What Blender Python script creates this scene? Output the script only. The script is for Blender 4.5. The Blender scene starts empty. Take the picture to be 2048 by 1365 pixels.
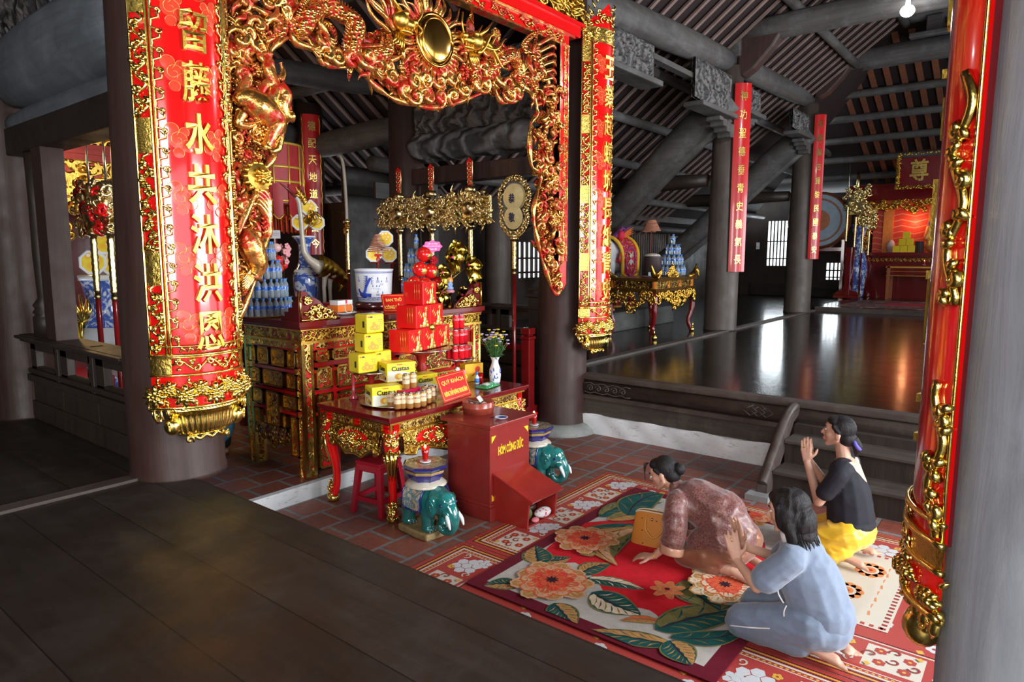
import bpy, bmesh, math, random
from math import sin, cos, pi, sqrt, atan2, radians as R
from mathutils import Vector as V, Matrix, Quaternion
random.seed(7)
SC = bpy.context.scene
COL = SC.collection

# ------------------------------------------------------------------ camera, world, big lights, exposure
FPX, PITCH, HEAD, EYE = 1345.0, R(7.3), R(38.5), 2.15
cam_d = bpy.data.cameras.new('camera'); cam = bpy.data.objects.new('camera', cam_d); COL.objects.link(cam)
cam_d.sensor_width = 36.0; cam_d.lens = FPX * 36.0 / 2048; cam_d.clip_start = 0.05; cam_d.clip_end = 200
_fw = V((cos(HEAD) * cos(PITCH), sin(HEAD) * cos(PITCH), -sin(PITCH)))
_rt = V((sin(HEAD), -cos(HEAD), 0)); _up = V((cos(HEAD) * sin(PITCH), sin(HEAD) * sin(PITCH), cos(PITCH)))
cam.location = (0, 0, EYE); cam.rotation_euler = _fw.to_track_quat('-Z', 'Y').to_euler()
SC.camera = cam
SC.view_settings.view_transform = 'Standard'; SC.view_settings.look = 'None'
SC.view_settings.gamma = 1.0; SC.view_settings.exposure = 0.35; SC.view_settings.use_curve_mapping = False
SC.cycles.max_bounces = 7; SC.cycles.diffuse_bounces = 3; SC.cycles.glossy_bounces = 3
SC.cycles.transmission_bounces = 5; SC.cycles.transparent_max_bounces = 8
SC.cycles.sample_clamp_indirect = 4.0; SC.cycles.caustics_reflective = False; SC.cycles.caustics_refractive = False
w = bpy.data.worlds.new('world'); SC.world = w; w.use_nodes = True
w.node_tree.nodes['Background'].inputs[0].default_value = (0.86, 0.93, 1.0, 1)
w.node_tree.nodes['Background'].inputs[1].default_value = 2.6

def area_light(name, loc, target, size, energy, color=(1, 1, 1), spread=180):
    l = bpy.data.lights.new(name, 'AREA'); l.shape = 'RECTANGLE'; l.size, l.size_y = size
    l.energy = energy; l.color = color; l.spread = R(spread)
    o = bpy.data.objects.new(name, l); COL.objects.link(o); o.location = loc
    o.rotation_euler = (V(target) - V(loc)).to_track_quat('-Z', 'Y').to_euler(); return o
def point_light(name, loc, energy, color=(1, 1, 1), r=0.05):
    l = bpy.data.lights.new(name, 'POINT'); l.energy = energy; l.color = color; l.shadow_soft_size = r
    o = bpy.data.objects.new(name, l); COL.objects.link(o); o.location = loc; return o
LIGHTS_HERE = True
area_light('open_door_daylight', (-2.5, -.7, 2.95), (4.0, 3.6, 1.5), (1.7, 2.4), 270, (1.0, 0.98, 0.95))
area_light('courtyard_daylight', (4.9, -3.6, 2.5), (4.6, 2.5, 0.4), (3.2, 2.4), 440, (0.95, 0.98, 1.0))
area_light('right_hall_fill', (14.0, -2.5, 2.6), (12, 6, 2.5), (5, 2.4), 330, (0.9, 0.95, 1.0))  # added fill lamp that brightens the right hall, not a known door
area_light('lattice_window_daylight', (26.4, 6.9, 2.5), (20, 5.5, 1.0), (4.2, 2.6), 420, (0.85, 0.95, 1.0))
point_light('ceiling_bulb_light', (10.0, 2.0, 5.0), 150, (0.93, 0.96, 1.0), 0.1)

# ------------------------------------------------------------------ pixel helpers (photo frame 2048 x 1365)
def ray(px, py): return _fw + _rt * ((px - 1024) / FPX) + _up * (-(py - 682.5) / FPX)
def G(px, py, z=0.0):
    d = ray(px, py); t = (z - EYE) / d.z; return V((d.x * t, d.y * t, z))
def PY(px, py, y):
    d = ray(px, py); t = y / d.y; return V((d.x * t, y, EYE + d.z * t))
def PX(px, py, x):
    d = ray(px, py); t = x / d.x; return V((x, d.y * t, EYE + d.z * t))

# ------------------------------------------------------------------ mesh builder
class MB:
    def __init__(s): s.v = []; s.f = []; s.mi = []; s.m = 0; s.sm = []; s.smooth = True
    def add(s, vs, fs):
        b = len(s.v); s.v += [V(p) for p in vs]
        for f in fs: s.f.append([i + b for i in f]); s.mi.append(s.m); s.sm.append(s.smooth)
        return b
    def bx(s, x0, y0, z0, x1, y1, z1):
        sm = s.smooth; s.smooth = False
        s.add([(x0,y0,z0),(x1,y0,z0),(x1,y1,z0),(x0,y1,z0),(x0,y0,z1),(x1,y0,z1),(x1,y1,z1),(x0,y1,z1)],
              [(3,2,1,0),(4,5,6,7),(0,1,5,4),(1,2,6,5),(2,3,7,6),(3,0,4,7)]); s.smooth = sm; return s
    def box(s, c, d, rot=None):
        b = len(s.v); s.bx(-d[0]/2,-d[1]/2,-d[2]/2,d[0]/2,d[1]/2,d[2]/2)
        for i in range(b, len(s.v)):
            p = s.v[i]; s.v[i] = (rot @ p if rot else p) + V(c)
        return s
    def tube(s, pts, rad, n=8, cap=True, flat=1.0, up=None):
        pts = [V(p) for p in pts]; k = len(pts)
        if not hasattr(rad, '__len__'): rad = [rad] * k
        t0 = (pts[1] - pts[0]).normalized()
        u = V(up) if up else (V((0,0,1)) if abs(t0.z) < .9 else V((1,0,0)))
        u = (u - t0 * u.dot(t0)).normalized(); vs = []
        for i in range(k):
            t = (pts[min(i+1,k-1)] - pts[max(i-1,0)]).normalized()
            u = (u - t * u.dot(t)); u = u.normalized() if u.length > 1e-6 else t.orthogonal().normalized()
            w_ = t.cross(u)
            for j in range(n):
                a = 2*pi*j/n; vs.append(pts[i] + (u*cos(a)*flat + w_*sin(a)) * rad[i])
        fs = [(i*n+j, i*n+(j+1)%n, (i+1)*n+(j+1)%n, (i+1)*n+j) for i in range(k-1) for j in range(n)]
        if cap: fs += [tuple(range(n))[::-1], tuple((k-1)*n+j for j in range(n))]
        s.add(vs, fs); return s
    def lathe(s, prof, n=24, c=(0,0,0), mats=None, a0=0.0, poly=False):
        c = V(c); k = len(prof); vs = []
        for r, z in prof:
            for j in range(n):
                a = a0 + 2*pi*j/n; vs.append(c + V((r*cos(a), r*sin(a), z)))
        b = s.add(vs, [])
        sm = s.smooth; s.smooth = not poly
        for i in range(k-1):
            if mats: s.m = mats[i]
            for j in range(n):
                s.f.append([b+i*n+j, b+i*n+(j+1)%n, b+(i+1)*n+(j+1)%n, b+(i+1)*n+j]); s.mi.append(s.m); s.sm.append(s.smooth)
        s.smooth = False
        if prof[0][0] > 1e-4: s.f.append([b+j for j in range(n)][::-1]); s.mi.append(mats[0] if mats else s.m); s.sm.append(False)
        if prof[-1][0] > 1e-4: s.f.append([b+(k-1)*n+j for j in range(n)]); s.mi.append(mats[-1] if mats else s.m); s.sm.append(False)
        s.smooth = sm; return s
    def ell(s, c, r, nu=14, nv=9, rot=None):
        c = V(c); vs = []; r = r if hasattr(r,'__len__') else (r,r,r)
        for i in range(nv+1):
            t = pi*i/nv
            for j in range(nu):
                a = 2*pi*j/nu; p = V((r[0]*sin(t)*cos(a), r[1]*sin(t)*sin(a), -r[2]*cos(t)))
                vs.append(c + (rot @ p if rot else p))
        s.add(vs, [(i*nu+j, i*nu+(j+1)%nu, (i+1)*nu+(j+1)%nu, (i+1)*nu+j) for i in range(nv) for j in range(nu)]); return s
    def cap_(s, p, q, r0, r1, n=12):            # tapered capsule, closed
        p, q = V(p), V(q); d = q - p; L = max(d.length, 1e-5); t = d / L; pts = []; rr = []
        for a in (-90,-60,-30,0): pts.append(p + t*(r0*sin(R(a)))); rr.append(max(r0*cos(R(a)), r0*.05))
        for a in (0,30,60,90): pts.append(q + t*(r1*sin(R(a)))); rr.append(max(r1*cos(R(a)), r1*.05))
        s.tube(pts, rr, n); return s
    def prism(s, poly, f3, d0, d1):             # 2-D polygon, f3(u,v,d) -> point
        n = len(poly); sm = s.smooth; s.smooth = False
        s.add([f3(u,v_,d0) for u,v_ in poly] + [f3(u,v_,d1) for u,v_ in poly],
              [tuple(range(n))[::-1], tuple(range(n,2*n))] + [(i,(i+1)%n,n+(i+1)%n,n+i) for i in range(n)]); s.smooth = sm; return s
    def grid(s, fn, nu, nv, wrap=False):
        vs = [fn(i/nu, j/nv) for j in range(nv+1) for i in range(nu + (0 if wrap else 1))]
        k = nu if wrap else nu+1
        s.add(vs, [(j*k+i, j*k+(i+1)%k, (j+1)*k+(i+1)%k, (j+1)*k+i) for j in range(nv) for i in range(nu)]); return s
    def xf(s, M, start=0):
        for i in range(start, len(s.v)): s.v[i] = M @ s.v[i]
        return s
    def build(s, name, mat, parent=None, bevel=0, loc=None, sub=0, fixn=True):
        me = bpy.data.meshes.new(name); me.from_pydata([tuple(p) for p in s.v], [], s.f)
        for m in (mat if isinstance(mat,(list,tuple)) else [mat]): me.materials.append(m)
        me.polygons.foreach_set('material_index', s.mi); me.polygons.foreach_set('use_smooth', s.sm)
        if fixn:
            b = bmesh.new(); b.from_mesh(me); bmesh.ops.recalc_face_normals(b, faces=b.faces); b.to_mesh(me); b.free()
        me.update()
        o = bpy.data.objects.new(name, me); COL.objects.link(o)
        if parent: o.parent = parent
        if loc: o.location = loc
        if bevel:
            m = o.modifiers.new('bevel','BEVEL'); m.width = bevel; m.segments = 2; m.limit_method = 'ANGLE'; m.angle_limit = R(40)
        if sub:
            m = o.modifiers.new('sub','SUBSURF'); m.levels = m.render_levels = sub
        return o

def tag(o, label, cat, group=None, kind=None):
    if label: o['label'] = label
    if cat: o['category'] = cat
    if group: o['group'] = group
    if kind: o['kind'] = kind
    return o
def thing(name, label, cat, loc=(0,0,0), rz=0.0, group=None):
    o = bpy.data.objects.new(name, None); COL.objects.link(o); o.location = loc; o.rotation_euler = (0,0,rz)
    o.empty_display_size = .05
    return tag(o, label, cat, group)
def struct(o): o['kind'] = 'structure'; return o
def dup(root, loc, rz=None, label=None, group=None):
    r = root.copy(); COL.objects.link(r); r.location = loc
    if rz is not None: r.rotation_euler = (0,0,rz)
    if label: r['label'] = label
    if group: r['group'] = group
    for ch in list(root.children):
        c = ch.copy(); COL.objects.link(c); c.parent = r
        for g in list(ch.children):
            d = g.copy(); COL.objects.link(d); d.parent = c
    return r
def ease(t): return t*t*(3-2*t)
def lerp(a, b, t): return a + (b-a)*t
def smoothpath(pts, n=8):                        # Catmull-Rom
    pts = [V(p) for p in pts]; out = []
    for i in range(len(pts)-1):
        p0, p1, p2, p3 = pts[max(i-1,0)], pts[i], pts[i+1], pts[min(i+2,len(pts)-1)]
        for k in range(n):
            t = k/n; out.append(.5*((2*p1)+(p2-p0)*t+(2*p0-5*p1+4*p2-p3)*t*t+(3*p1-p0-3*p2+p3)*t**3))
    return out + [pts[-1]]
def blob(parts, voxel, name, mat, parent=None, smooth=6, decim=None):   # fuse closed pieces into one continuous skin
    mb = MB()
    for p in parts:
        if p[0] == 'c': mb.cap_(*p[1:5])
        elif p[0] == 'e': mb.ell(p[1], p[2], 16, 10, p[3] if len(p) > 3 else None)
        elif p[0] == 't': mb.tube(p[1], p[2], 12, True, *(p[3:]))
    o = mb.build(name, mat)
    m = o.modifiers.new('r','REMESH'); m.mode = 'VOXEL'; m.voxel_size = voxel; m.use_smooth_shade = True
    m = o.modifiers.new('s','SMOOTH'); m.iterations = smooth; m.factor = .5
    dg = bpy.context.evaluated_depsgraph_get(); me = bpy.data.meshes.new_from_object(o.evaluated_get(dg))
    o.modifiers.clear(); o.data = me; me.name = name
    for p in me.polygons: p.use_smooth = True
    if parent: o.parent = parent
    return o
_txt = {}
def text_mb(body, mat=None, size=1.0, ext=.02, bold=.0, spacing=1.0, res=2):      # centred flat text in XY plane, facing +Z
    key = (body, bold, ext, spacing, res)
    if key not in _txt:
        cu = bpy.data.curves.new('t','FONT'); cu.body = body; cu.extrude = ext; cu.offset = bold; cu.resolution_u = res
        cu.align_x = 'CENTER'; cu.align_y = 'CENTER'; cu.space_character = spacing
        o = bpy.data.objects.new('t', cu); COL.objects.link(o); dg = bpy.context.evaluated_depsgraph_get()
        me = bpy.data.meshes.new_from_object(o.evaluated_get(dg))
        vs = [v.co.copy() for v in me.vertices]; xs = [v.x for v in vs]; ys = [v.y for v in vs]
        c = V(((min(xs)+max(xs))/2, (min(ys)+max(ys))/2, 0))
        _txt[key] = ([v-c for v in vs], [tuple(p.vertices) for p in me.polygons], max(xs)-min(xs), max(ys)-min(ys))
        bpy.data.objects.remove(o); bpy.data.curves.remove(cu); bpy.data.meshes.remove(me)
    return _txt[key]
def put_text(mb, body, f3, width=None, height=None, ext=.02, bold=.0, res=2):   # f3(u,v,d) maps text plane to space; fits box
    vs, fs, tw, th = text_mb(body, None, 1, ext, bold, 1.0, res)
    sx = width/tw if width else None; sy = height/th if height else None
    sx = sx or sy; sy = sy or sx
    sm = mb.smooth; mb.smooth = False; mb.add([f3(p.x*sx, p.y*sy, p.z/max(ext,1e-6)) for p in vs], fs); mb.smooth = sm

# ------------------------------------------------------------------ materials (all procedural)
class NT:
    def __init__(s, name):
        s.m = bpy.data.materials.new(name); s.m.use_nodes = True; s.nt = s.m.node_tree
        s.p = s.nt.nodes['Principled BSDF']; s.co = None
    def n(s, t, **k):
        o = s.nt.nodes.new('ShaderNode'+t)
        for a, b in k.items():
            if a.startswith('_'): setattr(o, a[1:], b)
            else:
                i = o.inputs[int(a[1:])] if a[0]=='i' and a[1:].isdigit() else o.inputs[a.replace('_',' ')]
                if hasattr(b,'links') or isinstance(b, bpy.types.NodeSocket): s.nt.links.new(b, i)
                else: i.default_value = b
        return o
    def obj(s, sc=(1,1,1)):
        if not s.co: s.co = s.n('TexCoord').outputs['Object']
        return s.n('Mapping', Vector=s.co, Scale=sc).outputs[0]
    def noise(s, scale, sc=(1,1,1), detail=4, rough=.6, dist=0.0, vec=None):
        return s.n('TexNoise', Vector=vec or s.obj(sc), Scale=scale, Detail=detail, Roughness=rough, Distortion=dist).outputs[0]
    def vor(s, scale, feat='F1', sc=(1,1,1), vec=None):
        return s.n('TexVoronoi', _feature=feat, Vector=vec or s.obj(sc), Scale=scale).outputs['Distance']
    def ramp(s, fac, stops):
        r = s.n('ValToRGB', Fac=fac); e = r.color_ramp.elements
        while len(e) < len(stops): e.new(.5)
        for q, (p, c) in zip(e, stops): q.position = p; q.color = (*c, 1) if len(c)==3 else c
        return r.outputs[0]
    def math(s, op, a, b=None, c=None):
        k = {'i0': a};
        if b is not None: k['i1'] = b
        if c is not None: k['i2'] = c
        return s.n('Math', _operation=op, **k).outputs[0]
    def mix(s, fac, a, b):
        m = s.n('Mix', _data_type='RGBA'); 
        for i, x in ((0,fac),(6,a),(7,b)):
            if isinstance(x, bpy.types.NodeSocket): s.nt.links.new(x, m.inputs[i])
            else: m.inputs[i].default_value = (*x,1) if hasattr(x,'__len__') and len(x)==3 else x
        return m.outputs[2]
    def set(s, **k):
        for a, b in k.items():
            i = s.p.inputs[a.replace('_',' ')]
            if isinstance(b, bpy.types.NodeSocket): s.nt.links.new(b, i)
            else: i.default_value = (*b,1) if hasattr(b,'__len__') and len(b)==3 and i.type=='RGBA' else b
        return s
    def bump(s, h, strength=.3, dist=.02):
        s.nt.links.new(s.n('Bump', Height=h, Strength=strength, Distance=dist).outputs[0], s.p.inputs['Normal']); return s
MATS = {}
def plain(name, c, rough=.5, metal=0.0, var=.12, scale=14, coat=0.0, bump=0.0, bscale=60, emit=None, es=0, trans=0, ior=1.45, sheen=0):
    if name in MATS: return MATS[name]
    t = NT(name); c = V(c)
    if var: t.set(Base_Color=t.ramp(t.noise(scale), [(.3, tuple(c*(1-var))), (.7, tuple(min(1,x*(1+var)) for x in c))]))
    else: t.set(Base_Color=tuple(c))
    t.set(Roughness=rough, Metallic=metal, Coat_Weight=coat, Transmission_Weight=trans, IOR=ior, Sheen_Weight=sheen)
    if coat: t.set(Coat_Roughness=.06)
    if bump: t.bump(t.noise(bscale), bump, .01)
    if emit: t.set(Emission_Color=emit, Emission_Strength=es)
    MATS[name] = t.m; return t.m
def wood(name, c1, c2, sc=(9,9,.7), rough=.5, bump=.25, dust=None, seam=None, coat=0, blotch=None):
    t = NT(name)
    g = t.noise(2.2, sc, 6, .65, .6); base = t.ramp(g, [(.25, c1), (.75, c2)])
    big = t.noise(.9, (1,1,1), 3, .6)
    base = t.mix(t.ramp(big, [(.35,(0,0,0)),(.7,(.6,.6,.6))]), base, blotch or tuple(x*.55 for x in c1))
    h = g
    if dust: base = t.mix(t.ramp(t.noise(3.0,(1,1,1),8,.7), [(.5,(0,0,0)),(.72,(.55,.55,.55))]), base, dust)
    if seam:
        ax, wd = seam
        x = t.n('SeparateXYZ', Vector=t.obj()).outputs[ax]
        fr = t.math('FRACT', t.math('DIVIDE', x, wd)); line = t.math('LESS_THAN', fr, .018)
        idn = t.n('TexWhiteNoise', _noise_dimensions='1D', W=t.math('FLOOR', t.math('DIVIDE', x, wd))).outputs[0]
        base = t.mix(t.math('MULTIPLY', idn, .45), base, tuple(x_*.6 for x_ in c1))
        base = t.mix(line, base, (.006,.005,.004))
        h = t.math('SUBTRACT', t.math('MULTIPLY', g, .4), line)
    rr = t.ramp(t.noise(4,(1,1,1),5), [(.3,(rough*.8,)*3),(.7,(min(1,rough*1.25),)*3)])
    t.set(Base_Color=base, Roughness=rr, Coat_Weight=coat).bump(h, bump, .012)
    t.set(Specular_IOR_Level=.35)
    return t.m
def relief(name, ground, gold=(.75,.47,.09), scale=9.0, cover=.5, rough=.24, depth=.03, dark=None, gmetal=1.0, groundrough=.25, dist=2.2):
    """gilded scroll carving standing out of a coloured lacquer ground"""
    t = NT(name)
    def ridge(sc_, off, k):
        n_ = t.n('TexNoise', Vector=t.n('Mapping', Vector=t.obj(), Location=(off,off*.7,off*.3)).outputs[0], Scale=sc_, Detail=1.2, Roughness=.45, Distortion=dist*.35).outputs[0]
        return t.math('SUBTRACT', 1.0, t.math('MINIMUM', t.math('MULTIPLY', t.math('ABSOLUTE', t.math('SUBTRACT', n_, .5)), k), 1.0))
    h = t.math('ADD', t.math('MAXIMUM', ridge(scale*.62, 0.0, 6.5), ridge(scale*.85, 3.7, 7.0)), t.math('MULTIPLY', t.math('SUBTRACT', t.noise(scale*2.2), .5), .35))
    mask = t.ramp(h, [(cover-.03,(0,0,0)),(cover+.03,(1,1,1))])
    gcol = t.ramp(t.noise(scale*2.5), [(.3, tuple(x*.72 for x in gold)), (.7, tuple(min(1,x*1.2) for x in gold))])
    t.set(Base_Color=t.mix(mask, ground, gcol), Metallic=t.math('MULTIPLY', mask, gmetal), Roughness=t.mix(mask,(groundrough,)*3,(rough,)*3))
    t.bump(t.math('ADD', t.n('MapRange', Value=h, i1=cover-.08, i2=cover+.3).outputs[0], t.math('MULTIPLY', t.noise(scale*6), .12)), .9, depth)
    return t.m
def stone(name, c1, c2, scale=3, rough=.85, bump=.4):
    t = NT(name); n_ = t.noise(scale, (1,1,1), 8, .7)
    t.set(Base_Color=t.ramp(n_, [(.3,c1),(.7,c2)]), Roughness=rough).bump(n_, bump, .02); return t.m

WOOD_COL = wood('column_wood', (.026,.0105,.0085), (.060,.027,.021), (9,9,.5), .48, .2, blotch=(.045,.03,.026))
WOOD_MID = wood('weathered_column_wood', (.058,.044,.036), (.120,.094,.078), (9,9,.5), .5, .25, dust=(.11,.095,.085))
WOOD_NEAR = wood('grey_column_wood', (.15,.155,.175), (.32,.335,.37), (5,5,.6), .42, .3, dust=(.27,.28,.32), blotch=(.13,.125,.135))
WOOD_DARK = wood('dark_wood', (.016,.011,.009), (.040,.028,.022), (1,9,9), .45, .25)
WOOD_DARKV = wood('dark_panel_wood', (.020,.014,.011), (.045,.031,.024), (9,9,.7), .5, .25)
WOOD_BEAM = wood('dusty_beam_wood_x', (.050,.045,.042), (.115,.106,.10), (.6,8,8), .6, .25, dust=(.15,.15,.155))
WOOD_BEAMY = wood('dusty_beam_wood_y', (.050,.045,.042), (.115,.106,.10), (8,.6,8), .6, .25, dust=(.15,.15,.155))
WOOD_LOG = wood('pale_log_wood', (.085,.092,.105), (.17,.185,.21), (8,.6,8), .55, .2, dust=(.18,.195,.22))
FLOOR_L = wood('left_floor_planks', (.017,.0125,.010), (.042,.031,.025), (7,.5,7), .5, .14, dust=(.060,.053,.048), seam=(0,.36), blotch=(.026,.014,.008))
FLOOR_R = wood('right_floor_planks', (.012,.0095,.0085), (.024,.019,.016), (7,.5,7), .15, .1, seam=(0,.22), blotch=(.022,.016,.012))
STEP_WOOD = wood('worn_step_wood', (.032,.022,.018), (.085,.065,.052), (8,.7,8), .6, .3, dust=(.1,.085,.07))
def carved(name, c1, c2, scale=7):
    t = NT(name)
    w1 = t.n('TexWave', _wave_type='RINGS', _rings_direction='SPHERICAL', Vector=t.obj(), Scale=scale*.3, Distortion=11.0, Detail=3.5, Detail_Scale=scale*.2).outputs['Fac']
    h = t.math('ADD', t.math('MULTIPLY', w1, .7), t.math('MULTIPLY', t.noise(scale*1.2,(1,1,1),5), .6))
    t.set(Base_Color=t.ramp(h, [(.4,c1),(.85,c2)]), Roughness=.65).bump(h, 1.0, .05); return t.m
CARVED = carved('carved_grey_wood', (.030,.028,.028), (.125,.115,.11))
CARVED_B = carved('carved_beam_wood', (.05,.048,.048), (.16,.155,.155), 5)
RAFTER = wood('rafter_wood', (.15,.095,.08), (.24,.165,.145), (3,3,3), .7, .1)
RAFTER_O = wood('orange_rafter_wood', (.15,.05,.025), (.24,.085,.04), (3,3,3), .7, .1)
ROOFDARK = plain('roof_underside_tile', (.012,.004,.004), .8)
PLASTER = None
def _pl():
    t = NT('whitewash'); n_ = t.noise(2.4,(1,1,1),9,.72); z = t.n('SeparateXYZ', Vector=t.obj()).outputs[2]
    t.set(Base_Color=t.mix(t.ramp(t.noise(9,(1,1,3),8,.75), [(.56,(0,0,0)),(.66,(.8,.8,.8))]), t.ramp(n_,[(.3,(.62,.64,.66)),(.7,(.80,.81,.82))]), (.33,.33,.33)), Roughness=.85).bump(n_, .4, .01); return t.m
PLASTER = _pl()
def _tiles():
    t = NT('terracotta_tiles')
    b = t.n('TexBrick', Vector=t.n('Mapping', Vector=t.obj(), Rotation=(0,0,0)).outputs[0], Color1=(.21,.055,.036,1), Color2=(.30,.085,.052,1), Mortar=(.20,.20,.20,1), Scale=1.0, Mortar_Size=.018, Mortar_Smooth=.2, Bias=0.0, Brick_Width=.31, Row_Height=.31)
    b.offset = .5; b.squash = 1.0
    dirt = t.ramp(t.noise(1.3,(1,1,1),6,.7), [(.42,(0,0,0)),(.75,(.75,.75,.75))])
    d2 = t.ramp(t.noise(22,(1,1,1),6), [(.35,(.75,.75,.75)),(.7,(1.1,1.1,1.1))])
    col = t.mix(dirt, b.outputs[0], (.10,.085,.08))
    mm = t.n('Mix', _data_type='RGBA', _blend_type='MULTIPLY'); t.nt.links.new(col, mm.inputs[6]); t.nt.links.new(d2, mm.inputs[7]); mm.inputs[0].default_value = 1
    t.set(Base_Color=mm.outputs[2], Roughness=.5).bump(t.math('SUBTRACT', t.math('MULTIPLY', t.noise(12), .15), b.outputs[1]), .5, .01); return t.m
TILES = _tiles()
RED = plain('red_lacquer', (.72,.006,.006), .16, 0, .05, 4, coat=.8)
REDM = plain('deep_red_lacquer', (.155,.006,.007), .22, 0, .15, 6, coat=.5)
REDBR = plain('red_brown_lacquer', (.24,.022,.018), .35, 0, .1, 6, coat=.25)
GOLD = plain('gilding', (.74,.45,.08), .32, 1.0, .18, 30, bump=.15, bscale=90)
GOLDB = plain('bright_gold_leaf', (.95,.66,.18), .2, 1.0, .15, 40, bump=.12)
GOLDD = plain('antique_gold', (.60,.34,.055), .3, 1.0, .25, 25, bump=.2)
def _archgold():
    t = NT('red_gold_carving'); n_ = t.noise(9,(1,1,1),4,.6); n2 = t.noise(40,(1,1,1),3)
    m_ = t.ramp(n_, [(.42,(1,1,1)),(.54,(0,0,0))])
    col = t.mix(m_, t.ramp(n2, [(.3,(.62,.27,.045)),(.7,(.90,.52,.15))]), (.50,.022,.008))
    t.set(Base_Color=col, Metallic=t.n('MapRange', Value=m_, i3=.95, i4=.35).outputs[0], Roughness=.22, Coat_Weight=.3).bump(n2, .35, .01); return t.m
ARCH = _archgold()
ARCHR = relief('red_ground_carving', (.42,.016,.007), scale=16, cover=.66, gold=(.72,.36,.07), rough=.25)
def _scales():
    t = NT('dragon_scale_gilding'); v = t.vor(34, 'F1'); n_ = t.noise(7)
    m_ = t.ramp(t.math('ADD', v, t.math('MULTIPLY', n_, .6)), [(.80,(0,0,0)),(.95,(1,1,1))])
    t.set(Base_Color=t.mix(m_, (.90,.52,.14), (.50,.03,.01)), Metallic=t.n('MapRange', Value=m_, i3=1.0, i4=.4).outputs[0], Roughness=.22).bump(t.math('SUBTRACT', 1.0, v), 1.0, .02); return t.m
SCALES = _scales()
REL_RED = relief('gilt_scroll_on_red', (.55,.006,.006), scale=16, cover=.62)
REL_DENSE = relief('dense_gilt_carving', (.30,.012,.008), scale=20, cover=.45, gold=(.70,.43,.07))
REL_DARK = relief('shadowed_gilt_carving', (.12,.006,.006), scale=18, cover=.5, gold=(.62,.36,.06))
REL_BORDER = relief('panel_border_carving', (.62,.006,.006), scale=13, cover=.6, gold=(.86,.58,.16))
WEAVE = None
def _weave():
    t = NT('gilt_basket_weave'); c = t.n('TexChecker', Vector=t.obj(), Scale=46).outputs[1]; 
    t.set(Base_Color=(.78,.52,.12), Metallic=1.0, Roughness=.26).bump(t.math('ADD', c, t.noise(40)), .5, .01); return t.m
WEAVE = _weave()
# ================================================================== THE SETTING
XL, XR, PZ, UZ = 2.03, 6.90, 0.72, 0.14          # platform edges, platform height, rear tile floor height
def slab(name, mat, *b, bevel=0, parent=None):
    m = MB()
    for q in b: m.bx(*q)
    return struct(m.build(name, mat, parent, bevel))
slab('floor', TILES, (XL, -4, -.2, XR, 4.98, 0))
slab('floor_rear', TILES, (XL, 5.02, -.2, XR, 12, UZ))
slab('step_face', PLASTER, (XL, 4.97, -.2, XR, 5.03, UZ+.002))
slab('floor_left', FLOOR_L, (-7, -4, -.1, XL-.03, 4.47, PZ))
slab('floor_left_rear', FLOOR_L, (-7, 4.53, -.1, XL-.03, 7.6, PZ-.008))
slab('threshold_left', wood('worn_threshold', (.05,.035,.03), (.10,.075,.066), (.7,9,9), .6), (-7, 4.44, PZ-.05, XL-.25, 4.56, PZ+.018), bevel=.006)
slab('edge_beam_left', WOOD_DARK, (XL-.06, -4, .2, XL, 4.3, PZ-.012), (XL-.06, -4, -.1, XL-.015, 12, .2))
slab('floor_right', FLOOR_R, (XR+.04, -4, .3, 18.45, 4.66, PZ))
slab('floor_right_rear', FLOOR_R, (XR+.04, 4.74, .3, 24.6, 9.2, PZ))
slab('threshold_right', wood('grey_threshold', (.06,.05,.045), (.12,.10,.09), (.7,9,9), .6), (XR+.1, 4.63, PZ-.1, 18.4, 4.77, PZ+.03), bevel=.008)
slab('floor_far', FLOOR_R, (18.45, -4, .3, 24.6, 4.74, PZ+.10))
slab('threshold_far', STEP_WOOD, (18.36, -4, .5, 18.5, 4.66, PZ+.11), bevel=.01)
# carved front of the right platform
EDGE_R = wood('platform_edge_wood', (.040,.026,.021), (.105,.076,.060), (8,.6,8), .55, .35, dust=(.12,.10,.085))
slab('edge_nosing_right', EDGE_R, (XR-.08, -4, PZ-.065, XR+.06, 4.45, PZ+.004), bevel=.012)
m = MB(); m.tube([(XR+.0, -4, PZ-.155), (XR+.0, 4.42, PZ-.155)], .095, 16); m.bx(XR-.06, -4, PZ-.30, XR+.05, 4.42, PZ-.25); struct(m.build('edge_beam_right', EDGE_R))
slab('platform_face_right', wood('platform_face_boards', (.036,.027,.021), (.095,.075,.058), (8,.5,8), .65, .3, dust=(.12,.10,.08)), (XR-.02, -4, .22, XR+.06, 4.45, PZ-.2))
m = MB(); m.grid(lambda u,v: V((XR-.07-.012*sin(u*37)*sin(v*5), lerp(1.98,4.40,u), lerp(0,.235+.012*sin(u*23)+.02*(u>.62)*0,v))), 60, 4)
m.bx(XR-.06, 1.98, 0, XR, 4.40, .225); struct(m.build('plinth_right', PLASTER, fixn=False))
CARVE_LINE = wood('carved_motif_wood', (.075,.058,.048), (.16,.125,.10), (8,2,8), .6, .4)
m = MB()                                             # endless-knot and scroll carved on the edge beam
def onbeam(u, v, d=.0): return V((XR-.096+.35*v*v-d, 2.22+u, PZ-.155+v))
for a, b in [((-.16,0),(-.09,.05)),((-.09,.05),(-.02,0)),((-.02,0),(-.09,-.05)),((-.09,-.05),(-.16,0)),((0,0),(.07,.05)),((.07,.05),(.14,0)),((.14,0),(.07,-.05)),((.07,-.05),(0,0)),
             ((-.08,0),(-.01,.05)),((-.01,.05),(.06,0)),((.06,0),(-.01,-.05)),((-.01,-.05),(-.08,0)),((-.11,.015),(-.04,.065)),((.04,.065),(.11,.015))]:
    m.tube([onbeam(*a), onbeam(*b)], .006, 5)
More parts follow.
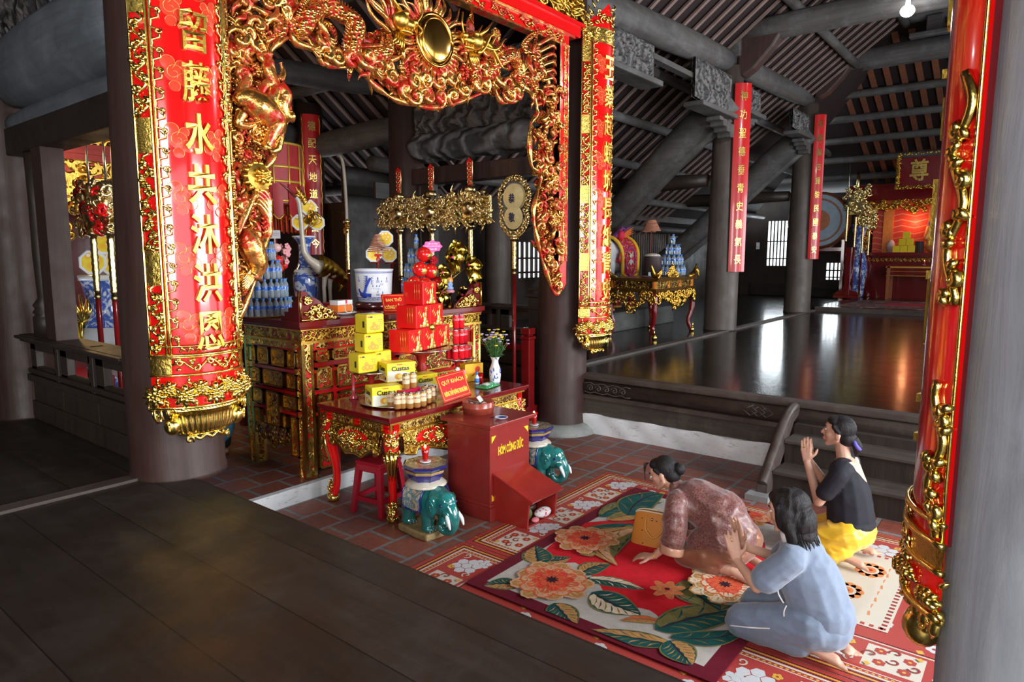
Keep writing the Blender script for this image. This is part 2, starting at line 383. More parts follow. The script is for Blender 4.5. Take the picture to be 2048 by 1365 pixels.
for k in range(5):
    c = 1.55+k*.11
    m.tube([onbeam(c+.045*cos(a*.6)*(1-a/16), .045*sin(a*.6)*(1-a/16)) for a in range(15)], .005, 5)
for s_ in (-1, 1): m.tube([onbeam(1.45+.06*k, s_*(.055+.012*sin(k*2.2))) for k in range(12)], .005, 5)
struct(m.build('beam_carving_right', CARVE_LINE))
# stairs up to the right platform
m = MB(); m.bx(XR-.86, -1.6, 0, XR-.03, 1.80, .20); m.bx(XR-.56, -1.6, .20, XR-.03, 1.80, .42); m.bx(XR-.28,-1.6,.42,XR-.03,1.80,.54)
st = struct(m.build('stairs', WOOD_DARKV))
m = MB(); m.bx(XR-.90, -1.62, .20, XR-.50, 1.80, .235); m.bx(XR-.60, -1.62, .42, XR-.24, 1.80, .455); struct(m.build('stair_treads', STEP_WOOD, st, .008))
m = MB()
m.prism([(XR-1.02,0),(XR-.92,0),(XR-.30,.56),(XR-.16,.60),(XR-.12,.66),(XR-.36,.64),(XR-.46,.58),(XR-.98,.16)], lambda u,v,d: V((u,d,v)), 1.80, 1.90)
m.tube(smoothpath([(XR-1.0,1.85,.13),(XR-.72,1.85,.36),(XR-.42,1.85,.60),(XR-.22,1.85,.67),(XR-.1,1.85,.67)],6), .045, 10)
struct(m.build('stair_stringer', wood('stringer_wood',(.04,.026,.022),(.10,.075,.065),(5,5,2),.5), st, .006))
m = MB(); m.bx(XR-1.12, 1.76, 0, XR-.95, 1.96, .05); struct(m.build('stair_foot_stone', stone('grey_stone',(.16,.16,.16),(.30,.30,.30)), st))

def column(x, y, z0, z1, r=.29, mat=WOOD_COL, top=.86, base=True, name='wooden_column'):
    m = MB(); h = z1-z0
    m.lathe([(r*1.03, 0), (r*1.03,.03), (r, .06), (r*1.0, h*.22), (r*(.4+.6*top+.02), h*.55), (r*top, h)], 36)
    o = struct(m.build(name, mat)); o.location = (x,y,z0)
    if base:
        b = MB(); b.lathe([(r*1.55,-.02),(r*1.5,.05),(r*1.22,.10),(r*1.04,.115)], 32); struct(b.build('stone_base', stone('column_base_stone',(.20,.21,.20),(.36,.37,.35)) , o))
    return o
column(2.045, 4.50, PZ-.02, 5.6, .29, WOOD_COL, .76, False)
column(6.80, 4.62, 0.0, 5.6, .30, WOOD_COL, .82)
column(2.10, -.13, PZ-.02, 5.6, .295, WOOD_NEAR, .86, False)
column(1.95, 7.20, PZ-.02, 5.0, .27, WOOD_COL, .86, False)
column(6.90, 7.45, UZ, 5.0, .27, WOOD_COL, .9, False)
column(6.90, 9.80, UZ, 4.6, .25, WOOD_COL, .9, False)
column(2.00, 10.1, UZ, 5.0, .25, WOOD_COL, .9, False)
column(12.56, 4.88, PZ, 5.55, .30, WOOD_MID, .82, False)
column(17.65, 4.90, PZ, 5.75, .31, WOOD_MID, .8, False)
column(10.3, 8.55, PZ, 4.2, .26, WOOD_MID, .92, False)
column(14.2, 8.75, PZ, 4.2, .22, WOOD_DARKV, .92, False)
column(-3.0, 4.5, PZ-.02, 5.6, .29, WOOD_COL, .86, False)
column(6.9, -.1, 0, 5.6, .30, WOOD_COL, .86)
column(12.56, -.1, PZ, 6.4, .30, WOOD_MID, .86, False)
column(17.65, -.1, PZ, 6.4, .30, WOOD_MID, .86, False)

# ---- roof: main hall north and south slopes, rear wing slopes, far end slope
SL = .74
def zn(y): return 5.95 - SL*(y-4.8)                # north slope of the main hall
def zt(x): return 6.5 - SL*abs(x-4.45)             # slopes of the rear wing (ridge along Y)
def ze(x): return 7.25 - .42*(x-17.6)              # far end slope
def sheet(name, pts, mat=ROOFDARK, th=.05):
    m = MB(); n = len(pts); m.smooth = False
    m.add([V(p) for p in pts]+[V(p)+V((0,0,th)) for p in pts], [tuple(range(n))[::-1], tuple(range(n,2*n))]+[(i,(i+1)%n,n+(i+1)%n,n+i) for i in range(n)])
    return struct(m.build(name, mat))
def rafter_set(parent, segs, mat, wd=.06, th=.035, drop=.03):
    me = {}
    for p, q in segs:
        p, q = V(p), V(q); L = (q-p).length
        if L < .3: continue
        k = round(L, 1)
        if k not in me:
            b = MB(); b.bx(-wd/2, 0, -th, wd/2, k, 0); o = b.build('rafter', mat, parent); me[k] = o
        else:
            o = me[k].copy(); COL.objects.link(o); o.parent = parent
        d = (q-p).normalized(); xx = d.cross(V((0,0,1))).normalized(); zz = xx.cross(d)
        M_ = Matrix((xx, d, zz)).transposed().to_4x4(); M_.translation = p - V((0,0,drop)); o.matrix_local = M_; o['kind'] = 'structure'
RID = 2.3
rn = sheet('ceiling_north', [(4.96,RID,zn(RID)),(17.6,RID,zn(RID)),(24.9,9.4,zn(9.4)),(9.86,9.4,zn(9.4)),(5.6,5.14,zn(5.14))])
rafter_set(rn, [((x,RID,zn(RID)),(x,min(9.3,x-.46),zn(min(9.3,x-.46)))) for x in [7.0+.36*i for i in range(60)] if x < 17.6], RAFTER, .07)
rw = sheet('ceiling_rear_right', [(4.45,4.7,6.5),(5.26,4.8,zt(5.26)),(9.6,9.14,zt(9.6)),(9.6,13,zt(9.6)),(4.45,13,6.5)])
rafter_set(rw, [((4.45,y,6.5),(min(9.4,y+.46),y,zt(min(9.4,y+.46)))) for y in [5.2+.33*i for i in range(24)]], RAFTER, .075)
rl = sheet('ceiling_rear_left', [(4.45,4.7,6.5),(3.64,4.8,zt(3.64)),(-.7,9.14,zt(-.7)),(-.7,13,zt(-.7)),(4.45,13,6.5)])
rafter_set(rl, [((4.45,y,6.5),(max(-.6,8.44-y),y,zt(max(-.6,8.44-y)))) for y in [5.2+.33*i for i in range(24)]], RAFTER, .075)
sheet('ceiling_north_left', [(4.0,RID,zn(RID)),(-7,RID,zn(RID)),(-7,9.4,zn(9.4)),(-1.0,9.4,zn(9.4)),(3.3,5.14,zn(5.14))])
sheet('ceiling_crossing', [(3.3,RID,zn(RID)),(5.7,RID,zn(RID)),(5.7,5.2,zn(5.2)+.25),(4.45,5.2,6.6),(3.3,5.2,zn(5.2)+.25)])
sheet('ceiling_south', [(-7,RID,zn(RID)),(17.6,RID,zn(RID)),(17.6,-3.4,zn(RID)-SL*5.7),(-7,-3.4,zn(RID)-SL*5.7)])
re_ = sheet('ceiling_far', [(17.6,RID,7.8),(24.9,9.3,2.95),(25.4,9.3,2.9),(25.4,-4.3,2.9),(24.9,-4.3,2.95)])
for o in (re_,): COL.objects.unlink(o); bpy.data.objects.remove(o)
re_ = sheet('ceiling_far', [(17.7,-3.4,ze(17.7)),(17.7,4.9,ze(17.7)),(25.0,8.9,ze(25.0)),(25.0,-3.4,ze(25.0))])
rafter_set(re_, [((17.8,y,ze(17.8)),(24.9,y,ze(24.9))) for y in [-1.6+.34*i for i in range(19)]], RAFTER_O, .13, .03)
def log(name, p, q, r, mat=WOOD_BEAM, taper=.75, sx=1.0, n=14, belly=True):
    p, q = V(p), V(q); k = 9; pts = [p.lerp(q, i/(k-1)) for i in range(k)]
    rr = [r*(taper+(1-taper)*min(1, 3.5*min(i,(k-1)-i)/(k-1))) if belly else r for i in range(k)]
    m = MB(); m.tube(pts, rr, n, True, sx, (0,0,1)); return struct(m.build(name, mat))
for y in (5.55, 6.35, 7.15, 7.95, 8.75): log('purlin', (y+.6, y, zn(y)-.16), (24, y, zn(y)-.16), .085, WOOD_BEAM, belly=False)
for y in (2.9, 3.85): log('purlin', (7, y, zn(y)-.16), (17.6, y, zn(y)-.16), .09, WOOD_BEAM, belly=False)
for x in (5.7, 6.6, 7.5, 8.4): log('purlin', (x, x-.2, zt(x)-.17), (x, 12.5, zt(x)-.17), .10, WOOD_BEAMY, belly=False)
for x in (2.3, 1.2): log('purlin', (x, 9-x, zt(x)-.17), (x, 12.5, zt(x)-.17), .10, WOOD_BEAMY, belly=False)
for x in (18.6, 19.6, 20.6, 21.6, 22.6, 23.6): log('purlin', (x, -3, ze(x)-.15), (x, 5+.5*(x-18), ze(x)-.15), .10, WOOD_BEAMY, belly=False)
# long beam over the column row
log('long_beam', (6.7,4.85,5.28), (12.55,4.88,5.66), .20, WOOD_BEAM, .8, 1.15)
log('long_beam', (12.55,4.88,5.66), (17.7,4.9,5.88), .19, WOOD_BEAM, .8, 1.15)
log('long_beam', (2.0,4.5,5.35), (6.8,4.6,5.35), .19, WOOD_BEAM, .8, 1.15)
slab('beam_lath', WOOD_BEAM, (7.0,4.80,5.02,11.0,4.93,5.10))
for x, z in ((12.6,6.12),(17.65,6.62)):
    log('tie_beam', (x,5.0,z), (x,-3.2,z+.02), .20, WOOD_BEAMY, .85, 1.15)
    log('tie_beam', (x,4.7,z+.75), (x,-2.8,z+.77), .15, WOOD_BEAMY, .85, 1.1)
    m = MB()                                          # curved bracket under the tie beam
    m.prism([(0,-.62),(-.12,-.66),(-.30,-.55),(-.62,-.22),(-.75,-.02),(-.72,.05),(0,.05)], lambda u,v,d: V((x+d, 4.72+u, z-.12+v)), -.13, .13); struct(m.build('beam_bracket', WOOD_COL, None, .05))
    m = MB(); m.bx(x-.2, 4.65, z-.42, x+.2, 5.05, z-.12); m.bx(x-.16,2.2,z+.2,x+.16,2.5,z+.65); m.bx(x-.3,1.9,z+.2,x+.3,2.8,z+.3); struct(m.build('beam_block', WOOD_BEAMY, None, .02))
# sloping corner beams running down under the north roof
for x, z, w_ in ((12.3,4.98,.17),(17.4,5.1,.17)):
    m = MB(); pts = [(x,4.75+.5*i, z-.42*i+.06*sin(i*.9)) for i in range(9)]
    m.tube(pts, [.26,.27,.27,.26,.25,.24,.23,.22,.21], 16, True, 1.1); struct(m.build('sloping_beam', WOOD_BEAMY))
    m = MB(); m.tube([(a+.02,b,c-.36) for a,b,c in pts], .10, 12); struct(m.build('sloping_beam_lower', WOOD_BEAMY))
log('cross_beam', (12.5,5.2,3.55), (12.5,9,3.55), .16, WOOD_DARK); log('cross_beam', (17.6,5.2,3.6), (17.6,9,3.6), .16, WOOD_DARK)
log('aisle_beam', (7.2,8.6,3.6), (14.3,8.7,3.6), .16, WOOD_BEAM); log('aisle_beam', (14.3,8.7,3.6), (24,8.7,3.6), .16, WOOD_DARK)
slab('aisle_board', WOOD_DARK, (7.2,8.5,3.05,24,8.56,3.3))
def carvedpanel(name, f3, nu, nv, amp, mat, seed, edge=.08, fr=5):
    """panel of deep carved waves and dragons; f3(u,v,d) -> point"""
    m = MB(); o_ = V((seed*3.1, seed*1.7, 0))
    def h(u, v):
        p = V((u*fr, v*fr*.5, 0)) + o_; q = mathutils_noise(p*1.0); r_ = mathutils_noise(p*2.3 + V((q*2,q*3,0)))
        s_ = abs(sin(6*(q + .6*r_ + u*1.4))) ; e = min(u, 1-u)/edge; e2 = min(v,1-v)/.12
        return amp*(.25+.75*s_*(.6+.4*r_))*min(1,e,e2)
    m.grid(lambda u,v: f3(u,v,h(u,v)), nu, nv); m.grid(lambda u,v: f3(1-u,v,-.06-h(u,v)), nu, nv)
    return struct(m.build(name, mat, fixn=False))
from mathutils import noise as _mn
def mathutils_noise(p): return _mn.noise(p)
def bracket(x0, x1, y, z0, z1, dirx, seed):
    """carved bracket board along X under the long beam, with a stepped corbel below"""
    carvedpanel('carved_bracket', lambda u,v,d: V((lerp(x0,x1,u), y-.10-d, lerp(z0+.10*(1-u if dirx>0 else u),z1,v))), 70, 30, .09, CARVED, seed)
    m = MB(); a, b = (x0, x1) if dirx > 0 else (x1, x0); s = 1 if b > a else -1
    m.bx(min(a,b), y-.26, z0-.05, max(a,b), y+.1, z0+.03)
    for k in range(4): m.box((b - s*(.12+.17*k), y-.08, z0-.12-.085*(3-k)*.55), (.16,.26,.07+.09*(3-k)*.6))
    struct(m.build('bracket_corbel', WOOD_BEAM, None, .015))
bracket(7.15, 9.3, 4.85, 4.62, 5.16, -1, 1)
bracket(10.75, 12.3, 4.85, 4.62, 5.34, 1, 2)
bracket(12.85, 13.9, 4.88, 4.85, 5.35, -1, 3)
bracket(16.2, 17.4, 4.9, 4.92, 5.45, 1, 4)
# side frames of the rear wing: log, carved board above, dark lintel below (right X=6.9, left X=2.0)
m = MB()
def woodlog(u, v):                                   # carved log with lumpy skin
    a = 2*pi*u; y = lerp(5.0, 7.35, v); n_ = .02*_mn.noise(V((sin(a)*2, y*2.2, cos(a)*2)))*2 + .008*sin(y*18+8*_mn.noise(V((sin(a),y*3,1)))); e = min(1, .72+3*min(v,1-v))
    return V((6.9 + (.2*e+n_)*cos(a), y, 3.64 + (.19*e+n_)*sin(a)))
m.grid(woodlog, 40, 70, True); struct(m.build('carved_log_beam', CARVED_B))
carvedpanel('carved_side_board', lambda u,v,d: V((6.86-d, lerp(7.3,4.9,u), lerp(3.82,4.75,v))), 80, 34, .12, CARVED, 7)
slab('lintel_right', WOOD_COL, (6.78,4.9,3.14,7.02,7.3,3.36), bevel=.01)
log('log_beam', (2.0,4.55,3.62), (2.0,7.15,3.62), .25, WOOD_LOG, .6, 1.35)
log('log_beam_lower', (2.0,4.6,3.24), (2.0,7.1,3.24), .11, WOOD_LOG, .8, 1.0)
slab('lintel_left', WOOD_DARK, (1.9,4.7,2.98,2.12,7.1,3.2), bevel=.01)
carvedpanel('carved_side_board', lambda u,v,d: V((2.04+d, lerp(4.7,7.1,u), lerp(3.95,5.1,v))), 70, 34, .12, CARVED, 9)
carvedpanel('carved_side_board', lambda u,v,d: V((1.94-d, lerp(7.1,4.7,u), lerp(3.85,5.1,v))), 80, 40, .12, CARVED, 11)
log('log_beam', (6.9,7.5,4.0), (6.9,9.8,3.9), .17, WOOD_BEAMY, .8, 1.2)
log('cross_log', (4.9,8.2,4.55), (6.9,8.0,4.62), .16, WOOD_BEAM, .7)
log('cross_log', (2.0,9.95,4.1), (6.9,9.9,4.1), .20, WOOD_BEAM, .8)
carvedpanel('carved_end_board', lambda u,v,d: V((lerp(2.3,6.6,u), 9.85-d, lerp(4.3,5.4,v))), 80, 34, .10, CARVED, 5)
# balustrades beside the altar bay
def balustrade(x, y0, y1, z0, z1, name):
    m = MB(); m.bx(x-.10, y0, z1-.06, x+.10, y1, z1); m.bx(x-.14,y0,z1-.03,x+.14,y1,z1-.005)
    m.bx(x-.06, y0, z1-.34, x+.06, y1, z1-.30); m.bx(x-.05,y0,z0,x+.05,y1,z0+.16); m.bx(x-.07, y0, z0+.34, x+.07, y1, z0+.40)
    n = 3
    for k in range(n):
        a = lerp(y0,y1,k/n); b = lerp(y0,y1,(k+1)/n)
        m.bx(x-.03, a, z0+.1, x+.03, b, z0+.36)
        m.bx(x-.05, a, z0+.38, x+.05, a+.06, z1); m.bx(x-.03,a,z0+.4,x+.03,b,z0+.47); m.bx(x-.03,a,z1-.14,x+.03,b,z1-.05)
        m.bx(x-.03, a, z0+.4, x+.03, a+.2*(b-a), z1-.05); m.bx(x-.03, b-.2*(b-a), z0+.4, x+.03, b, z1-.05)
    return struct(m.build(name, WOOD_DARKV, None, .006))
balustrade(1.97, 4.8, 6.95, PZ, 1.47, 'balustrade_left'); balustrade(6.92, 4.92, 7.2, PZ, 1.50, 'balustrade_right')
for y in (6.62,):                                     # turned post between lintel and sill, left
    m = MB(); m.lathe([(.09,0),(.09,.16),(.07,.18),(.09,.20),(.07,.23),(.085,.26),(.045,.32),(.055,.7),(.05,1.1),(.055,1.51)],16); o = struct(m.build('turned_post', WOOD_DARKV)); o.location=(1.98,y,1.47)
slab('post_left', WOOD_COL, (1.90,6.15,1.47,2.06,6.36,2.98))
slab('post_right', WOOD_DARKV, (6.84,6.9,1.5,6.98,7.1,3.14)); slab('newel_right', WOOD_DARKV, (6.80,4.95,PZ,7.02,5.15,1.62), (6.77,4.92,1.62,7.05,5.18,1.66), (6.79,4.94,1.70,7.03,5.16,1.74), bevel=.01)
# walls
slab('wall_left', WOOD_DARKV, (-7,7.55,PZ,1.75,7.7,5.2)); slab('wall_left_panel', wood('pale_wainscot',(.07,.058,.045),(.13,.11,.09),(.7,8,8),.7), (-6.9,7.45,PZ,1.68,7.55,1.25)); slab('wall_left_rail', WOOD_DARK, (-7,7.42,1.25,1.7,7.56,1.34), (1.35,7.40,1.34,1.55,7.56,3.2), (1.30,7.38,1.34,1.60,7.58,1.62))
slab('wall_west', WOOD_DARKV, (-7.1,-4,PZ,-7,9.4,6.5))
slab('wall_rear', REDM, (-.6,12.6,0,9.5,12.7,4.2)); slab('wall_rear_gable', WOOD_DARKV, (-.6,12.7,2.5,9.5,12.75,6.6))
slab('wall_rear_left', WOOD_DARKV, (-.7,7.7,UZ,-.6,12.7,3.2)); slab('wall_rear_right', wood('dark_door_wood',(.012,.006,.005),(.030,.014,.011),(9,9,.7),.5), (7.15,9.9,UZ,7.25,12.6,4.6), (6.98,9.0,PZ,7.06,9.9,3.0))
def lattice_wall(name, axis, c, a0, a1, z0, z1, wins, mat=WOOD_DARKV, th=.08):
    """wall with barred openings; wins = (from, to, bottom, top, bars)"""
    m = MB()
    def bb(u0,u1,z0_,z1_,t=th):
        if u1-u0 < .002 or z1_-z0_ < .002: return
        if axis == 'x': m.bx(u0, c-t/2, z0_, u1, c+t/2, z1_)
        else: m.bx(c-t/2, u0, z0_, c+t/2, u1, z1_)
    cur = a0
    for u0,u1,b,t,_ in wins: bb(cur,u0,z0,z1); bb(u0,u1,z0,b); bb(u0,u1,t,z1); cur = u1
    bb(cur,a1,z0,z1); struct(m.build(name, mat))
    for i,(u0,u1,b,t,nb) in enumerate(wins):
        m = MB()
        for k in range(nb+1):
            u = lerp(u0,u1,k/nb)
            if axis=='x': m.bx(u-.022,c-.03,b,u+.022,c+.03,t)
            else: m.bx(c-.03,u-.022,b,c+.03,u+.022,t)
        for f in (0,.17,.55,1.0):
            z = lerp(b,t,f); bb(u0,u1,z-.02,z+.02,.07)
        struct(m.build('window_%d' % (lattice_wall.k), mat)); lattice_wall.k += 1
lattice_wall.k = 1
NW = 9.2
lattice_wall('wall_north', 'x', NW, 7.1, 24.6, PZ-.4, 3.6, [(11.75,12.8,1.62,2.45,6),(22.0,22.6,1.6,2.3,6)])
m = MB()                                              # slatted shutters, right aisle
for k in range(30): m.bx(15.0+k*.135, NW-.10, 1.5, 15.09+k*.135, NW-.05, 3.05)
m.bx(14.9,NW-.12,1.42,19.1,NW-.04,1.52); m.bx(14.9,NW-.12,3.03,19.1,NW-.04,3.13); m.bx(18.98,NW-.12,1.5,19.1,NW-.04,3.05)
struct(m.build('shutter_slats', wood('slat_wood',(.05,.032,.024),(.095,.062,.047),(9,9,.7),.6)))
lattice_wall('wall_far', 'y', 24.6, -4, 9.2, PZ-.4, 4.2, [(5.45,5.95,1.30,1.90,4),(6.9,7.95,1.75,3.35,9)])
slab('doorsill_light_gap', WOOD_DARK, (24.4,5.0,PZ+.02,24.5,8.4,PZ+.16),(24.4,5.0,PZ+.28,24.5,8.4,PZ+.42))
slab('platform_skirt_right', WOOD_DARKV, (XR-.03, -4, 0, XR+.03, 1.99, .3))
slab('wall_south_far', WOOD_DARKV, (18.5,-3.5,PZ,24.6,-3.4,4.2))
slab('platform_side_rear', WOOD_DARKV, (XR-.06,4.45,0,XR+.04,9.9,PZ-.02)); slab('platform_side_left_rear', WOOD_DARKV, (XL-.03,4.4,-.1,XL+.0,12,PZ-.01))
# ================================================================== carving helpers
def vine(m, f, L, W, seed, r=.010, step=.16, leaf=True, d=.008):
    """scrolling vine with curls and leaves inside a strip 0..L long (v), W wide (u); f(u,v,d)->point"""
    rnd = random.Random(seed); n = max(6, int(L/.02))
    ph = rnd.random()*6
    m.tube([f(W*.30*sin(2*pi*(i/n*L)/step/1.0+ph), i/n*L, d) for i in range(n+1)], r*.8, 6)
    k = int(L/step*2)
    for i in range(k):
        v0 = (i+.5)*step/2; s = 1 if i%2 else -1; c = -s*W*.18; rr = W*.24
        m.tube([f(c + rr*(1-a/13)*cos(s*a*.62+ph), v0 + rr*(1-a/13)*sin(s*a*.62+ph), d+.004+.004*a/13) for a in range(12)], [r*(1-.05*a) for a in range(12)], 6)
        if leaf:
            for q in range(3):
                a = rnd.random()*6.28; l = W*rnd.uniform(.16,.28); u1, v1 = rnd.uniform(-.36,.36)*W, v0+rnd.uniform(-.5,.5)*step/2
                if 0 < v1 < L: m.tube([f(u1+l*t*cos(a)*1.2+l*.2*sin(t*3), v1+l*t*sin(a)*1.2, d+.005*sin(t*3)) for t in (0,.33,.66,1)], [r*.5,r*1.3,r*1.1,r*.2], 6)
def rosette(m, f, u, v, r, n=7, d=.01, lift=.015):
    for ring, (rr, k) in enumerate(((1.0,n),(.62,n-1))):
        for i in range(k):
            a = 2*pi*i/k + ring*.4
            m.tube([f(u+r*rr*t*cos(a), v+r*rr*t*sin(a), d+lift*(ring+.7)*sin(1.2+t)) for t in (.1,.45,.8,1.0)], [r*.10,r*.30*rr+.1*r,r*.28*rr+.06*r,r*.06], 6, True, .7)
    m.tube([f(u,v,d),f(u,v,d+lift*2.3)], [r*.28,r*.16], 8)
def curl(m, f, u, v, r, a0, s, th, d=.0, turns=1.6, n=18, lift=.02, tail=.6):
    pts = []; rr = []
    for i in range(n+1):
        t = i/n; a = a0 + s*turns*2*pi*(1-t)**1.0; q = r*(.10+.90*(1-t)**1.1)
        pts.append(f(u+q*cos(a), v+q*sin(a), d+lift*sin(pi*t)*.6+lift*t)); rr.append(th*(.55+.6*sin(pi*min(1,t*1.1))))
    m.tube(pts, rr, 7)
    m.tube([f(u,v,d+lift),f(u,v,d+lift*1.7)], [r*.20,r*.08], 7)
def flame(m, f, u, v, L, a, th, wav=.25, d=.0, n=9, ph=0.0):
    pts = []; rr = []
    for i in range(n+1):
        t = i/n; w_ = wav*L*sin(t*5.2+ph)*t*.5
        pts.append(f(u+L*t*cos(a)-w_*sin(a), v+L*t*sin(a)+w_*cos(a), d+.02*sin(t*3))); rr.append(th*(1-t)**.7*(.8+.4*sin(t*3))+th*.06)
    m.tube(pts, rr, 6)

# ================================================================== couplet boards wrapped round the columns
CLOUDR = plain('rose_cloud_lacquer', (.80,.055,.025), .2, 0, .1, 8, coat=.7); PINKGOLD = plain('fine_gold_line', (.86,.50,.16), .3, .8)
def couplet_board(loc, rz, chars, z_first, pitch, z_bot, z_top, label, cw=.19, seed=1, finial=False, clouds=True, PMd=62, OFF=.16, RP=.305, f1=.68, f2=.51, kz=1.0, coarse=False):
    t = thing('couplet_board', label, 'couplet board', (loc[0], loc[1], z_bot), rz, 'red couplet boards on the columns')
    H = z_top - z_bot + .56*(1-kz); z1 = .56                                     # lower ornament height
    def F(ph, z, d=0.0):
        if z < .56: d *= kz
        r = RP*(1+.035*(1-z/ max(H,1))) + d; return V((r*sin(ph), -OFF-r*cos(ph), z*kz if z < .56 else z-.56*(1-kz)))
    PM = R(PMd)
    m = MB(); n = 40
    m.grid(lambda u,v: F(lerp(-PM,PM,u), lerp(z1,H,v)), n, 12); bk = MB(); bk.grid(lambda u,v: F(lerp(PM,-PM,u), lerp(z1,H,v), -.031), n, 2)
    for s in (-1,1): bk.grid(lambda u,v: F(s*PM, lerp(z1,H,v), lerp(-.03,0,u)), 1, 2)
    m.grid(lambda u,v: F(lerp(PM,-PM,u), H, lerp(-.03,0,v)), n, 1)
    m.build('panel', RED, t, fixn=False); bk.build('panel_back', plain('board_back_red', (.10,.004,.006), .5), t, fixn=False)
    # borders: outer scroll strip, gilt rails, inner fret of fine vine
    for s in (-1, 1):
        a0, a1, a2 = PM-R(1.5), PM*f1, PM*f2
        b = MB(); b.grid(lambda u,v: F(s*lerp(a0,a1,u), lerp(z1,H,v), .004), 6, 4)
        b.build('border_ground', RED, t, fixn=False)
        g = MB()
        for a in ((a0,) if coarse else (a0, a1+R(1.5), a1-R(2.5))): g.tube([F(s*a, lerp(z1-.02,H,i/20), .010) for i in range(21)], .005 if coarse else .0085, 6)
        g.build('gilt_rail', GOLDB, t)
        g = MB(); W = RP*(a0-a1)*.92; am = (a0+a1)/2
        segs = [(z1+.02, z1+.42), (z1+.62, z1+1.18), (z1+1.38, z1+1.95), (z1+2.15, z1+2.72), (z1+2.92, H-.03)]
        for q, (za, zb) in enumerate(segs):
            if zb-za > .1: vine(g, lambda u,v,d: F(s*(am+u/RP), za+v, d+.004), zb-za, W, seed+q, .017 if coarse else .0115, .24 if coarse else .12)
        g.build('border_scroll', GOLDB, t)
        for (za, zb), (zc, zd) in zip(segs[:-1], segs[1:]):
            if zc < H and not coarse:
                w_ = MB(); w_.grid(lambda u,v: F(s*lerp(a0-R(1),a1+R(2),u), lerp(zb,zc,v), .012), 6, 4); w_.build('woven_block', WEAVE, t, fixn=False)
        g = MB(); W = RP*(a1-a2); am2 = (a1+a2)/2 - R(1.5)
        L = H-z1-.08
        pts = []; k = int(L/.055)
        for i in range(k): pts += [F(s*(am2+(.32 if i%2 else -.32)*W/RP), z1+.06+(i)*.055, .009), F(s*(am2+(.32 if i%2 else -.32)*W/RP), z1+.06+(i+.8)*.055, .009)]
        g.tube(pts, .0075, 5)
        for i in range(int(k/2)):
            curl(g, lambda u,v,d: F(s*(am2-.25*W/RP+u/RP), z1+.10+i*.11+v, d), 0, 0, .022, i, 1 if i%2 else -1, .006, .006, 1.2, 9, .006)
        if not coarse: g.build('inner_fret', GOLDB, t)
    # characters
    for i, ch in enumerate(chars):
        zc = z_first + (len(chars)-1-i)*pitch - z_bot + .56*(1-kz)
        if zc > H+.1: continue
        c = MB()
        put_text(c, ch, lambda u,v,d: F(u/RP, zc+v, .008+.010*d+.004), cw, pitch*.80, .02, .022 if ch in '水共王' else .013, 3)
        c.build('character', GOLD, t)
    if clouds:
        rnd = random.Random(seed)
        k = int((H-z1)/.36)
        for i in range(k):
            zc = z1+.2+i*.36+rnd.uniform(-.03,.03)
            for s in (-1, 1):
                ac = s*(a2-R(11)); c = MB()
                lob = [(0,0,.052),(.05,-.035,.036),(-.03,.055,.038),(.0,-.075,.030),(.035,.045,.026)]
                for (u,v,r) in lob: c.grid(lambda p,q: F(ac-s*(u+r*q*cos(2*pi*p))/RP, zc+v+r*q*sin(2*pi*p), .0025+.0008*r/.03*(1-q)), 18, 3, True)
                o = c.build('cloud', CLOUDR, t, fixn=False)
                l = MB()
                for (u,v,r) in lob[1:]: l.tube([F(ac-s*(u+r*cos(a*.35))/RP, zc+v+r*sin(a*.35), .004) for a in range(-3,10)], .0016, 4)
                l.tube([F(ac-s*(.052-.003*a)*cos(a*.55)/RP, zc+(.052-.003*a)*sin(a*.55), .004) for a in range(16)], .0018, 4)
                l.build('cloud_line', PINKGOLD, o)
    # lower ornament: fret band, floral band, fluted urn foot
    m = MB(); m.grid(lambda u,v: F(lerp(-PM,PM,u), lerp(.23,z1,v), .006), 32, 4); m.build('lower_ground', RED, t, fixn=False)
    m = MB()
    for z, r in ((z1+.055,.008),(z1,.011),(z1-.012,.006),(.44,.010),(.24,.012)): m.tube([F(lerp(-PM,PM,i/30), z, .010) for i in range(31)], r, 6)
    m.build('gilt_moulding', GOLDB, t)
    m = MB(); vine(m, lambda u,v,d: F(-PM*.62+v/RP, z1-.06+u, d+.006), RP*PM*1.24, .10, seed+30, .009, .16)
    for i in range(9):
        m.tube([F(PM*(-.5+i*.125), z1+.02, .008), F(PM*(-.47+i*.125), z1+.045, .012), F(PM*(-.41+i*.125), z1+.03, .008)], .008, 5)
    m.build('lower_scroll', GOLDB, t)
    for s in (-1,1):
        m = MB(); m.grid(lambda u,v: F(s*lerp(PM*.64,PM,u), lerp(.45,z1-.01,v), .010), 8, 4); m.build('woven_block', WEAVE, t, fixn=False)
    m = MB()
    for k in range(-4, 5):
        rosette(m, lambda u,v,d: F(PM*.23*k+u/RP, .335+(.025 if k%2 else -.018)+v, d+.006), 0, 0, (.074 if k%2==0 else .055)*(.6 if coarse else 1), 8, .004, .02)
        for q in range(3):
            a = 1.2+q*2.1+k; m.tube([F(PM*.23*k+(.055+.045*t_)*cos(a)/RP, .335+(.055+.045*t_)*sin(a), .012) for t_ in (0,.5,1)], [.006,.016,.003], 6, True, .6)
    m.build('peony_carving', GOLDB, t)
    m = MB()                                                        # leaf scallops hanging below the side edges
    for s in (-1,1):
        for q in range(5): m.tube([F(s*(PM-R(1+q*7)), .25, .006), F(s*(PM-R(2+q*7)), .18+.012*q, .012), F(s*(PM-R(4+q*7)), .14+.02*q, .004)], [.014,.018,.003], 6, True, .6)
    m.build('leaf_drops', GOLDB, t)
    PF = PM*.8
    m = MB()
    prof = [(.25,.000),(.235,-.012),(.215,-.004),(.185,-.055),(.12,-.060),(.07,-.085),(.045,-.120)]
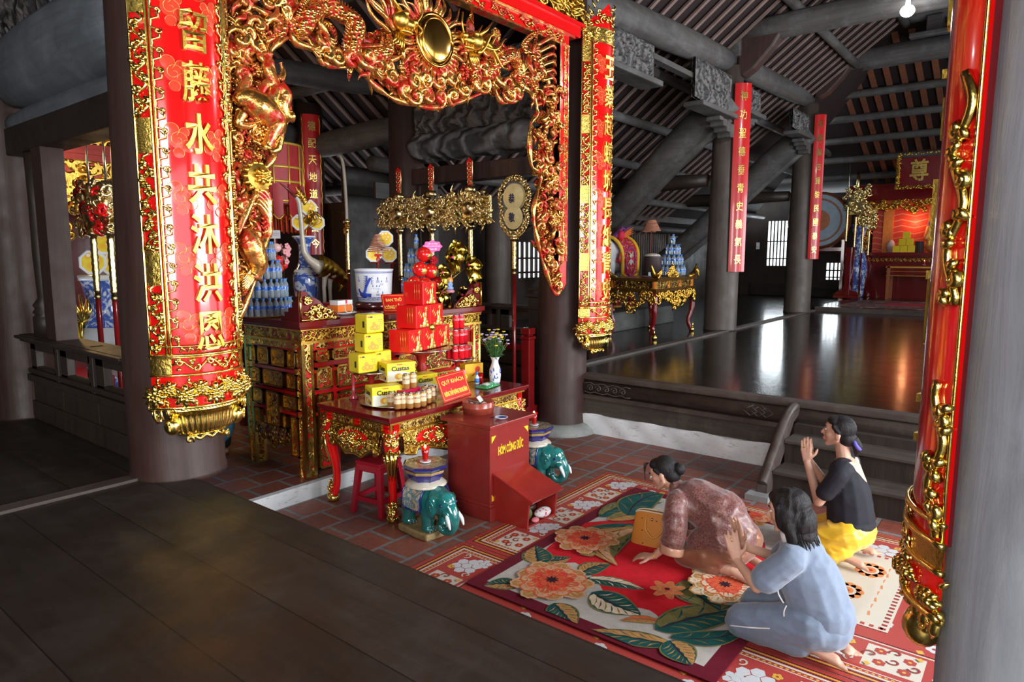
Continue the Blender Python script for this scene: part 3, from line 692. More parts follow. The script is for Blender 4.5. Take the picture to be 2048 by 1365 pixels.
    def foot(u, v):
        q = v*(len(prof)-1); i = min(int(q), len(prof)-2); f_ = q-i; z = lerp(prof[i][0],prof[i+1][0],f_); dr = lerp(prof[i][1],prof[i+1][1],f_)
        a = lerp(-PF,PF,u)*(1-.18*v); fl = .010*abs(sin(u*14*pi))*(1 if .06 < z < .17 else 0)
        return F(a, z, dr*.75+.012-fl)
    m.grid(foot, 112, 24); m.build('fluted_foot', GOLDB, t, fixn=False)
    m = MB()
    for s in (-1,1):
        m.ell(F(s*PF*.92,.12,-.04), (.05,.05,.058), 14, 10); m.tube([F(s*(PF*.92), .12, .012)+V((s*.04*cos(a*.5)*(1-a/22)*.2, 0, .045*sin(a*.5)*(1-a/22))) for a in range(20)], .005, 5)
        curl(m, lambda u,v,d: F(s*PF*.55+u/RP, .02+v, d-.07), 0, 0, .03, 0, s, .011, 0, 1.1, 10, .01)
        for k in range(3): curl(m, lambda u,v,d: F(s*(PF+.10+.07*k)+u/RP, .17+.035*k+v, d-.0), 0, 0, .028, 2, s, .008, 0, 1.1, 10, .01)
    m.tube([F(lerp(-.55,.55,i/16)*PF, .028+.012*sin(i*1.2), -.085) for i in range(17)], .013, 6)
    for i in range(26): m.tube([F(lerp(-PF,PF,(i+.5)/26)*.96, .235, .008), F(lerp(-PF,PF,(i+.9)/26)*.95, .200, -.006)], [.009,.003], 5)
    m.build('foot_scroll', GOLDB, t)
    if finial:
        m = MB(); m.grid(lambda u,v: F(lerp(-PM,PM,u)*(1-.5*v*v), H+.30*v*(1-.5*abs(2*u-1)), -.01), 24, 8); m.build('finial_ground', RED, t, fixn=False)
        m = MB(); rnd = random.Random(4)
        for i in range(40):
            a = rnd.uniform(-.95,.95)*PM; z = H+rnd.uniform(-.12,.26)*(1-.4*abs(a)); curl(m, lambda u,v,d: F(a+u/RP, z+v, d), 0,0, rnd.uniform(.025,.05), rnd.random()*6, rnd.choice((-1,1)), .008, 0, 1.2, 10, .012)
        for s in (-1,1):
            for i in range(5): flame(m, lambda u,v,d: F(s*PM*.85*(1-.1*i)+u/RP, H+.04+.06*i+v, d), 0,0,.10, R(90-s*50+s*i*6), .014)
        m.build('finial_carving', GOLDB, t)
        m = MB(); m.grid(lambda u,v: F(lerp(-PM,PM,u), lerp(H-.14,H+.02,v), .01), 24, 3); m.build('woven_block', WEAVE, t, fixn=False)
    return t
couplet_board((2.055,4.50), 0, '明留藤水共沐洪恩', 1.69, .292, .99, 5.0, 'tall red couplet board with large gold characters on the column left of the gilded arch', .158, 1, PMd=62, OFF=.175, RP=.315)
couplet_board((6.84,4.58), 0, '王業起螺城長編青史', 1.75, .310, .99, 4.62, 'narrow-looking red couplet board on the brown column right of the gilded arch', .17, 2, True, PMd=66, OFF=.22, RP=.305)
couplet_board((2.150,-.175), R(154), '靈聲萬古山河壯', 1.71, .292, 1.06, 5.0, 'nearest red couplet board seen edge-on against the grey column at far right', .19, 3, False, False, PMd=76, OFF=.14, RP=.30, f1=.79, f2=.735, kz=.62, coarse=True)

# ================================================================== the gilded openwork arch
YA = 4.27
def A(px, py, d=0.0): p = PY(px, py, YA); return V((p.x, YA-d, p.z))
arch = thing('gilded_arch', 'openwork gilded dragon arch with a golden sun disc spanning the two columns', 'carved arch', (4.45, YA, 0))
def inarch(m, name, mat, parent=None): 
    o = m.build(name, mat, parent or arch)
    if not parent: o.location = (-4.45, -YA, 0)
    return o
def FA(u, v, d): return V((u, YA-d, v))
def ploc(px, py): p = A(px, py); return p.x, p.z
m = MB(); m.bx(2.36,YA-.09,4.485,6.46,YA+.09,4.61); m.bx(2.36,YA-.12,4.59,6.50,YA+.1,4.635); inarch(m, 'top_rail', RED).modifiers.new('b','BEVEL').width = .008
m = MB(); m.bx(2.36,YA-.04,4.36,6.30,YA+.05,4.485); inarch(m, 'frieze_ground', RED)
m = MB(); m.bx(2.36,YA-.055,4.355,6.30,YA+.05,4.372); m.bx(2.36,YA-.055,4.47,6.4,YA+.05,4.487)
for k in range(9): vine(m, lambda u,v,d: FA(2.45+.425*k+v, 4.42+u, d+.042), .34, .11, 50+k, .009, .17)
inarch(m, 'frieze_scroll', ARCH)
m = MB(); rnd = random.Random(3)
for i in range(230):                                   # crest of gilded clouds standing on the rail
    x = rnd.uniform(4.0,6.50); z = rnd.uniform(4.66,5.05)
    curl(m, FA, x, z, rnd.uniform(.04,.085), rnd.random()*6, rnd.choice((-1,1)), rnd.uniform(.012,.02), .02+rnd.uniform(-.03,.05), 1.2, 11, .03)
for i in range(60): flame(m, FA, rnd.uniform(4.1,6.4), rnd.uniform(4.68,4.98), rnd.uniform(.15,.3), rnd.choice((.2,.5,2.8,-.3)), .022, .3, .06)
for k in range(5): m.tube([FA(6.22+.06*k, 4.74+.05*k+.02*sin(k), .04), FA(6.45+.02*k, 4.69+.06*k, .05)], [.02,.012], 6)
m.bx(3.8,YA-.0,4.63,6.45,YA+.03,4.98)
inarch(m, 'crest', GOLDD)
for nm, x0, x1, zb in (('side_rail',6.13,6.29,2.08),('side_rail',2.30,2.40,2.0)):
    m = MB(); m.prism([(x0,4.36),(x1,4.36),(x1,zb-.25),((x0+x1)/2+.02,zb-.32),(x0,zb)] , lambda u,v,d: V((u,YA-d,v)), -.04, .04); o = inarch(m, nm, RED)
    g = MB()
    for x in (x0,x1-.012,(x0+x1)/2): g.bx(x,YA-.05,zb,x+.012,YA+.03,4.36)
    vine(g, lambda u,v,d: FA((x0*.35+x1*.65)+u, zb+v, d+.035), 4.4-zb, .07, 71, .009, .15)
    g.build('rail_carving', ARCH, o)
# sun disc with flames
dx, dz = ploc(853, 85)
m = MB()
m.grid(lambda u,v: FA(dx+.205*v*cos(2*pi*u), dz+.205*v*sin(2*pi*u), .10+.055*sqrt(max(0,1-v*v))), 40, 10, True)
m.tube([FA(dx+.165*cos(a*.157), dz+.165*sin(a*.157), .133) for a in range(41)], .006, 6); m.tube([FA(dx+.205*cos(a*.157), dz+.205*sin(a*.157), .10) for a in range(41)], .018, 8)
sun = inarch(m, 'sun_disc', plain('burnished_gold', (.85,.48,.10), .16, 1.0, .1))
m = MB(); rnd = random.Random(5)
for i in range(46):
    a = 2*pi*i/46; flame(m, FA, dx+.21*cos(a), dz+.21*sin(a), rnd.uniform(.10,.30)*(1.3 if sin(a)>0 else .8), a+rnd.uniform(-.25,.25), rnd.uniform(.016,.026), .3, .06, 9, rnd.random()*3)
for i in range(60):
    a = 2*pi*i/60; m.tube([FA(dx+.205*cos(a), dz+.205*sin(a), .085), FA(dx+.27*cos(a), dz+.27*sin(a), .05)], [.011,.006], 5)
inarch(m, 'sun_flames', ARCH)
# the two dragons
def dragon(px, rmax, headpx, face, mane, seed, name='dragon'):
    rnd = random.Random(seed)
    sp = smoothpath([A(x,y,.06+.045*sin(i*1.7)) for i,(x,y) in enumerate(px)], 9); k = len(sp)
    rr = [rmax*(.35+.65*sin(pi*min(1,(i/(k-1))*.92+.08))**.5)*(1 if i/(k-1) < .75 else lerp(1,.30,(i/(k-1)-.75)/.25)) for i in range(k)]
    b = MB(); b.tube(sp, rr, 12); o = inarch(b, name, SCALES)
    f = MB()
    for i in range(2, k-2):
        t_ = (sp[i+1]-sp[i-1]).normalized(); nrm = V((0,-1,0)).cross(t_)
        if nrm.length < .1: continue
        nrm.normalize(); side = 1 if nrm.z > -.2 else -1
        f.tube([sp[i]+nrm*side*rr[i]*.8, sp[i]+nrm*side*(rr[i]*1.45)+t_*.01], [.014,.003], 5)
    f.build('dorsal_fin', ARCH, o)
    hx, hz = ploc(*headpx); s = face
    h = MB()
    h.ell(FA(hx,hz,.12), (.085,.075,.075)); h.ell(FA(hx+s*.09,hz-.015,.12), (.075,.055,.045)); h.ell(FA(hx+s*.15,hz+.012,.12), (.035,.05,.035)); h.ell(FA(hx+s*.075,hz-.075,.11), (.07,.045,.022))
    for e in (-1,1): h.ell(FA(hx+s*.03,hz+.045,.12+.045*e), .028); h.tube([FA(hx-s*.02,hz+.05,.12+.04*e),FA(hx-s*.10,hz+.11,.12+.05*e),FA(hx-s*.17,hz+.19,.12+.06*e)], [.018,.014,.004], 6)
    for q in range(5): h.tube([FA(hx+s*(.02+.03*q),hz-.04,.14),FA(hx+s*(.025+.03*q),hz-.062,.15)], [.008,.002], 5)
    for q in range(5): h.tube([FA(hx-s*.02+s*.02*q, hz-.09,.1), FA(hx-s*.04+s*.02*q, hz-.15-.02*q,.12), FA(hx-s*.07+s*.02*q,hz-.19,.1)], [.014,.01,.003], 5)
    for e in (-1,1): h.tube(smoothpath([FA(hx+s*.16,hz+.01,.14),FA(hx+s*.21,hz+.06*e+.03,.16),FA(hx+s*.19,hz+.13*e+.06,.15)],4), .008, 5)
    h.build('head', GOLD, o)
    g = MB()
    for q in range(9):
        t0 = q/8; a = mane[0]+(mane[1]-mane[0])*t0
        flame(g, FA, hx-s*.05, hz+.06-.17*t0, rnd.uniform(.30,.46), a, .022, .35, .08+.03*sin(q*2), 12, q*.7)
    g.build('mane', GOLD if seed==2 else ARCH, o)
    l = MB()
    for fi in (.30,.55,.8):
        i = int(fi*(k-1)); p = sp[i]; a = rnd.uniform(-2.4,-.7)
        kn = p+V((.13*cos(a),-.04,.13*sin(a))); ft = kn+V((.12*cos(a+.9),-.02,.10*sin(a+.9)))
        l.tube([p,kn,ft],[rr[i]*.7,.032,.022],8)
        for c in range(4): l.tube(smoothpath([ft,ft+V((.05*cos(a+c*.55),-.01,.05*sin(a+c*.55))),ft+V((.075*cos(a+c*.55+.5),0,.075*sin(a+c*.55+.5)))],3), .010, 5)
        for c in range(4): flame(l, FA, p.x, p.z, .18, a+2.2+c*.3, .016, .3, .06)
    l.build('claw', ARCH, o)
    return o
dragon([(932,118),(930,150),(941,168),(967,154),(987,125),(1011,114),(1029,132),(1040,158),(1060,154),(1062,123),(1046,97),(1056,74),(1080,66)], .058, (930,88), -1, (-.5,.9), 2)
dragon([(765,80),(755,108),(735,112),(712,110),(690,96),(697,57),(677,28),(638,17),(604,33),(594,58),(572,56),(556,46),(548,72),(520,85)], .066, (778,46), 1, (1.4,2.6), 6)
# cloud and foliage fill between the inner outline and the rails
inner = [(470,640),(505,560),(524,480),(532,420),(512,362),(540,318),(553,275),(572,232),(560,180),(545,150),(533,112),(558,82),(600,74),(622,95),(640,125),(680,136),(702,122),(722,150),(760,185),(800,205),(860,216),(905,206),(955,188),(977,165),(986,182),(1000,206),(1028,200),(1040,178),(1058,188),(1070,225),(1055,255),(1058,330),(1078,352),(1062,420),(1070,480),(1086,540),(1104,586),(1118,580)]
ip = smoothpath([A(x,y,.03) for x,y in inner], 6)
m = MB(); m.tube(ip, [.022+.008*sin(i*.9) for i in range(len(ip))], 8); inarch(m, 'inner_moulding', ARCH)
outer = [(1122,60),(950,-15),(800,-70),(447,-70),(447,640)]
poly = [ploc(*p) for p in inner+outer]
def inside(x, z):
    c = False; n = len(poly)
    for i in range(n):
        (x0,z0),(x1,z1) = poly[i], poly[i-1]
        if (z0 > z) != (z1 > z) and x < (x1-x0)*(z-z0)/(z1-z0)+x0: c = not c
    return c
def fill(name, count, box, seed, rr, mat, clear=()):
    rnd = random.Random(seed); m = MB(); k = 0; tries = 0
    while k < count and tries < count*40:
        tries += 1
        px_, py_ = rnd.uniform(box[0],box[2]), rnd.uniform(box[1],box[3]); x, z = ploc(px_, py_); r = rnd.uniform(*rr)
        if not (inside(x,z) and inside(x+r*.8,z) and inside(x-r*.8,z) and inside(x,z+r*.8) and inside(x,z-r*.8)): continue
        if any((x-cx)**2+(z-cz)**2 < cr*cr for cx,cz,cr in clear): continue
        q = rnd.random(); d = rnd.uniform(-.02,.06)
        if q < .55: curl(m, FA, x, z, r, rnd.random()*6.28, rnd.choice((-1,1)), r*.33, d, 1.3, 14, .03)
        elif q < .85: flame(m, FA, x, z, r*2.4, rnd.random()*6.28, r*.40, .35, d, 9, rnd.random()*3)
        else: rosette(m, FA, x, z, r*.9, 6, d, .03)
        k += 1
    return inarch(m, name, mat)
dc = [(dx,dz,.24)]
def fillback(name, count, box, seed, rr):
    rnd = random.Random(seed); m = MB(); k = 0; tries = 0
    while k < count and tries < count*40:
        tries += 1; x, z = ploc(rnd.uniform(box[0],box[2]), rnd.uniform(box[1],box[3])); r = rnd.uniform(*rr)
        if not all(inside(x+r*a,z+r*b) for a,b in ((0,0),(.9,0),(-.9,0),(0,.9),(0,-.9))): continue
        if (x-dx)**2+(z-dz)**2 < .05: continue
        if k%3: curl(m, FA, x, z, r, rnd.random()*6.28, rnd.choice((-1,1)), r*.42, -.05, .9, 12, .02)
        else: flame(m, FA, x, z, r*2.6, rnd.random()*6.28, r*.5, .35, -.04)
        k += 1
    return inarch(m, name, ARCHR)
fillback('ground_carving', 60, (690,60,1000,212), 41, (.06,.10)); fillback('ground_carving', 40, (1000,90,1114,350), 42, (.05,.08)); fillback('ground_carving', 40, (1055,330,1114,575), 43, (.04,.07)); fillback('ground_carving', 45, (455,-50,660,140), 44, (.06,.10)); fillback('ground_carving', 60, (452,100,575,620), 45, (.045,.08))
fill('cloud_carving', 105, (690,100,1000,216), 21, (.045,.085), ARCH, dc)
fill('flower_carving', 80, (1000,150,1114,350), 22, (.035,.075), ARCH)
fill('foliage_carving', 105, (1055,330,1114,585), 23, (.035,.07), ARCH)
fill('cloud_carving', 95, (455,-60,640,120), 24, (.04,.08), ARCH)
fill('foliage_carving', 110, (452,100,575,420), 25, (.035,.07), ARCH)
fill('flower_carving', 75, (452,400,535,630), 26, (.03,.06), ARCH)
m = MB()                                               # row of big cloud scrolls along the lower lobe
for i,(x,y) in enumerate([(722,118),(745,140),(770,160),(795,182),(818,196),(842,196),(868,200),(892,196),(915,182),(940,170),(958,172),(640,112),(662,120),(688,118),(1008,192),(1022,190),(815,168),(838,162),(865,165),(888,160)]):
    u,v = ploc(x,y); curl(m, FA, u, v, .075, i*1.3, 1 if i%2 else -1, .027, .05, 1.5, 18, .035)
inarch(m, 'cloud_scroll', ARCH)
m = MB()                                               # ribbed wing behind the right dragon
for i in range(9):
    x0,y0 = 1068+2*i, 92+14*i; a = A(x0,y0,.04); b_ = A(1092+i*.5, 78+16*i, .07); c = A(1108, 84+17*i, .03)
    m.tube(smoothpath([a,b_,c],4), [.022]*4+[.018]*3+[.012,.006], 6)
inarch(m, 'wing', ARCH)
# the beast of the left jamb, with a lotus boss, urn and long leaves
m = MB()
def tp(pts, rr, n=9, d=.09): m.tube(smoothpath([A(x,y,d) for x,y in pts],6), [lerp(rr[min(int(i/6),len(rr)-2)], rr[min(int(i/6)+1,len(rr)-1)], (i%6)/6) for i in range((len(pts)-1)*6+1)], n)
tp([(456,205),(475,200),(500,215),(525,235),(538,250),(528,275),(518,300)], [.03,.07,.10,.09,.07,.05,.03], 12)
tp([(522,228),(530,200),(535,178),(528,160),(520,140),(522,112)], [.05,.05,.045,.04,.035,.02], 10)
tp([(545,165),(552,150),(546,130)], [.03,.018,.005]); tp([(540,175),(552,195),(548,215),(556,235),(568,236)], [.05,.06,.055,.045,.03], 12)
tp([(545,235),(560,240),(566,228)], [.03,.03,.012]); tp([(470,230),(462,250),(480,255),(500,248)], [.04,.03,.025,.012])
tp([(520,290),(532,280),(545,268),(540,300),(525,305)], [.03,.035,.03,.03,.02])
tp([(480,160),(470,190),(476,210)], [.03,.04,.05]); tp([(500,205),(520,170),(540,190)], [.02,.03,.03])
inarch(m, 'jamb_beast', ARCH)
m = MB(); bx_, bz_ = ploc(500,356)
m.grid(lambda u,v: FA(bx_+.085*v*cos(2*pi*u), bz_+.085*v*sin(2*pi*u), .12+.03*(1-v)), 20, 3, True)
for i in range(14): a = 2*pi*i/14; m.tube([FA(bx_+.08*cos(a),bz_+.08*sin(a),.11),FA(bx_+.115*cos(a),bz_+.115*sin(a),.09)], [.02,.006], 6)
rosette(m, FA, bx_, bz_, .06, 8, .14, .02); inarch(m, 'lotus_boss', GOLD)
m = MB()
tp([(470,470),(480,478),(490,500),(500,530),(492,555)], [.05,.075,.085,.07,.03], 12); tp([(478,500),(500,505),(515,480),(522,470)], [.05,.05,.03,.02])
for i in range(7): tp([(470,590-i*5),(490+i*2,560-i*7),(508+i*2,525-i*8),(512+i,500-i*10)], [.012,.018,.014,.004], 6)
for i in range(6): tp([(462,470-i*4),(478+i*3,430-i*7),(486+i*6,400-i*4)], [.012,.02,.004], 6)
for i in range(5): tp([(500,375+i*8),(518,390+i*10),(524,420+i*12),(510,440+i*9)], [.02,.028,.022,.006], 7)
inarch(m, 'jamb_foliage', ARCH)
# ================================================================== ALTAR, FRONT TABLE, BOX, ELEPHANTS
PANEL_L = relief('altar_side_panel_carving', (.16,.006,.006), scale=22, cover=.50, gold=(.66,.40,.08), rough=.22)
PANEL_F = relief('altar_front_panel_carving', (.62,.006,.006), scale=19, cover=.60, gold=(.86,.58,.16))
GILTSOLID = relief('gilt_apron_carving', (.55,.30,.04), scale=17, cover=.5, gold=(.80,.50,.10), rough=.25)
AX0, AX1, AY0, AY1, AZ = 3.44, 5.80, 5.10, 6.02, 1.57
al = thing('main_altar', 'tall red and gold carved altar covered in small framed panels, behind the front offering table', 'altar', (AX0, AY0, UZ))
def T_(x,y,z): return V((x-AX0, y-AY0, z-UZ))
def abx(m, x0,y0,z0,x1,y1,z1): m.bx(x0-AX0,y0-AY0,z0-UZ,x1-AX0,y1-AY0,z1-UZ)
m = MB(); abx(m,AX0-.05,AY0-.05,AZ-.055,AX1+.05,AY1+.05,AZ); abx(m,AX0-.03,AY0-.03,AZ-.075,AX1+.03,AY1+.03,AZ-.05); m.build('altar_top', REDM, al, .006)
m = MB(); abx(m,AX0+.03,AY0+.03,.62,AX1-.03,AY1-.03,AZ-.07); m.build('carcass', plain('altar_red', (.42,.008,.008), .25, 0, .1, 6, coat=.4), al)
m = MB(); abx(m,AX0-.005,AY0-.005,1.385,AX1+.005,AY1+.005,1.50); m.build('upper_frieze', REL_DENSE, al)
m = MB()
for z in (1.50,1.378): abx(m,AX0-.02,AY0-.02,z-.012,AX1+.02,AY1+.02,z+.012)
for i in range(60): m.ell(T_(lerp(AX0,AX1,i/59), AY0-.022, 1.475), .010, 6, 4)
m.build('gilt_beading', GOLD, al)
# frames and panels of the left face (facing -X) and the front face
REDFR = plain('altar_frame_red', (.55,.010,.010), .22, 0, .08, 6, coat=.5)
def face_panel(side, u0, u1, z0, z1, mat):
    f = MB(); g = MB(); e = .016
    def P3(u,z,d): return T_(AX0-d, AY1-(AY1-AY0)*u, z) if side=='L' else T_(AX0+(AX1-AX0)*u, AY0-d, z)
    U = (AY1-AY0) if side=='L' else (AX1-AX0); du = e/U
    f.smooth = False
    def slabq(mb,a,b,c,d_,t0,t1):
        mb.add([P3(a,c,t0),P3(b,c,t0),P3(b,d_,t0),P3(a,d_,t0),P3(a,c,t1),P3(b,c,t1),P3(b,d_,t1),P3(a,d_,t1)],[(3,2,1,0),(4,5,6,7),(0,1,5,4),(1,2,6,5),(2,3,7,6),(3,0,4,7)])
    slabq(f,u0+du,u1-du,z0+e,z1-e,-.02,.006); o = f.build('carved_panel', mat, al)
    g.smooth = False
    slabq(g,u0,u0+du,z0,z1,-.02,.018); slabq(g,u1-du,u1,z0,z1,-.02,.018); slabq(g,u0,u1,z0,z0+e,-.02,.018); slabq(g,u0,u1,z1-e,z1,-.02,.018)
    g.build('panel_frame', GOLDD, o)
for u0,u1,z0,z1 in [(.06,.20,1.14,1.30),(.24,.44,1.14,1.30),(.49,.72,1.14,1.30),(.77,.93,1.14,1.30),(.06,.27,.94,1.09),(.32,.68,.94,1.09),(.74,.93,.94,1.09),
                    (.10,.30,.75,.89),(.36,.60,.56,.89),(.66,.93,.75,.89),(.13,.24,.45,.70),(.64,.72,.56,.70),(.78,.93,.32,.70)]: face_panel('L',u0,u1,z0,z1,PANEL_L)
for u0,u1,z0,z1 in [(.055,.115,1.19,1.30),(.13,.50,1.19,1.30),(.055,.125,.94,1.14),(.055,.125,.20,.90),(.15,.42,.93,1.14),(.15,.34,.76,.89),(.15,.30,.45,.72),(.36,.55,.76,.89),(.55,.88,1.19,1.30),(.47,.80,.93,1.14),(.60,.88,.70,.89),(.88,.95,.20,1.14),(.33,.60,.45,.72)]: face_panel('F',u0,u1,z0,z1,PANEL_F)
m = MB()
for z in (1.31,1.105,.905,.715): abx(m,AX0-.005,AY0-.005,z-.012,AX1+.005,AY1,z+.016)
m.build('red_rails', REDFR, al)
m = MB(); abx(m,AX0-.01,AY0-.01,1.315,AX1+.01,AY1,1.37); m.build('lower_frieze', PANEL_F, al)
for x,y in ((AX0,AY0),(AX1-.1,AY0),(AX0,AY1-.1),(AX1-.1,AY1-.1)):
    m = MB(); abx(m,x-.012,y-.012,UZ,x+.10,y+.10,1.37)
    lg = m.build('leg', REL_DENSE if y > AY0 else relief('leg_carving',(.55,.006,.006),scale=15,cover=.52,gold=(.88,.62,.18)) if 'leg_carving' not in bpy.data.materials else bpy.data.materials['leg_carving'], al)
    g = MB()
    for a,b in ((0,0),(.088,0),(0,.088),(.088,.088)): abx(g,x-.018+a,y-.018+b,UZ,x+.004+a+.01,y+.004+b+.01,1.36)
    g.build('gilt_edge', GOLDB, lg)
for x in (AX0+.32, AX1-.42): m = MB(); abx(m,x,AY0+.0,UZ+.02,x+.05,AY0+.06,.95); m.build('inner_post', REDFR, al)
m = MB()                                               # scalloped aprons
def scal(u): return .07+.13*abs(sin(u*pi))**.6+.035*sin(u*pi*5)
m.smooth = True
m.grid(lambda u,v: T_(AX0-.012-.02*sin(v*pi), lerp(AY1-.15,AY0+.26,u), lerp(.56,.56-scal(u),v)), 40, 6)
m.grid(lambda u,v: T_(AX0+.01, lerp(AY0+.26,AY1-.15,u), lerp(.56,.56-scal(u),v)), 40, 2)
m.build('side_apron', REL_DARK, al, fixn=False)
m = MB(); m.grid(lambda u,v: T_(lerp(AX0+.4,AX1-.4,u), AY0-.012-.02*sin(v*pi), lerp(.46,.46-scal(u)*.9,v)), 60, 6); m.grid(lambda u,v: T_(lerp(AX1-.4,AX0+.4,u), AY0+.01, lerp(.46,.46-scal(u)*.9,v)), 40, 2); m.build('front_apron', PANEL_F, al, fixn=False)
def wing(x, s, mirror=1):                              # fretted corner wings on the altar top
    pro = [(0,0),(0,.27),(.035,.27),(.10,.25),(.09,.19),(.15,.21),(.22,.17),(.26,.12),(.33,.10),(.40,.05),(.43,0)]
    b = MB(); b.prism(pro, lambda u,v,d: T_(x+s*u, AY0-.02+d, AZ+v), .012, .03); o = b.build('corner_wing', REDM, al)
    b2 = MB(); b2.prism([(0,0),(0,.22),(.05,.22),(.05,.17),(.10,.17),(.10,.12),(.16,.12),(.16,.08),(.22,.08),(.22,.04),(.28,.04),(.28,0)], lambda u,v,d: T_(x+d, AY0-.02+u, AZ+v), -.01 if s>0 else -.02, .015); b2.build('wing_back', REDM, o)
    g = MB(); rnd = random.Random(8); f = lambda u,v,d: T_(x+s*u, AY0-.015-d, AZ+v)
    for q in range(26):
        u = rnd.uniform(.03,.36); v = rnd.uniform(.02, max(.03,.24-.55*u)); curl(g, f, u, v, rnd.uniform(.022,.04), rnd.random()*6, rnd.choice((-1,1)), .009, 0, 1.2, 10, .012)
    g.tube([f(.005,0,.008),f(.005,.27,.008)], .011, 6); g.tube([f(0,.01,.008),f(.42,.01,.008)], .010, 6); g.build('wing_carving', GOLDB, o)
wing(AX0-.02, 1); wing(AX1+.02, -1)

# rear altar table that carries the vase and the crane
m = MB(); m.bx(0,0,1.32,1.5,1.25,1.41); m.bx(.05,.05,1.12,1.45,1.2,1.32)
rt = thing('rear_altar_table', 'plain red table behind the main altar under the crane and tall vase', 'table', (4.05,6.2,UZ))
m.build('tabletop', REDM, rt)
for x,y in ((.05,.05),(1.35,.05),(.05,1.1),(1.35,1.1)): m = MB(); m.bx(x,y,0,x+.1,y+.1,1.14); m.build('leg', REDM, rt)

# front offering table
TX0, TX1, TY0, TY1, TZ = 3.46, 5.16, 3.98, 4.82, .88
tb = thing('offering_table', 'red topped offering table with gilt aprons and curved legs, laden with food', 'table', (TX0,TY0,0))
def B_(x,y,z): return V((x-TX0,y-TY0,z))
m = MB(); m.bx(-.05,-.05,TZ-.032,TX1-TX0+.05,TY1-TY0+.05,TZ); m.bx(-.035,-.035,TZ-.05,TX1-TX0+.035,TY1-TY0+.035,TZ-.03); m.build('tabletop', REDM, tb, .006)
m = MB(); m.bx(0,0,.735,TX1-TX0,TY1-TY0,TZ-.05); fz = m.build('frieze', plain('gilt_frieze', (.66,.36,.05), .3, .9, .2, 20), tb)
m = MB()
for x in (.11,.47,.92,1.27): m.bx(x,-.008,.75,x+.34 if x != .47 else x+.36,.01,.815)
m.build('frieze_panel', relief('frieze_dark_carving',(.05,.004,.003),scale=26,cover=.5,gold=(.85,.56,.15)), fz)
m = MB(); m.bx(-.008,.10,.75,.01,.34,.815); m.bx(-.008,.48,.75,.01,.72,.815); m.build('frieze_panel', bpy.data.materials['frieze_dark_carving'], fz)
m = MB()                                               # red longevity frets
for x in (.02,.81,1.62):
    for k in range(5): m.bx(x+.003+k*.013,-.010,.75,x+.009+k*.013,.0,.82)
    for k in range(4): m.bx(x+.003,-.010,.75+k*.02,x+.062,.0,.757+k*.02)
for y in (.02,.38,.75):
    for k in range(5): m.bx(-.010,y+k*.013,.75,0,y+.006+k*.013,.82)
    for k in range(3): m.bx(-.010,y,.75+k*.028,0,y+.06,.757+k*.028)
m.build('frieze_fret', RED, fz)
m = MB()
for z in (.735,.822): m.bx(-.018,-.018,z-.008,TX1-TX0+.018,TY1-TY0+.018,z+.008)
m.build('frieze_moulding', GOLD, fz)
def apro(u, W): return .10+.16*abs(sin(u*pi))**.7*(1 if W>1 else .9)-.03*abs(sin(u*pi*3)) + (.06 if u<.1 or u>.9 else 0)
for nm, f, W in (('front_apron', lambda u,v,o: B_(lerp(TX0+.10,TX1-.10,u), TY0-.018-.03*sin(v*2.2)+o, lerp(.735,.735-apro(u,2),v)), 2), ('side_apron', lambda u,v,o: B_(TX0-.018-.03*sin(v*2.2)+o, lerp(TY1-.10,TY0+.10,u), lerp(.735,.735-apro(u,.9),v)), .9),
                 ('back_apron', lambda u,v,o: B_(lerp(TX1-.1,TX0+.1,u), TY1-o, lerp(.735,.735-apro(u,2),v)), 2), ('side_apron', lambda u,v,o: B_(TX1-o, lerp(TY0+.1,TY1-.1,u), lerp(.735,.735-apro(u,.9),v)), .9)):
    m = MB(); m.grid(lambda u,v: f(u,v,0), 60, 8); m.grid(lambda u,v: f(1-u,v,.03), 60, 2); ap = m.build(nm, GILTSOLID, tb, fixn=False)
    if nm == 'back_apron': continue
    g = MB(); g.tube([f(i/60,1,0) for i in range(61)], .010, 6); g.build('apron_rim', GOLD, ap)
    c = MB(); ng = 2 if W > 1 else 1
    for q in range(ng):
        uc = (.25+.5*q) if ng==2 else .5; wu = .17 if ng==2 else .30
        c.grid(lambda p,r: f(uc+wu*r*cos(2*pi*p), .42+.34*r*sin(2*pi*p), -.006-.012*(1-r)), 30, 4, True)
    c.build('red_medallion', RED, ap, fixn=False)
    g = MB(); rnd = random.Random(11)
    for q in range(ng):
        uc = (.25+.5*q) if ng==2 else .5; wu = .15 if ng==2 else .26; L = 1.5 if ng==2 else .64
        ff = lambda u,v,d: f(uc+u/L, .42-v/.25, -.014-d)
        rosette(g, ff, 0, 0, .062, 8, 0, .018)
        for k in range(12): a = 2*pi*k/12; curl(g, ff, wu*L*.68*cos(a), .058*sin(a), .030, a, 1 if k%2 else -1, .0075, 0, 1.2, 9, .01)
    for k in range(22):
        u = (k+.5)/22; 
        if min(abs(u-.25),abs(u-.75)) > .17 or ng==1: curl(g, lambda a,b,d: f(u+a/(1.5 if ng==2 else .64), .5-b/.25, -.006-d), 0,0, .032, k, 1 if k%2 else -1, .008, 0, 1.2, 9, .012)
    g.build('apron_carving', GOLDB, ap)
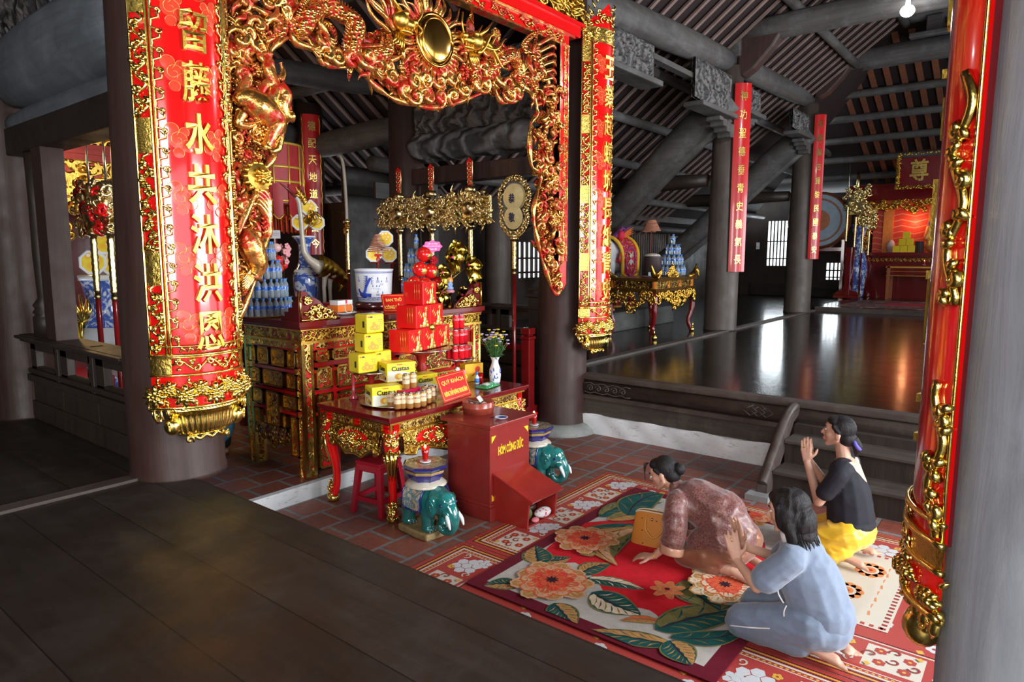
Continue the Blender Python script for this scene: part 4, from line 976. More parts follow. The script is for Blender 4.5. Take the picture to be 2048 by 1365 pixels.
def cabriole(sx, sy):
    cx, cy = (TX0+.05 if sx<0 else TX1-.05), (TY0+.05 if sy<0 else TY1-.05); L = MB()
    prof = [(.76,.00,.060),(.66,.030,.066),(.56,.035,.056),(.45,.018,.044),(.30,-.005,.036),(.16,-.004,.034),(.08,.020,.040),(.03,.035,.044),(.0,.03,.034)]
    def pt(z, o): return B_(cx+sx*o*.7, cy+sy*o*.7, z)
    pts = smoothpath([pt(z,o) for z,o,_ in prof],4); rr = []
    for i in range(len(pts)): t = i/4; k = min(int(t),len(prof)-2); rr.append(lerp(prof[k][2],prof[k+1][2],t-k))
    L.tube(pts, rr, 10, True, 1.0, (sx,sy,0)); lg = L.build('leg', RED, tb)
    g = MB(); rnd = random.Random(3+sx+2*sy)
    for k in range(34):
        z = rnd.choice((rnd.uniform(.52,.74),rnd.uniform(.58,.74),rnd.uniform(.03,.17))); o = .03 if z > .4 else .02; a = rnd.uniform(-.4,pi/2+.4)+atan2(sy,sx)-pi/4; r = .062 if z>.4 else .042
        p = pt(z,o)+V((r*cos(a),r*sin(a),0)); tx = V((-sin(a),cos(a),0))
        curl(g, lambda u,v,d: p+tx*u+V((0,0,v))+V((cos(a),sin(a),0))*d, 0,0, rnd.uniform(.018,.034), rnd.random()*6, rnd.choice((-1,1)), .008, -.004, 1.2, 9, .01)
    for s_ in (-.6,0,.6):
        a = atan2(sy,sx)+s_; d = V((cos(a),sin(a),0)); g.tube([pt(.60,.03)+d*.06, pt(.50,.03)+d*.055, pt(.40,.012)+d*.042, pt(.34,.0)+d*.036], [.02,.018,.012,.003], 6)
    g.tube(smoothpath([pt(.0,.03),pt(.03,.06),pt(.08,.055),pt(.12,.03)],4), .02, 8); g.tube([pt(z,o)+V((sx*.035*r_,sy*.0,0)) for z,o,r_ in ((.55,.035,1.3),(.45,.018,1.0),(.3,-.004,.85),(.16,-.004,.85))], .006, 5)
    g.lathe([(.045,.0),(.055,.02),(.05,.05),(.03,.06)],10,B_(cx+sx*.02,cy+sy*.02,-.0)); g.build('leg_carving', GOLDB, lg)
for sx in (-1,1):
    for sy in (-1,1): cabriole(sx,sy)

# red plastic stool under the table
sx_, sy_ = 3.60, 4.30
stl = thing('plastic_stool', 'dark red plastic stool tucked under the offering table', 'stool', (sx_,sy_,0), R(8))
PLAST = plain('red_plastic', (.33,.010,.022), .32, 0, .04, 5)
m = MB(); m.bx(-.14,-.14,.425,.14,.14,.45); m.bx(-.135,-.135,.36,.135,.135,.43); m.build('seat', PLAST, stl, .02)
for a,b in ((-1,-1),(-1,1),(1,-1),(1,1)):
    m = MB(); m.smooth = False; w_ = .032; P0 = (a*.112,b*.112,.40); P1 = (a*.155,b*.155,0)
    m.tube([P1,P0],[.030,.036],4,True,1.0,(1,1,0)); m.build('leg', PLAST, stl, .006)
m = MB()
for a in (-1,1): m.box((0,a*.142,.13),(.27,.018,.04)); m.box((a*.142,0,.13),(.018,.27,.04))
m.build('stretcher', PLAST, stl)

# donation box
DX0, DX1, DY0, DY1, DZ = 3.99, 4.51, 3.40, 3.87, .80
db = thing('donation_box', 'tall red-brown donation box with yellow lettering between the elephant stools', 'donation box', (DX0,DY0,0))
W_, D_ = DX1-DX0, DY1-DY0
m = MB(); m.bx(0,0,.02,W_,D_,DZ-.03); m.build('body', REDBR, db, .004)
m = MB(); m.bx(-.045,-.045,DZ-.03,W_+.045,D_+.045,DZ+.002); m.build('lid', REDBR, db, .006)
m = MB(); m.bx(W_*.36,.14,DZ+.002,W_*.66,.155,DZ+.004); m.build('slot', plain('slot_black',(.01,.008,.008),.6), db)
m = MB(); m.bx(-.022,-.022,0,W_+.022,D_+.022,.11); m.bx(-.014,-.014,.11,W_+.014,D_+.014,.135); m.build('plinth', REDBR, db, .005)
m = MB(); put_text(m, 'HÒM CÔNG ĐỨC', lambda u,v,d: V((.265+u,-.002-.0015*(d+1),.575+v)), .33, .098, .02, .02); m.build('lettering', plain('yellow_letter',(.92,.60,.03),.35), db)
m = MB()
for x,z,a,b in ((.02,.70,1,-1),(W_-.02,.70,-1,-1),(.02,.16,1,1),(W_-.02,.16,-1,1)):
    m.prism([(0,0),(.055*a,0),(.035*a,.018*b),(.018*a,.035*b),(0,.055*b)], lambda u,v,d: V((x+u,-.003+d,z+v)), -.001,.003)
m.build('corner_stickers', plain('yellow_letter',(.92,.60,.03),.35), db)
sh = MB()
pf = [(0,0),(0,.385),(-.36,.245),(-.40,.245),(-.40,.225),(-.36,.20),(-.345,0)]
for x in (.04,.415): sh.prism(pf, lambda u,v,d: V((d,u,v)), x, x+.02)
sh.prism([(.0,.40),(.0,.375),(-.40,.225),(-.415,.245)], lambda u,v,d: V((d,u,v)), .025, .45); sh.bx(.05,-.34,.0,.43,0,.02)
sh.build('shoe_hood', plain('hood_red',(.30,.018,.014),.28,0,.1,6,coat=.4), db, .004)
def lump(name, label, cat, c, r, mat, seed=1, rot=None, group=None):
    m = MB(); m.ell((0,0,r[2]), r, 20, 12, rot)
    for i,v in enumerate(m.v): m.v[i] = v + V(v-V((0,0,r[2]))).normalized()*.12*r[2]*_mn.noise(v*18+V((seed,0,0)))
    o = m.build(name, mat); o.location = c; return tag(o, label, cat, group)
hx, hy = DX0+.2, DY0-.2
lump('wooden_ball', 'dark brown round lump under the slanted hood of the donation box', 'ball', (hx+.09,hy+.03,.023), (.075,.065,.05), plain('dark_brown',(.05,.02,.015),.4), 1)
lump('green_ball', 'green round lump at the mouth of the donation box hood', 'ball', (hx-.05,hy-.05,.023), (.05,.05,.06), plain('olive_green',(.12,.16,.05),.4), 2)
def _patt():
    t = NT('pink_white_print'); v = t.vor(38); t.set(Base_Color=t.ramp(v,[(.28,(.75,.05,.12)),(.42,(.85,.82,.82))]), Roughness=.7); return t.m
lump('patterned_pouch', 'white pouch with pink pattern under the donation box hood', 'pouch', (hx+.10,hy-.11,.023), (.09,.055,.038), _patt(), 3)
lump('pink_shell', 'small pink lump on the floor of the donation box hood', 'trinket', (hx-.03,hy-.13,.023), (.035,.03,.02), plain('pink_glaze',(.85,.25,.28),.3), 4)
# wooden money bowl, notes and dish on the lid
bw = thing('wooden_bowl', 'round red-brown wooden bowl holding banknotes on the donation box lid', 'bowl', (DX0+.27,DY0+.36,DZ+.003))
m = MB(); m.lathe([(.02,.012),(.118,.012),(.122,.10),(.130,.104),(.136,.098),(.134,.06),(.138,.055),(.134,.05),(.130,.0),(.02,0)],36); m.build('bowl_body', plain('turned_red_wood',(.30,.05,.03),.3,0,.25,12,coat=.4), bw)
note = plain('banknote',(.62,.68,.60),.8,0,.25,30); note2 = plain('banknote_pink',(.70,.52,.45),.8,0,.25,30)
for i,(x,y,z,rx,rz,mm) in enumerate([(.04,.01,.115,.9,.4,note),(-.03,.0,.085,.3,1.2,note),(.0,-.05,.08,.25,.1,note2),(.02,.05,.09,.5,2.0,note),(-.05,-.04,.07,.15,.7,note2)]):
    b = MB(); b.grid(lambda u,v: V(((u-.5)*.11,(v-.5)*.055,.008*sin(u*5+i))), 8, 2); b.grid(lambda u,v: V(((.5-u)*.11,(v-.5)*.055,.008*sin((1-u)*5+i)-.0008)), 8, 2)
    o = b.build('banknote', mm, fixn=False); o.location = (DX0+.27+x,DY0+.36+y,DZ+z); o.rotation_euler = (rx,0,rz)
    tag(o, ['pale banknote standing upright at the right of the wooden bowl','pale banknote curled in the middle of the wooden bowl','pinkish banknote at the front of the wooden bowl','pale banknote at the back of the wooden bowl','pinkish banknote lying low at the left of the wooden bowl'][i], 'banknote', 'banknotes in the wooden bowl')
def blueware(name, scale=8, cover=.5, c=(.05,.12,.42)):
    t = NT(name); n1 = t.noise(scale,(1,1,1),3,.6,1.5); n2 = t.noise(scale*3.2,(1,1,1),3)
    k = t.math('ADD', t.math('MULTIPLY',n1,.7), t.math('MULTIPLY',n2,.3))
    t.set(Base_Color=t.ramp(k,[(cover-.02,(.72,.78,.84)),(cover+.02,tuple(x*1.5 for x in c)),(cover+.10,c)]), Roughness=.12, Coat_Weight=.6); return t.m
BLUEW = blueware('blue_and_white', 9, .52); BLUEL = blueware('blue_white_landscape', 6, .47, (.06,.12,.40))
WHITEG = plain('white_glaze',(.80,.82,.85),.12,0,.03,4,coat=.5); BLUEG = plain('cobalt_line',(.035,.07,.40),.15,0,.2,30,coat=.5)
ds = thing('small_dish', 'tiny blue and white dish on the front edge of the donation box lid', 'dish', (DX0+.21,DY0+.055,DZ+.003))
m = MB(); m.lathe([(.02,.0),(.03,.0),(.052,.014),(.056,.018),(.05,.017),(.03,.006),(.0005,.005)],24); m.build('dish_body', WHITEG, ds)
m = MB(); m.lathe([(.012,.0055),(.02,.0062),(.027,.0068)],18); m.lathe([(.040,.0115),(.046,.0152)],24); m.build('dish_pattern', BLUEG, ds)

# ceramic elephant stools
ELE = None
def _ele():
    t = NT('teal_glaze'); n_ = t.noise(5,(1,1,1),5,.6); t.set(Base_Color=t.ramp(n_,[(.3,(.006,.085,.085)),(.6,(.018,.19,.18)),(.8,(.05,.30,.27))]), Roughness=.1, Coat_Weight=.8).bump(t.noise(26), .12, .01); return t.m
ELE = _ele(); CREAM = plain('cream_glaze',(.55,.49,.40),.25,0,.12,12,coat=.4); NAVY = plain('navy_glaze',(.018,.018,.16),.15,0,.2,10,coat=.6); OCHRE = plain('ochre_glaze',(.42,.27,.10),.3,0,.2,10,coat=.4)
def _saddle():
    t = NT('painted_saddle_cloth'); n1 = t.noise(13,(1,1,1),3,.6,1.2); t.set(Base_Color=t.ramp(n1,[(.42,(.58,.50,.40)),(.46,(.10,.22,.26)),(.54,(.14,.30,.34)),(.58,(.55,.36,.18)),(.64,(.60,.52,.42))]), Roughness=.25, Coat_Weight=.3); return t.m
SADDLE = _saddle()
def _eletop():
    t = NT('painted_stool_top'); n1 = t.noise(10,(1,1,1),3,.6,1.5); t.set(Base_Color=t.ramp(n1,[(.44,(.30,.25,.17)),(.50,(.36,.30,.21)),(.55,(.045,.05,.06)),(.62,(.26,.20,.13))]), Roughness=.2, Coat_Weight=.4); return t.m
ELETOP = _eletop()
def elephant(loc, rz, label):
    t = thing('elephant_stool', label, 'ceramic stool', loc, rz, 'ceramic elephant stools')
    # local: head towards -Y
    m = MB(); m.prism([(-.15,-.17),(.13,-.18),(.16,-.10),(.155,.18),(-.16,.185),(-.165,-.05)], lambda u,v,d: V((u,v,d)), 0, .055); m.build('rock_base', stone('ochre_rock',(.20,.13,.05),(.46,.33,.15),14,.6), t, .015)
    parts = [('e',(0,.03,.27),(.135,.185,.125)),('e',(0,.10,.26),(.13,.13,.12)),('e',(0,-.06,.27),(.125,.12,.115))]
    for sx in (-1,1):
        parts += [('c',(sx*.075,-.09,.22),(sx*.082,-.10,.08),.058,.048),('c',(sx*.08,.13,.22),(sx*.085,.14,.08),.062,.050),('e',(sx*.082,-.105,.075),(.055,.06,.03)),('e',(sx*.085,.135,.075),(.056,.06,.03))]
    parts += [('e',(0,-.20,.27),(.085,.095,.105)),('e',(0,-.22,.315),(.07,.07,.06)),('t',smoothpath([(0,-.265,.26),(0,-.30,.20),(.0,-.305,.13),(-.01,-.28,.085),(-.03,-.24,.075),(-.055,-.215,.10),(-.06,-.21,.135)],5),[.055-.0012*i for i in range(31)]),('c',(0,-.12,.30),(0,-.22,.29),.10,.08)]
    for sx in (-1,1): parts += [('e',(sx*.095,-.155,.255),(.018,.05,.085),Matrix.Rotation(sx*-.35,3,'Z')), ('c',(sx*.05,-.27,.225),(sx*.06,-.30,.20),.026,.018)]
    parts += [('t',smoothpath([(0,.20,.30),(.02,.235,.22),(.03,.22,.13)],4),[.016]*9)]
    bd = blob(parts, .0085, 'body', ELE, t, 4)
    for sx in (-1,1):
        m = MB(); m.tube(smoothpath([(sx*.055,-.29,.215),(sx*.066,-.325,.175),(sx*.066,-.345,.125)],5),[.017,.017,.017,.016,.016,.015,.014,.012,.010,.008,.004],8); m.build('tusk', WHITEG, bd)
        m = MB(); m.ell((sx*.074,-.245,.285),(.010,.014,.012)); m.build('eye', NAVY, bd)
        m = MB(); m.tube([(sx*(.105+.012*sin(a*.5)),-.155-.045*cos(a*.42)*(1-a/26),.26+.07*sin(a*.42)*(1-a/26)) for a in range(18)], .006, 6); m.build('ear_fold', ELE, bd)
        for y in (-.155,.085):
            m = MB()
            for k in range(3): m.ell((sx*(.055+.028*k),y-.004,.068),(.011,.010,.012),10,6)
            m.build('toes', plain('toe_glaze',(.10,.16,.15),.2), bd)
    m = MB()                                           # saddle cloth over the back
    def clo(u,v,o=0):
        a = lerp(-1.95,1.95,u); y = lerp(-.085,.135,v); k = 1+o; r = .142+.006*sin(v*9)
        z = .275+.138*k*cos(a) if abs(a) < 1.57 else .275-.145*(abs(a)-1.57)*(1-.0*v)-.02*sin(v*pi)
        return V((r*k*max(-1,min(1,sin(max(-1.57,min(1.57,a))))), y, z))
    m.grid(lambda u,v: clo(u,v,.02), 40, 10); m.grid(lambda u,v: clo(1-u,v,-.03), 40, 4); sc = m.build('saddle_cloth', SADDLE, t, fixn=False)
    m = MB()
    for k in (.0,.16,.30):
        pass
    rim = [clo(u/30,0,.03) for u in range(31)]+[clo(1,v/8,.03) for v in range(9)]+[clo(1-u/30,1,.03) for u in range(31)]+[clo(0,1-v/8,.03) for v in range(9)]
    m.tube(rim, .008, 6); m.build('cloth_rim', NAVY, sc)
    m = MB(); m.lathe([(.155,.375),(.165,.385),(.15,.40),(.105,.43)],24,(0,.02,0)); m.build('saddle_pad', CREAM, t)
    m = MB(); z0 = .42
    m.lathe([(.118,z0),(.150,z0+.055),(.150,z0+.062),(.158,z0+.075),(.160,z0+.085),(.172,z0+.10),(.185,z0+.112),(.185,z0+.128),(.17,z0+.131),(.0005,z0+.132)],8,(0,.02,0),[0,0,1,1,2,0,0,2,3],pi/8,True)
    m.build('seat_top', [NAVY,OCHRE,plain('dark_rim_glaze',(.04,.05,.06),.2,coat=.4),ELETOP], t)
    return t
elephant((3.545,3.66,0), R(-6), 'teal elephant stool at the left of the donation box, red candle on its octagonal top')
elephant((4.99,3.68,0), R(6), 'teal elephant stool at the right of the donation box, partly hidden behind it')
REDGLASS = plain('red_glass',(.75,.01,.01),.05,0,.0,1,trans=.6,coat=.3)
def candle(loc, label):
    t = thing('candle_glass', label, 'candle', loc, 0, 'red glass candles on the elephant stools')
    m = MB(); m.lathe([(.03,.0),(.042,.004),(.045,.010),(.038,.010),(.0005,.008)],20); m.build('saucer', WHITEG, t)
    m = MB(); m.lathe([(.017,.011),(.020,.02),(.024,.05),(.033,.125),(.031,.125),(.0005,.10)],20); m.build('glass', REDGLASS, t)
    m = MB(); m.ell((0,0,.118),(.009,.009,.020),10,8); m.build('flame', plain('candle_flame',(1,.6,.2),.5,0,0,emit=(1,.55,.18),es=18), t)
    m = MB(); m.lathe([(.0285,.10),(.0005,.101)],16); m.build('wax', plain('red_wax',(.8,.05,.02),.4,emit=(1,.15,.03),es=.6), t); return t
candle((3.545,3.68,.553), 'red glass candle with a lit flame on the left elephant stool')
candle((4.985,3.70,.553), 'red glass candle with a lit flame on the right elephant stool')
# ================================================================== OFFERINGS
def paint(name, c, rough=.45, **k): return plain(name, c, rough, 0, k.pop('var',.06), 8, **k)
# ---- water bottle towers
def _pet():
    t = NT('clear_bottle'); t.set(Base_Color=(.70,.86,1.0), Roughness=.03, Transmission_Weight=.72, IOR=1.25, Specular_IOR_Level=.9); return t.m
PET = _pet(); CAPB = plain('blue_cap',(.03,.24,.75),.3,0,.05,5)
def _lab():
    t = NT('bottle_label'); n1 = t.noise(30,(1,1,1),2); t.set(Base_Color=t.ramp(n1,[(.40,(.02,.09,.50)),(.55,(.03,.22,.68)),(.60,(.75,.82,.92)),(.66,(.03,.16,.60))]), Roughness=.3); return t.m
LABB = _lab()
def bottle_proto(h, r, label, group, parts=True):
    t = thing('water_bottle', label, 'bottle', (0,0,0), 0, group)
    k = h/.165; q = r/.031
    m = MB(); m.lathe([(.026*q,0),(.030*q,.006*k),(.028*q,.02*k),(.031*q,.03*k),(.0285*q,.045*k),(.031*q,.058*k),(.0300*q,.065*k),(.0300*q,.095*k),(.031*q,.103*k),(.027*q,.122*k),(.016*q,.138*k),(.0125*q,.146*k),(.0125*q,.153*k)],12); m.build('bottle_body', PET, t)
    m = MB(); m.lathe([(.0304*q,.066*k),(.0308*q,.068*k),(.0308*q,.096*k),(.0304*q,.098*k)],12); m.build('bottle_label', LABB, t)
    m = MB(); m.lathe([(.0145*q,.149*k),(.0155*q,.151*k),(.0155*q,.163*k),(.014*q,.166*k)],12); m.build('cap', CAPB, t)
    return t
PLASTERT = plain('orange_tray',(.60,.26,.03),.4)
TIERN = ['bottom tier','second tier','third tier','fourth tier','top']
ORD = ['first','second','third','fourth','fifth','sixth','seventh','eighth','ninth','tenth','eleventh','twelfth','thirteenth','fourteenth','fifteenth','sixteenth','seventeenth']
def bottle_tower(c, z, tiers, h, r, where, tray=True):
    """half rings of bottles (the side one can see) on clear discs; each bottle its own object"""
    proto = None; g = 'water bottles of the '+where
    CL = plain('clear_disc',(.85,.92,1.0),.08,0,0,trans=.8,ior=1.2); va = atan2(-c[1],-c[0])
    if tray:
        m = MB(); m.lathe([(tiers[0][0]*.6,0),(tiers[0][0]*.85,.0),(tiers[0][0]*.92,.014),(tiers[0][0]*.85,.012),(.0005,.012)],24); o = m.build('round_tray', PLASTERT); o.location = (c[0],c[1],z+.001); tag(o,'orange tray under the bottle '+where,'tray'); z += .015
    for ti,(R_,n) in enumerate(tiers):
        if ti:
            m = MB(); m.lathe([(tiers[ti-1][0]+r*.9,0),(tiers[ti-1][0]+r*.9,.003)],28); o = m.build('shelf_disc', CL); o.location = (c[0],c[1],z); tag(o, 'clear disc on the %s of the bottle %s' % (TIERN[ti-1], where), 'disc'); z += .0035
        angs = [0.0] if n == 1 else sorted([a for a in [((2*pi*k/n+ti*.3-va+pi)%(2*pi))-pi for k in range(n)] if abs(a) < 1.85])
        for k,a in enumerate(angs):
            p = (c[0]+R_*cos(va+a), c[1]+R_*sin(va+a), z) if n > 1 else (c[0],c[1],z)
            lb = 'blue-capped water bottle alone on top of the '+where if n==1 else 'blue-capped bottle, %s from left in the %s of the %s' % (ORD[k], TIERN[ti], where)
            if proto is None: proto = bottle_proto(h, r, lb, g); proto.location = p
            else: dup(proto, p, a*2, lb)
        z += h+.001
tc = G(527,632,1.575)
bottle_tower((tc.x+.02,tc.y), AZ, [(.232,26),(.192,21),(.142,15),(.088,9),(0,1)], .168, .0285, "altar's left tower")
bottle_tower((5.33,5.62), AZ, [(.155,16),(.155,16),(.12,13),(.075,8),(0,1)], .158, .027, 'tower behind the red balls', False)

# ---- big censer pot with coil incense
pot = thing('incense_pot', 'wide blue and white porcelain incense pot with a dragon, on a dark ring base', 'pot', (4.83,5.77,AZ))
m = MB(); m.lathe([(.17,0),(.20,.005),(.215,.03),(.20,.055),(.19,.075)],32); m.build('ring_base', plain('dark_red_wood',(.07,.012,.012),.25,coat=.5), pot)
m = MB(); m.lathe([(.165,.075),(.178,.09),(.192,.20),(.200,.33),(.206,.405),(.214,.42),(.212,.43),(.19,.43),(.188,.40)],48); m.build('pot_body', WHITEG, pot)
m = MB(); m.lathe([(.0005,.405),(.188,.405)],32); pot_s = m.build('ash', plain('incense_ash',(.45,.40,.34),.95,0,.3,30), pot)
bp = MB()
def PF_(a, z, d=0.0): r = lerp(.180,.204,(z-.09)/.32)+d; return V((r*cos(a), r*sin(a), z))
for z in (.10,.125,.39,.40): bp.tube([PF_(i*2*pi/48, z, .0005) for i in range(49)], .004, 5)
for i in range(22): bp.tube([PF_(i*2*pi/22+.12*cos(q*.7), .112+.008*sin(q*.7), .0015) for q in range(8)], .0025, 4)
fa = R(218)                                            # facing the camera
drg = smoothpath([PF_(fa-.75,.22,.001),PF_(fa-.62,.17,.001),PF_(fa-.45,.15,.001),PF_(fa-.2,.155,.001),PF_(fa+.05,.15,.001)],6); bp.tube(drg, [.018]*6+[.026]*6+[.028]*6+[.022]*7, 6, True, .25)
drg = smoothpath([PF_(fa-.4,.17,.001),PF_(fa-.2,.24,.001),PF_(fa-.05,.30,.001),PF_(fa+.05,.335,.001)],6); bp.tube(drg, [.026]*6+[.034]*7+[.030]*6, 6, True, .25)
for i in range(10): bp.tube([PF_(fa-.12-.01*i,.35-.016*i,.0015),PF_(fa-.38-.012*i,.36-.024*i,.0015)], [.011,.0015], 4)
for i in range(6): bp.tube([PF_(fa+.06,.34-.012*i,.0015),PF_(fa+.2,.35-.02*i,.0015)], [.005,.0015], 4)
for u,z,r_ in ((.42,.33,.022),(.36,.25,.012),(.5,.25,.012),(.42,.19,.014),(-.72,.34,.016),(.62,.30,.012),(.15,.25,.014),(.7,.18,.02),(-.95,.2,.02),(.95,.33,.02)):
    bp.ell(PF_(fa+u,z,.0), (.006,.006,r_)); 
    for q in range(4): bp.tube([PF_(fa+u-.08+.05*q,z-.02,.001),PF_(fa+u-.06+.05*q,z-.045,.001)], .003, 4)
bp.build('dragon_painting', BLUEG, pot)
st_ = thing('incense_coil', 'cone-shaped brown incense coil on a red stick with a bow, standing in the pot', 'incense', (4.855,5.72,AZ+.407))
m = MB(); m.tube([(0,0,0),(0,0,.30)], .004, 6); m.build('stick', plain('incense_stick',(.35,.05,.03),.6), st_)
m = MB(); N_ = 11*26; m.tube([((.028+.082*(1-i/N_)**1.0 if False else (.115-.082*(i/N_)))*cos(i*2*pi/26), (.115-.082*(i/N_))*sin(i*2*pi/26), .20+.185*(i/N_)**.85) for i in range(N_+1)], .0042, 5); m.ell((0,0,.385),(.035,.035,.012)); m.build('coil', plain('incense_brown',(.48,.20,.12),.8), st_)
m = MB()
for s in (-1,1): m.ell((s*.028,0,.17),(.026,.008,.015)); m.tube([(0,0,.165),(s*.02,-.002,.13),(s*.016,0,.10)],[.008,.009,.004],5)
m.ell((0,0,.17),.011); m.build('bow', plain('bow_red',(.5,.015,.01),.5), st_)
# ---- octagonal candy boxes
def _candy():
    t = NT('candy_lid'); v = t.vor(24); n1 = t.noise(7); t.set(Base_Color=t.ramp(v,[(.18,(.90,.86,.75)),(.30,(.90,.45,.02)),(.55,(.88,.60,.03)),(.8,(.92,.68,.06))]), Roughness=.3); return t.m
CANDY = _candy(); YEL = paint('yellow_card',(.88,.62,.02),.35)
def octa(loc, rot, label, group):
    t = thing('octagonal_box', label, 'box', loc, 0, group); t.rotation_euler = rot; t.scale = (1.25,)*3
    m = MB(); m.lathe([(.074,0),(.074,.035)],8,(0,0,0),[1],pi/8,True); m.lathe([(.077,.03),(.078,.046),(.072,.05),(.062,.05)],8,(0,0,0),[0,0,0],pi/8,True); m.build('box_body', [WHITEG,YEL], t)
    m = MB(); m.lathe([(.063,.048),(.061,.052),(.0005,.053)],8,(0,0,0),None,pi/8,True); m.build('lid_picture', CANDY, t); return t
# facing the camera roughly (-X-Y): tilt so +Z points to (-.6,-.75,.1)
def facing(az, tilt=8): return V((cos(R(az))*cos(R(tilt)), sin(R(az))*cos(R(tilt)), sin(R(tilt)))).to_track_quat('Z','Y').to_euler()
for i,(px,py,nm) in enumerate([(748,510,'left of the two'),(777,511,'right of the two')]):
    p = PY(px,py,6.08-.02*i); octa(p, facing(228+i*6), 'yellow octagonal candy box standing behind the incense pot, '+nm, 'octagonal candy boxes behind the incense pot')
p = PY(770,479,6.07); octa(p, facing(232), 'yellow octagonal candy box on top of the two behind the incense pot', 'octagonal candy boxes behind the incense pot')
_a = PY(748,510,6.06); _b2 = PY(777,511,6.06)
for q,nm in ((_a,'left'),(_b2,'right')):
    bs = thing('box_stand','small dark stand behind the incense pot under the %s octagonal candy box' % nm,'stand',(q.x,5.99,AZ+.001)); m = MB(); m.bx(-.05,-.03,0,.05,.03,.012); m.bx(-.012,.0,0,.012,.02,max(.05,q.z-AZ-.085)); m.bx(-.06,-.02,max(.05,q.z-AZ-.097),.06,.06,max(.06,q.z-AZ-.082)); m.build('stand_body', REDM, bs)
# ---- rear table: tall vase with candy boxes, crane statue
vp = G(615,604,1.55+UZ-.14); RTZ = UZ+1.41
vz = thing('porcelain_vase', 'tall blue and white landscape vase behind the altar carrying candy boxes', 'vase', (4.62,6.72,RTZ))
VH = .98/1.15
prof = [(.10,.0),(.112,.01),(.125,.12),(.138,.25),(.142,.33),(.12,.42),(.085,.48),(.066,.55),(.062,.66),(.072,.73),(.10,.775),(.128,.80),(.128,.812),(.115,.805),(.07,.74)]
m = MB(); m.lathe(prof, 40); m.build('vase_body', BLUEL, vz)
m = MB(); m.lathe([(.129,.797),(.133,.80),(.133,.815),(.125,.816)],40); m.lathe([(.134,.40),(.126,.42),(.115,.435)],40); m.build('glaze_band', WHITEG, vz)
m = MB()
for z,r in ((.02,.114),(.37,.141),(.46,.098),(.69,.067),(.78,.108)): m.tube([(r*cos(i*.131),r*sin(i*.131),z) for i in range(49)], .004, 5)
for i in range(16): m.tube([(.122*cos(i*.39+q*.06),.122*sin(i*.39+q*.06),.405+.012*sin(q*.9)) for q in range(6)], .003, 4)
m.build('painted_band', BLUEG, vz)
gl = thing('gold_leaf_spray', 'spray of gold foil leaves among the candy boxes on the tall vase', 'ornament', (4.62,6.66,RTZ+.82))
m = MB()
for i in range(9): a = i*.9; m.tube(smoothpath([(0,0,.06),(.07*cos(a),.05*sin(a)-.06,.12+.02*i),(.14*cos(a),.06*sin(a)-.09,.16+.02*(i%4)-.05*(i%2))],4),[.004,.006,.012,.018,.022,.024,.022,.016,.003],5,True,.3)
m.build('foil_leaf', GOLD, gl)
for i,(px,py,nm) in enumerate([(600,447,'left of the pair on the vase mouth'),(632,447,'right of the pair on the vase mouth'),(615,417,'on top of the pair over the vase mouth')]):
    octa(PY(px,py,6.72+(.02 if i==2 else -.01*i)), facing(236+6*i), 'yellow octagonal candy box, '+nm, 'octagonal candy boxes on the vase')
IV = plain('ivory_lacquer',(.50,.43,.34),.35,0,.12,5,coat=.3)
cr = thing('crane_statue', 'ivory crane statue with gilt wings and raised neck behind the altar', 'statue', (4.72,6.42,RTZ))
def CR(px,py,dy=0): q = PY(px,py,6.42+dy); return q-V((4.72,6.42,RTZ))
parts = []
neck = [(598,405),(602,440),(605,480),(608,505),(618,520),(632,530),(648,535)]
for a,b,r0,r1 in zip(neck[:-1],neck[1:],[.028,.026,.030,.036,.045,.06],[.026,.030,.036,.045,.06,.08]): parts.append(('c',CR(*a),CR(*b),r0,r1))
parts += [('c',CR(640,535),CR(672,548),.085,.075),('c',CR(650,545),CR(648,575),.036,.026),('c',CR(648,575),CR(650,612),.024,.022),('c',CR(660,548,.05),CR(660,578,.05),.034,.026),('c',CR(660,578,.05),CR(662,612,.05),.024,.022),('c',CR(598,405),CR(592,393),.028,.026)]
bd = blob(parts, .012, 'body', IV, cr, 4)
m = MB(); m.tube([CR(592,394),CR(575,378),CR(556,364)],[.022,.015,.003],8); m.build('beak', plain('beak_brown',(.16,.02,.015),.3,coat=.4), cr)
m = MB()
for q in range(6): flame(m, lambda u,v,d: CR(598,390)+V((u,-d,v)), .01*q,-.02*q,.10, R(120-q*14), .016)
m.ell(CR(595,392),(.034,.034,.03)); m.build('crest', GOLD, cr)
m = MB()
def wingf(u,v):
    p = CR(lerp(638,693,u), lerp(513,550,u)+lerp(-4,40,v)*(1-.35*u)-6*sin(pi*u)); return p+V((-.03,-.122*sin(pi*min(1,.15+v*.8))*(1-.5*u)-.01*abs(sin(u*16+v*5)),0))
m.grid(wingf, 40, 12); m.grid(lambda u,v: wingf(1-u,v)+V((.02,.10,0)), 30, 8); m.build('wing', plain('wing_gold',(.50,.34,.05),.32,1.0,.35,16,bump=.5,bscale=30), cr, fixn=False)
m = MB()
for q in range(7): m.tube([CR(672,545+q*2),CR(684,555+q*3),CR(690-q*2,566+q*3)],[.02,.022,.005],6,True,.5)
m.build('tail', GOLD, cr)
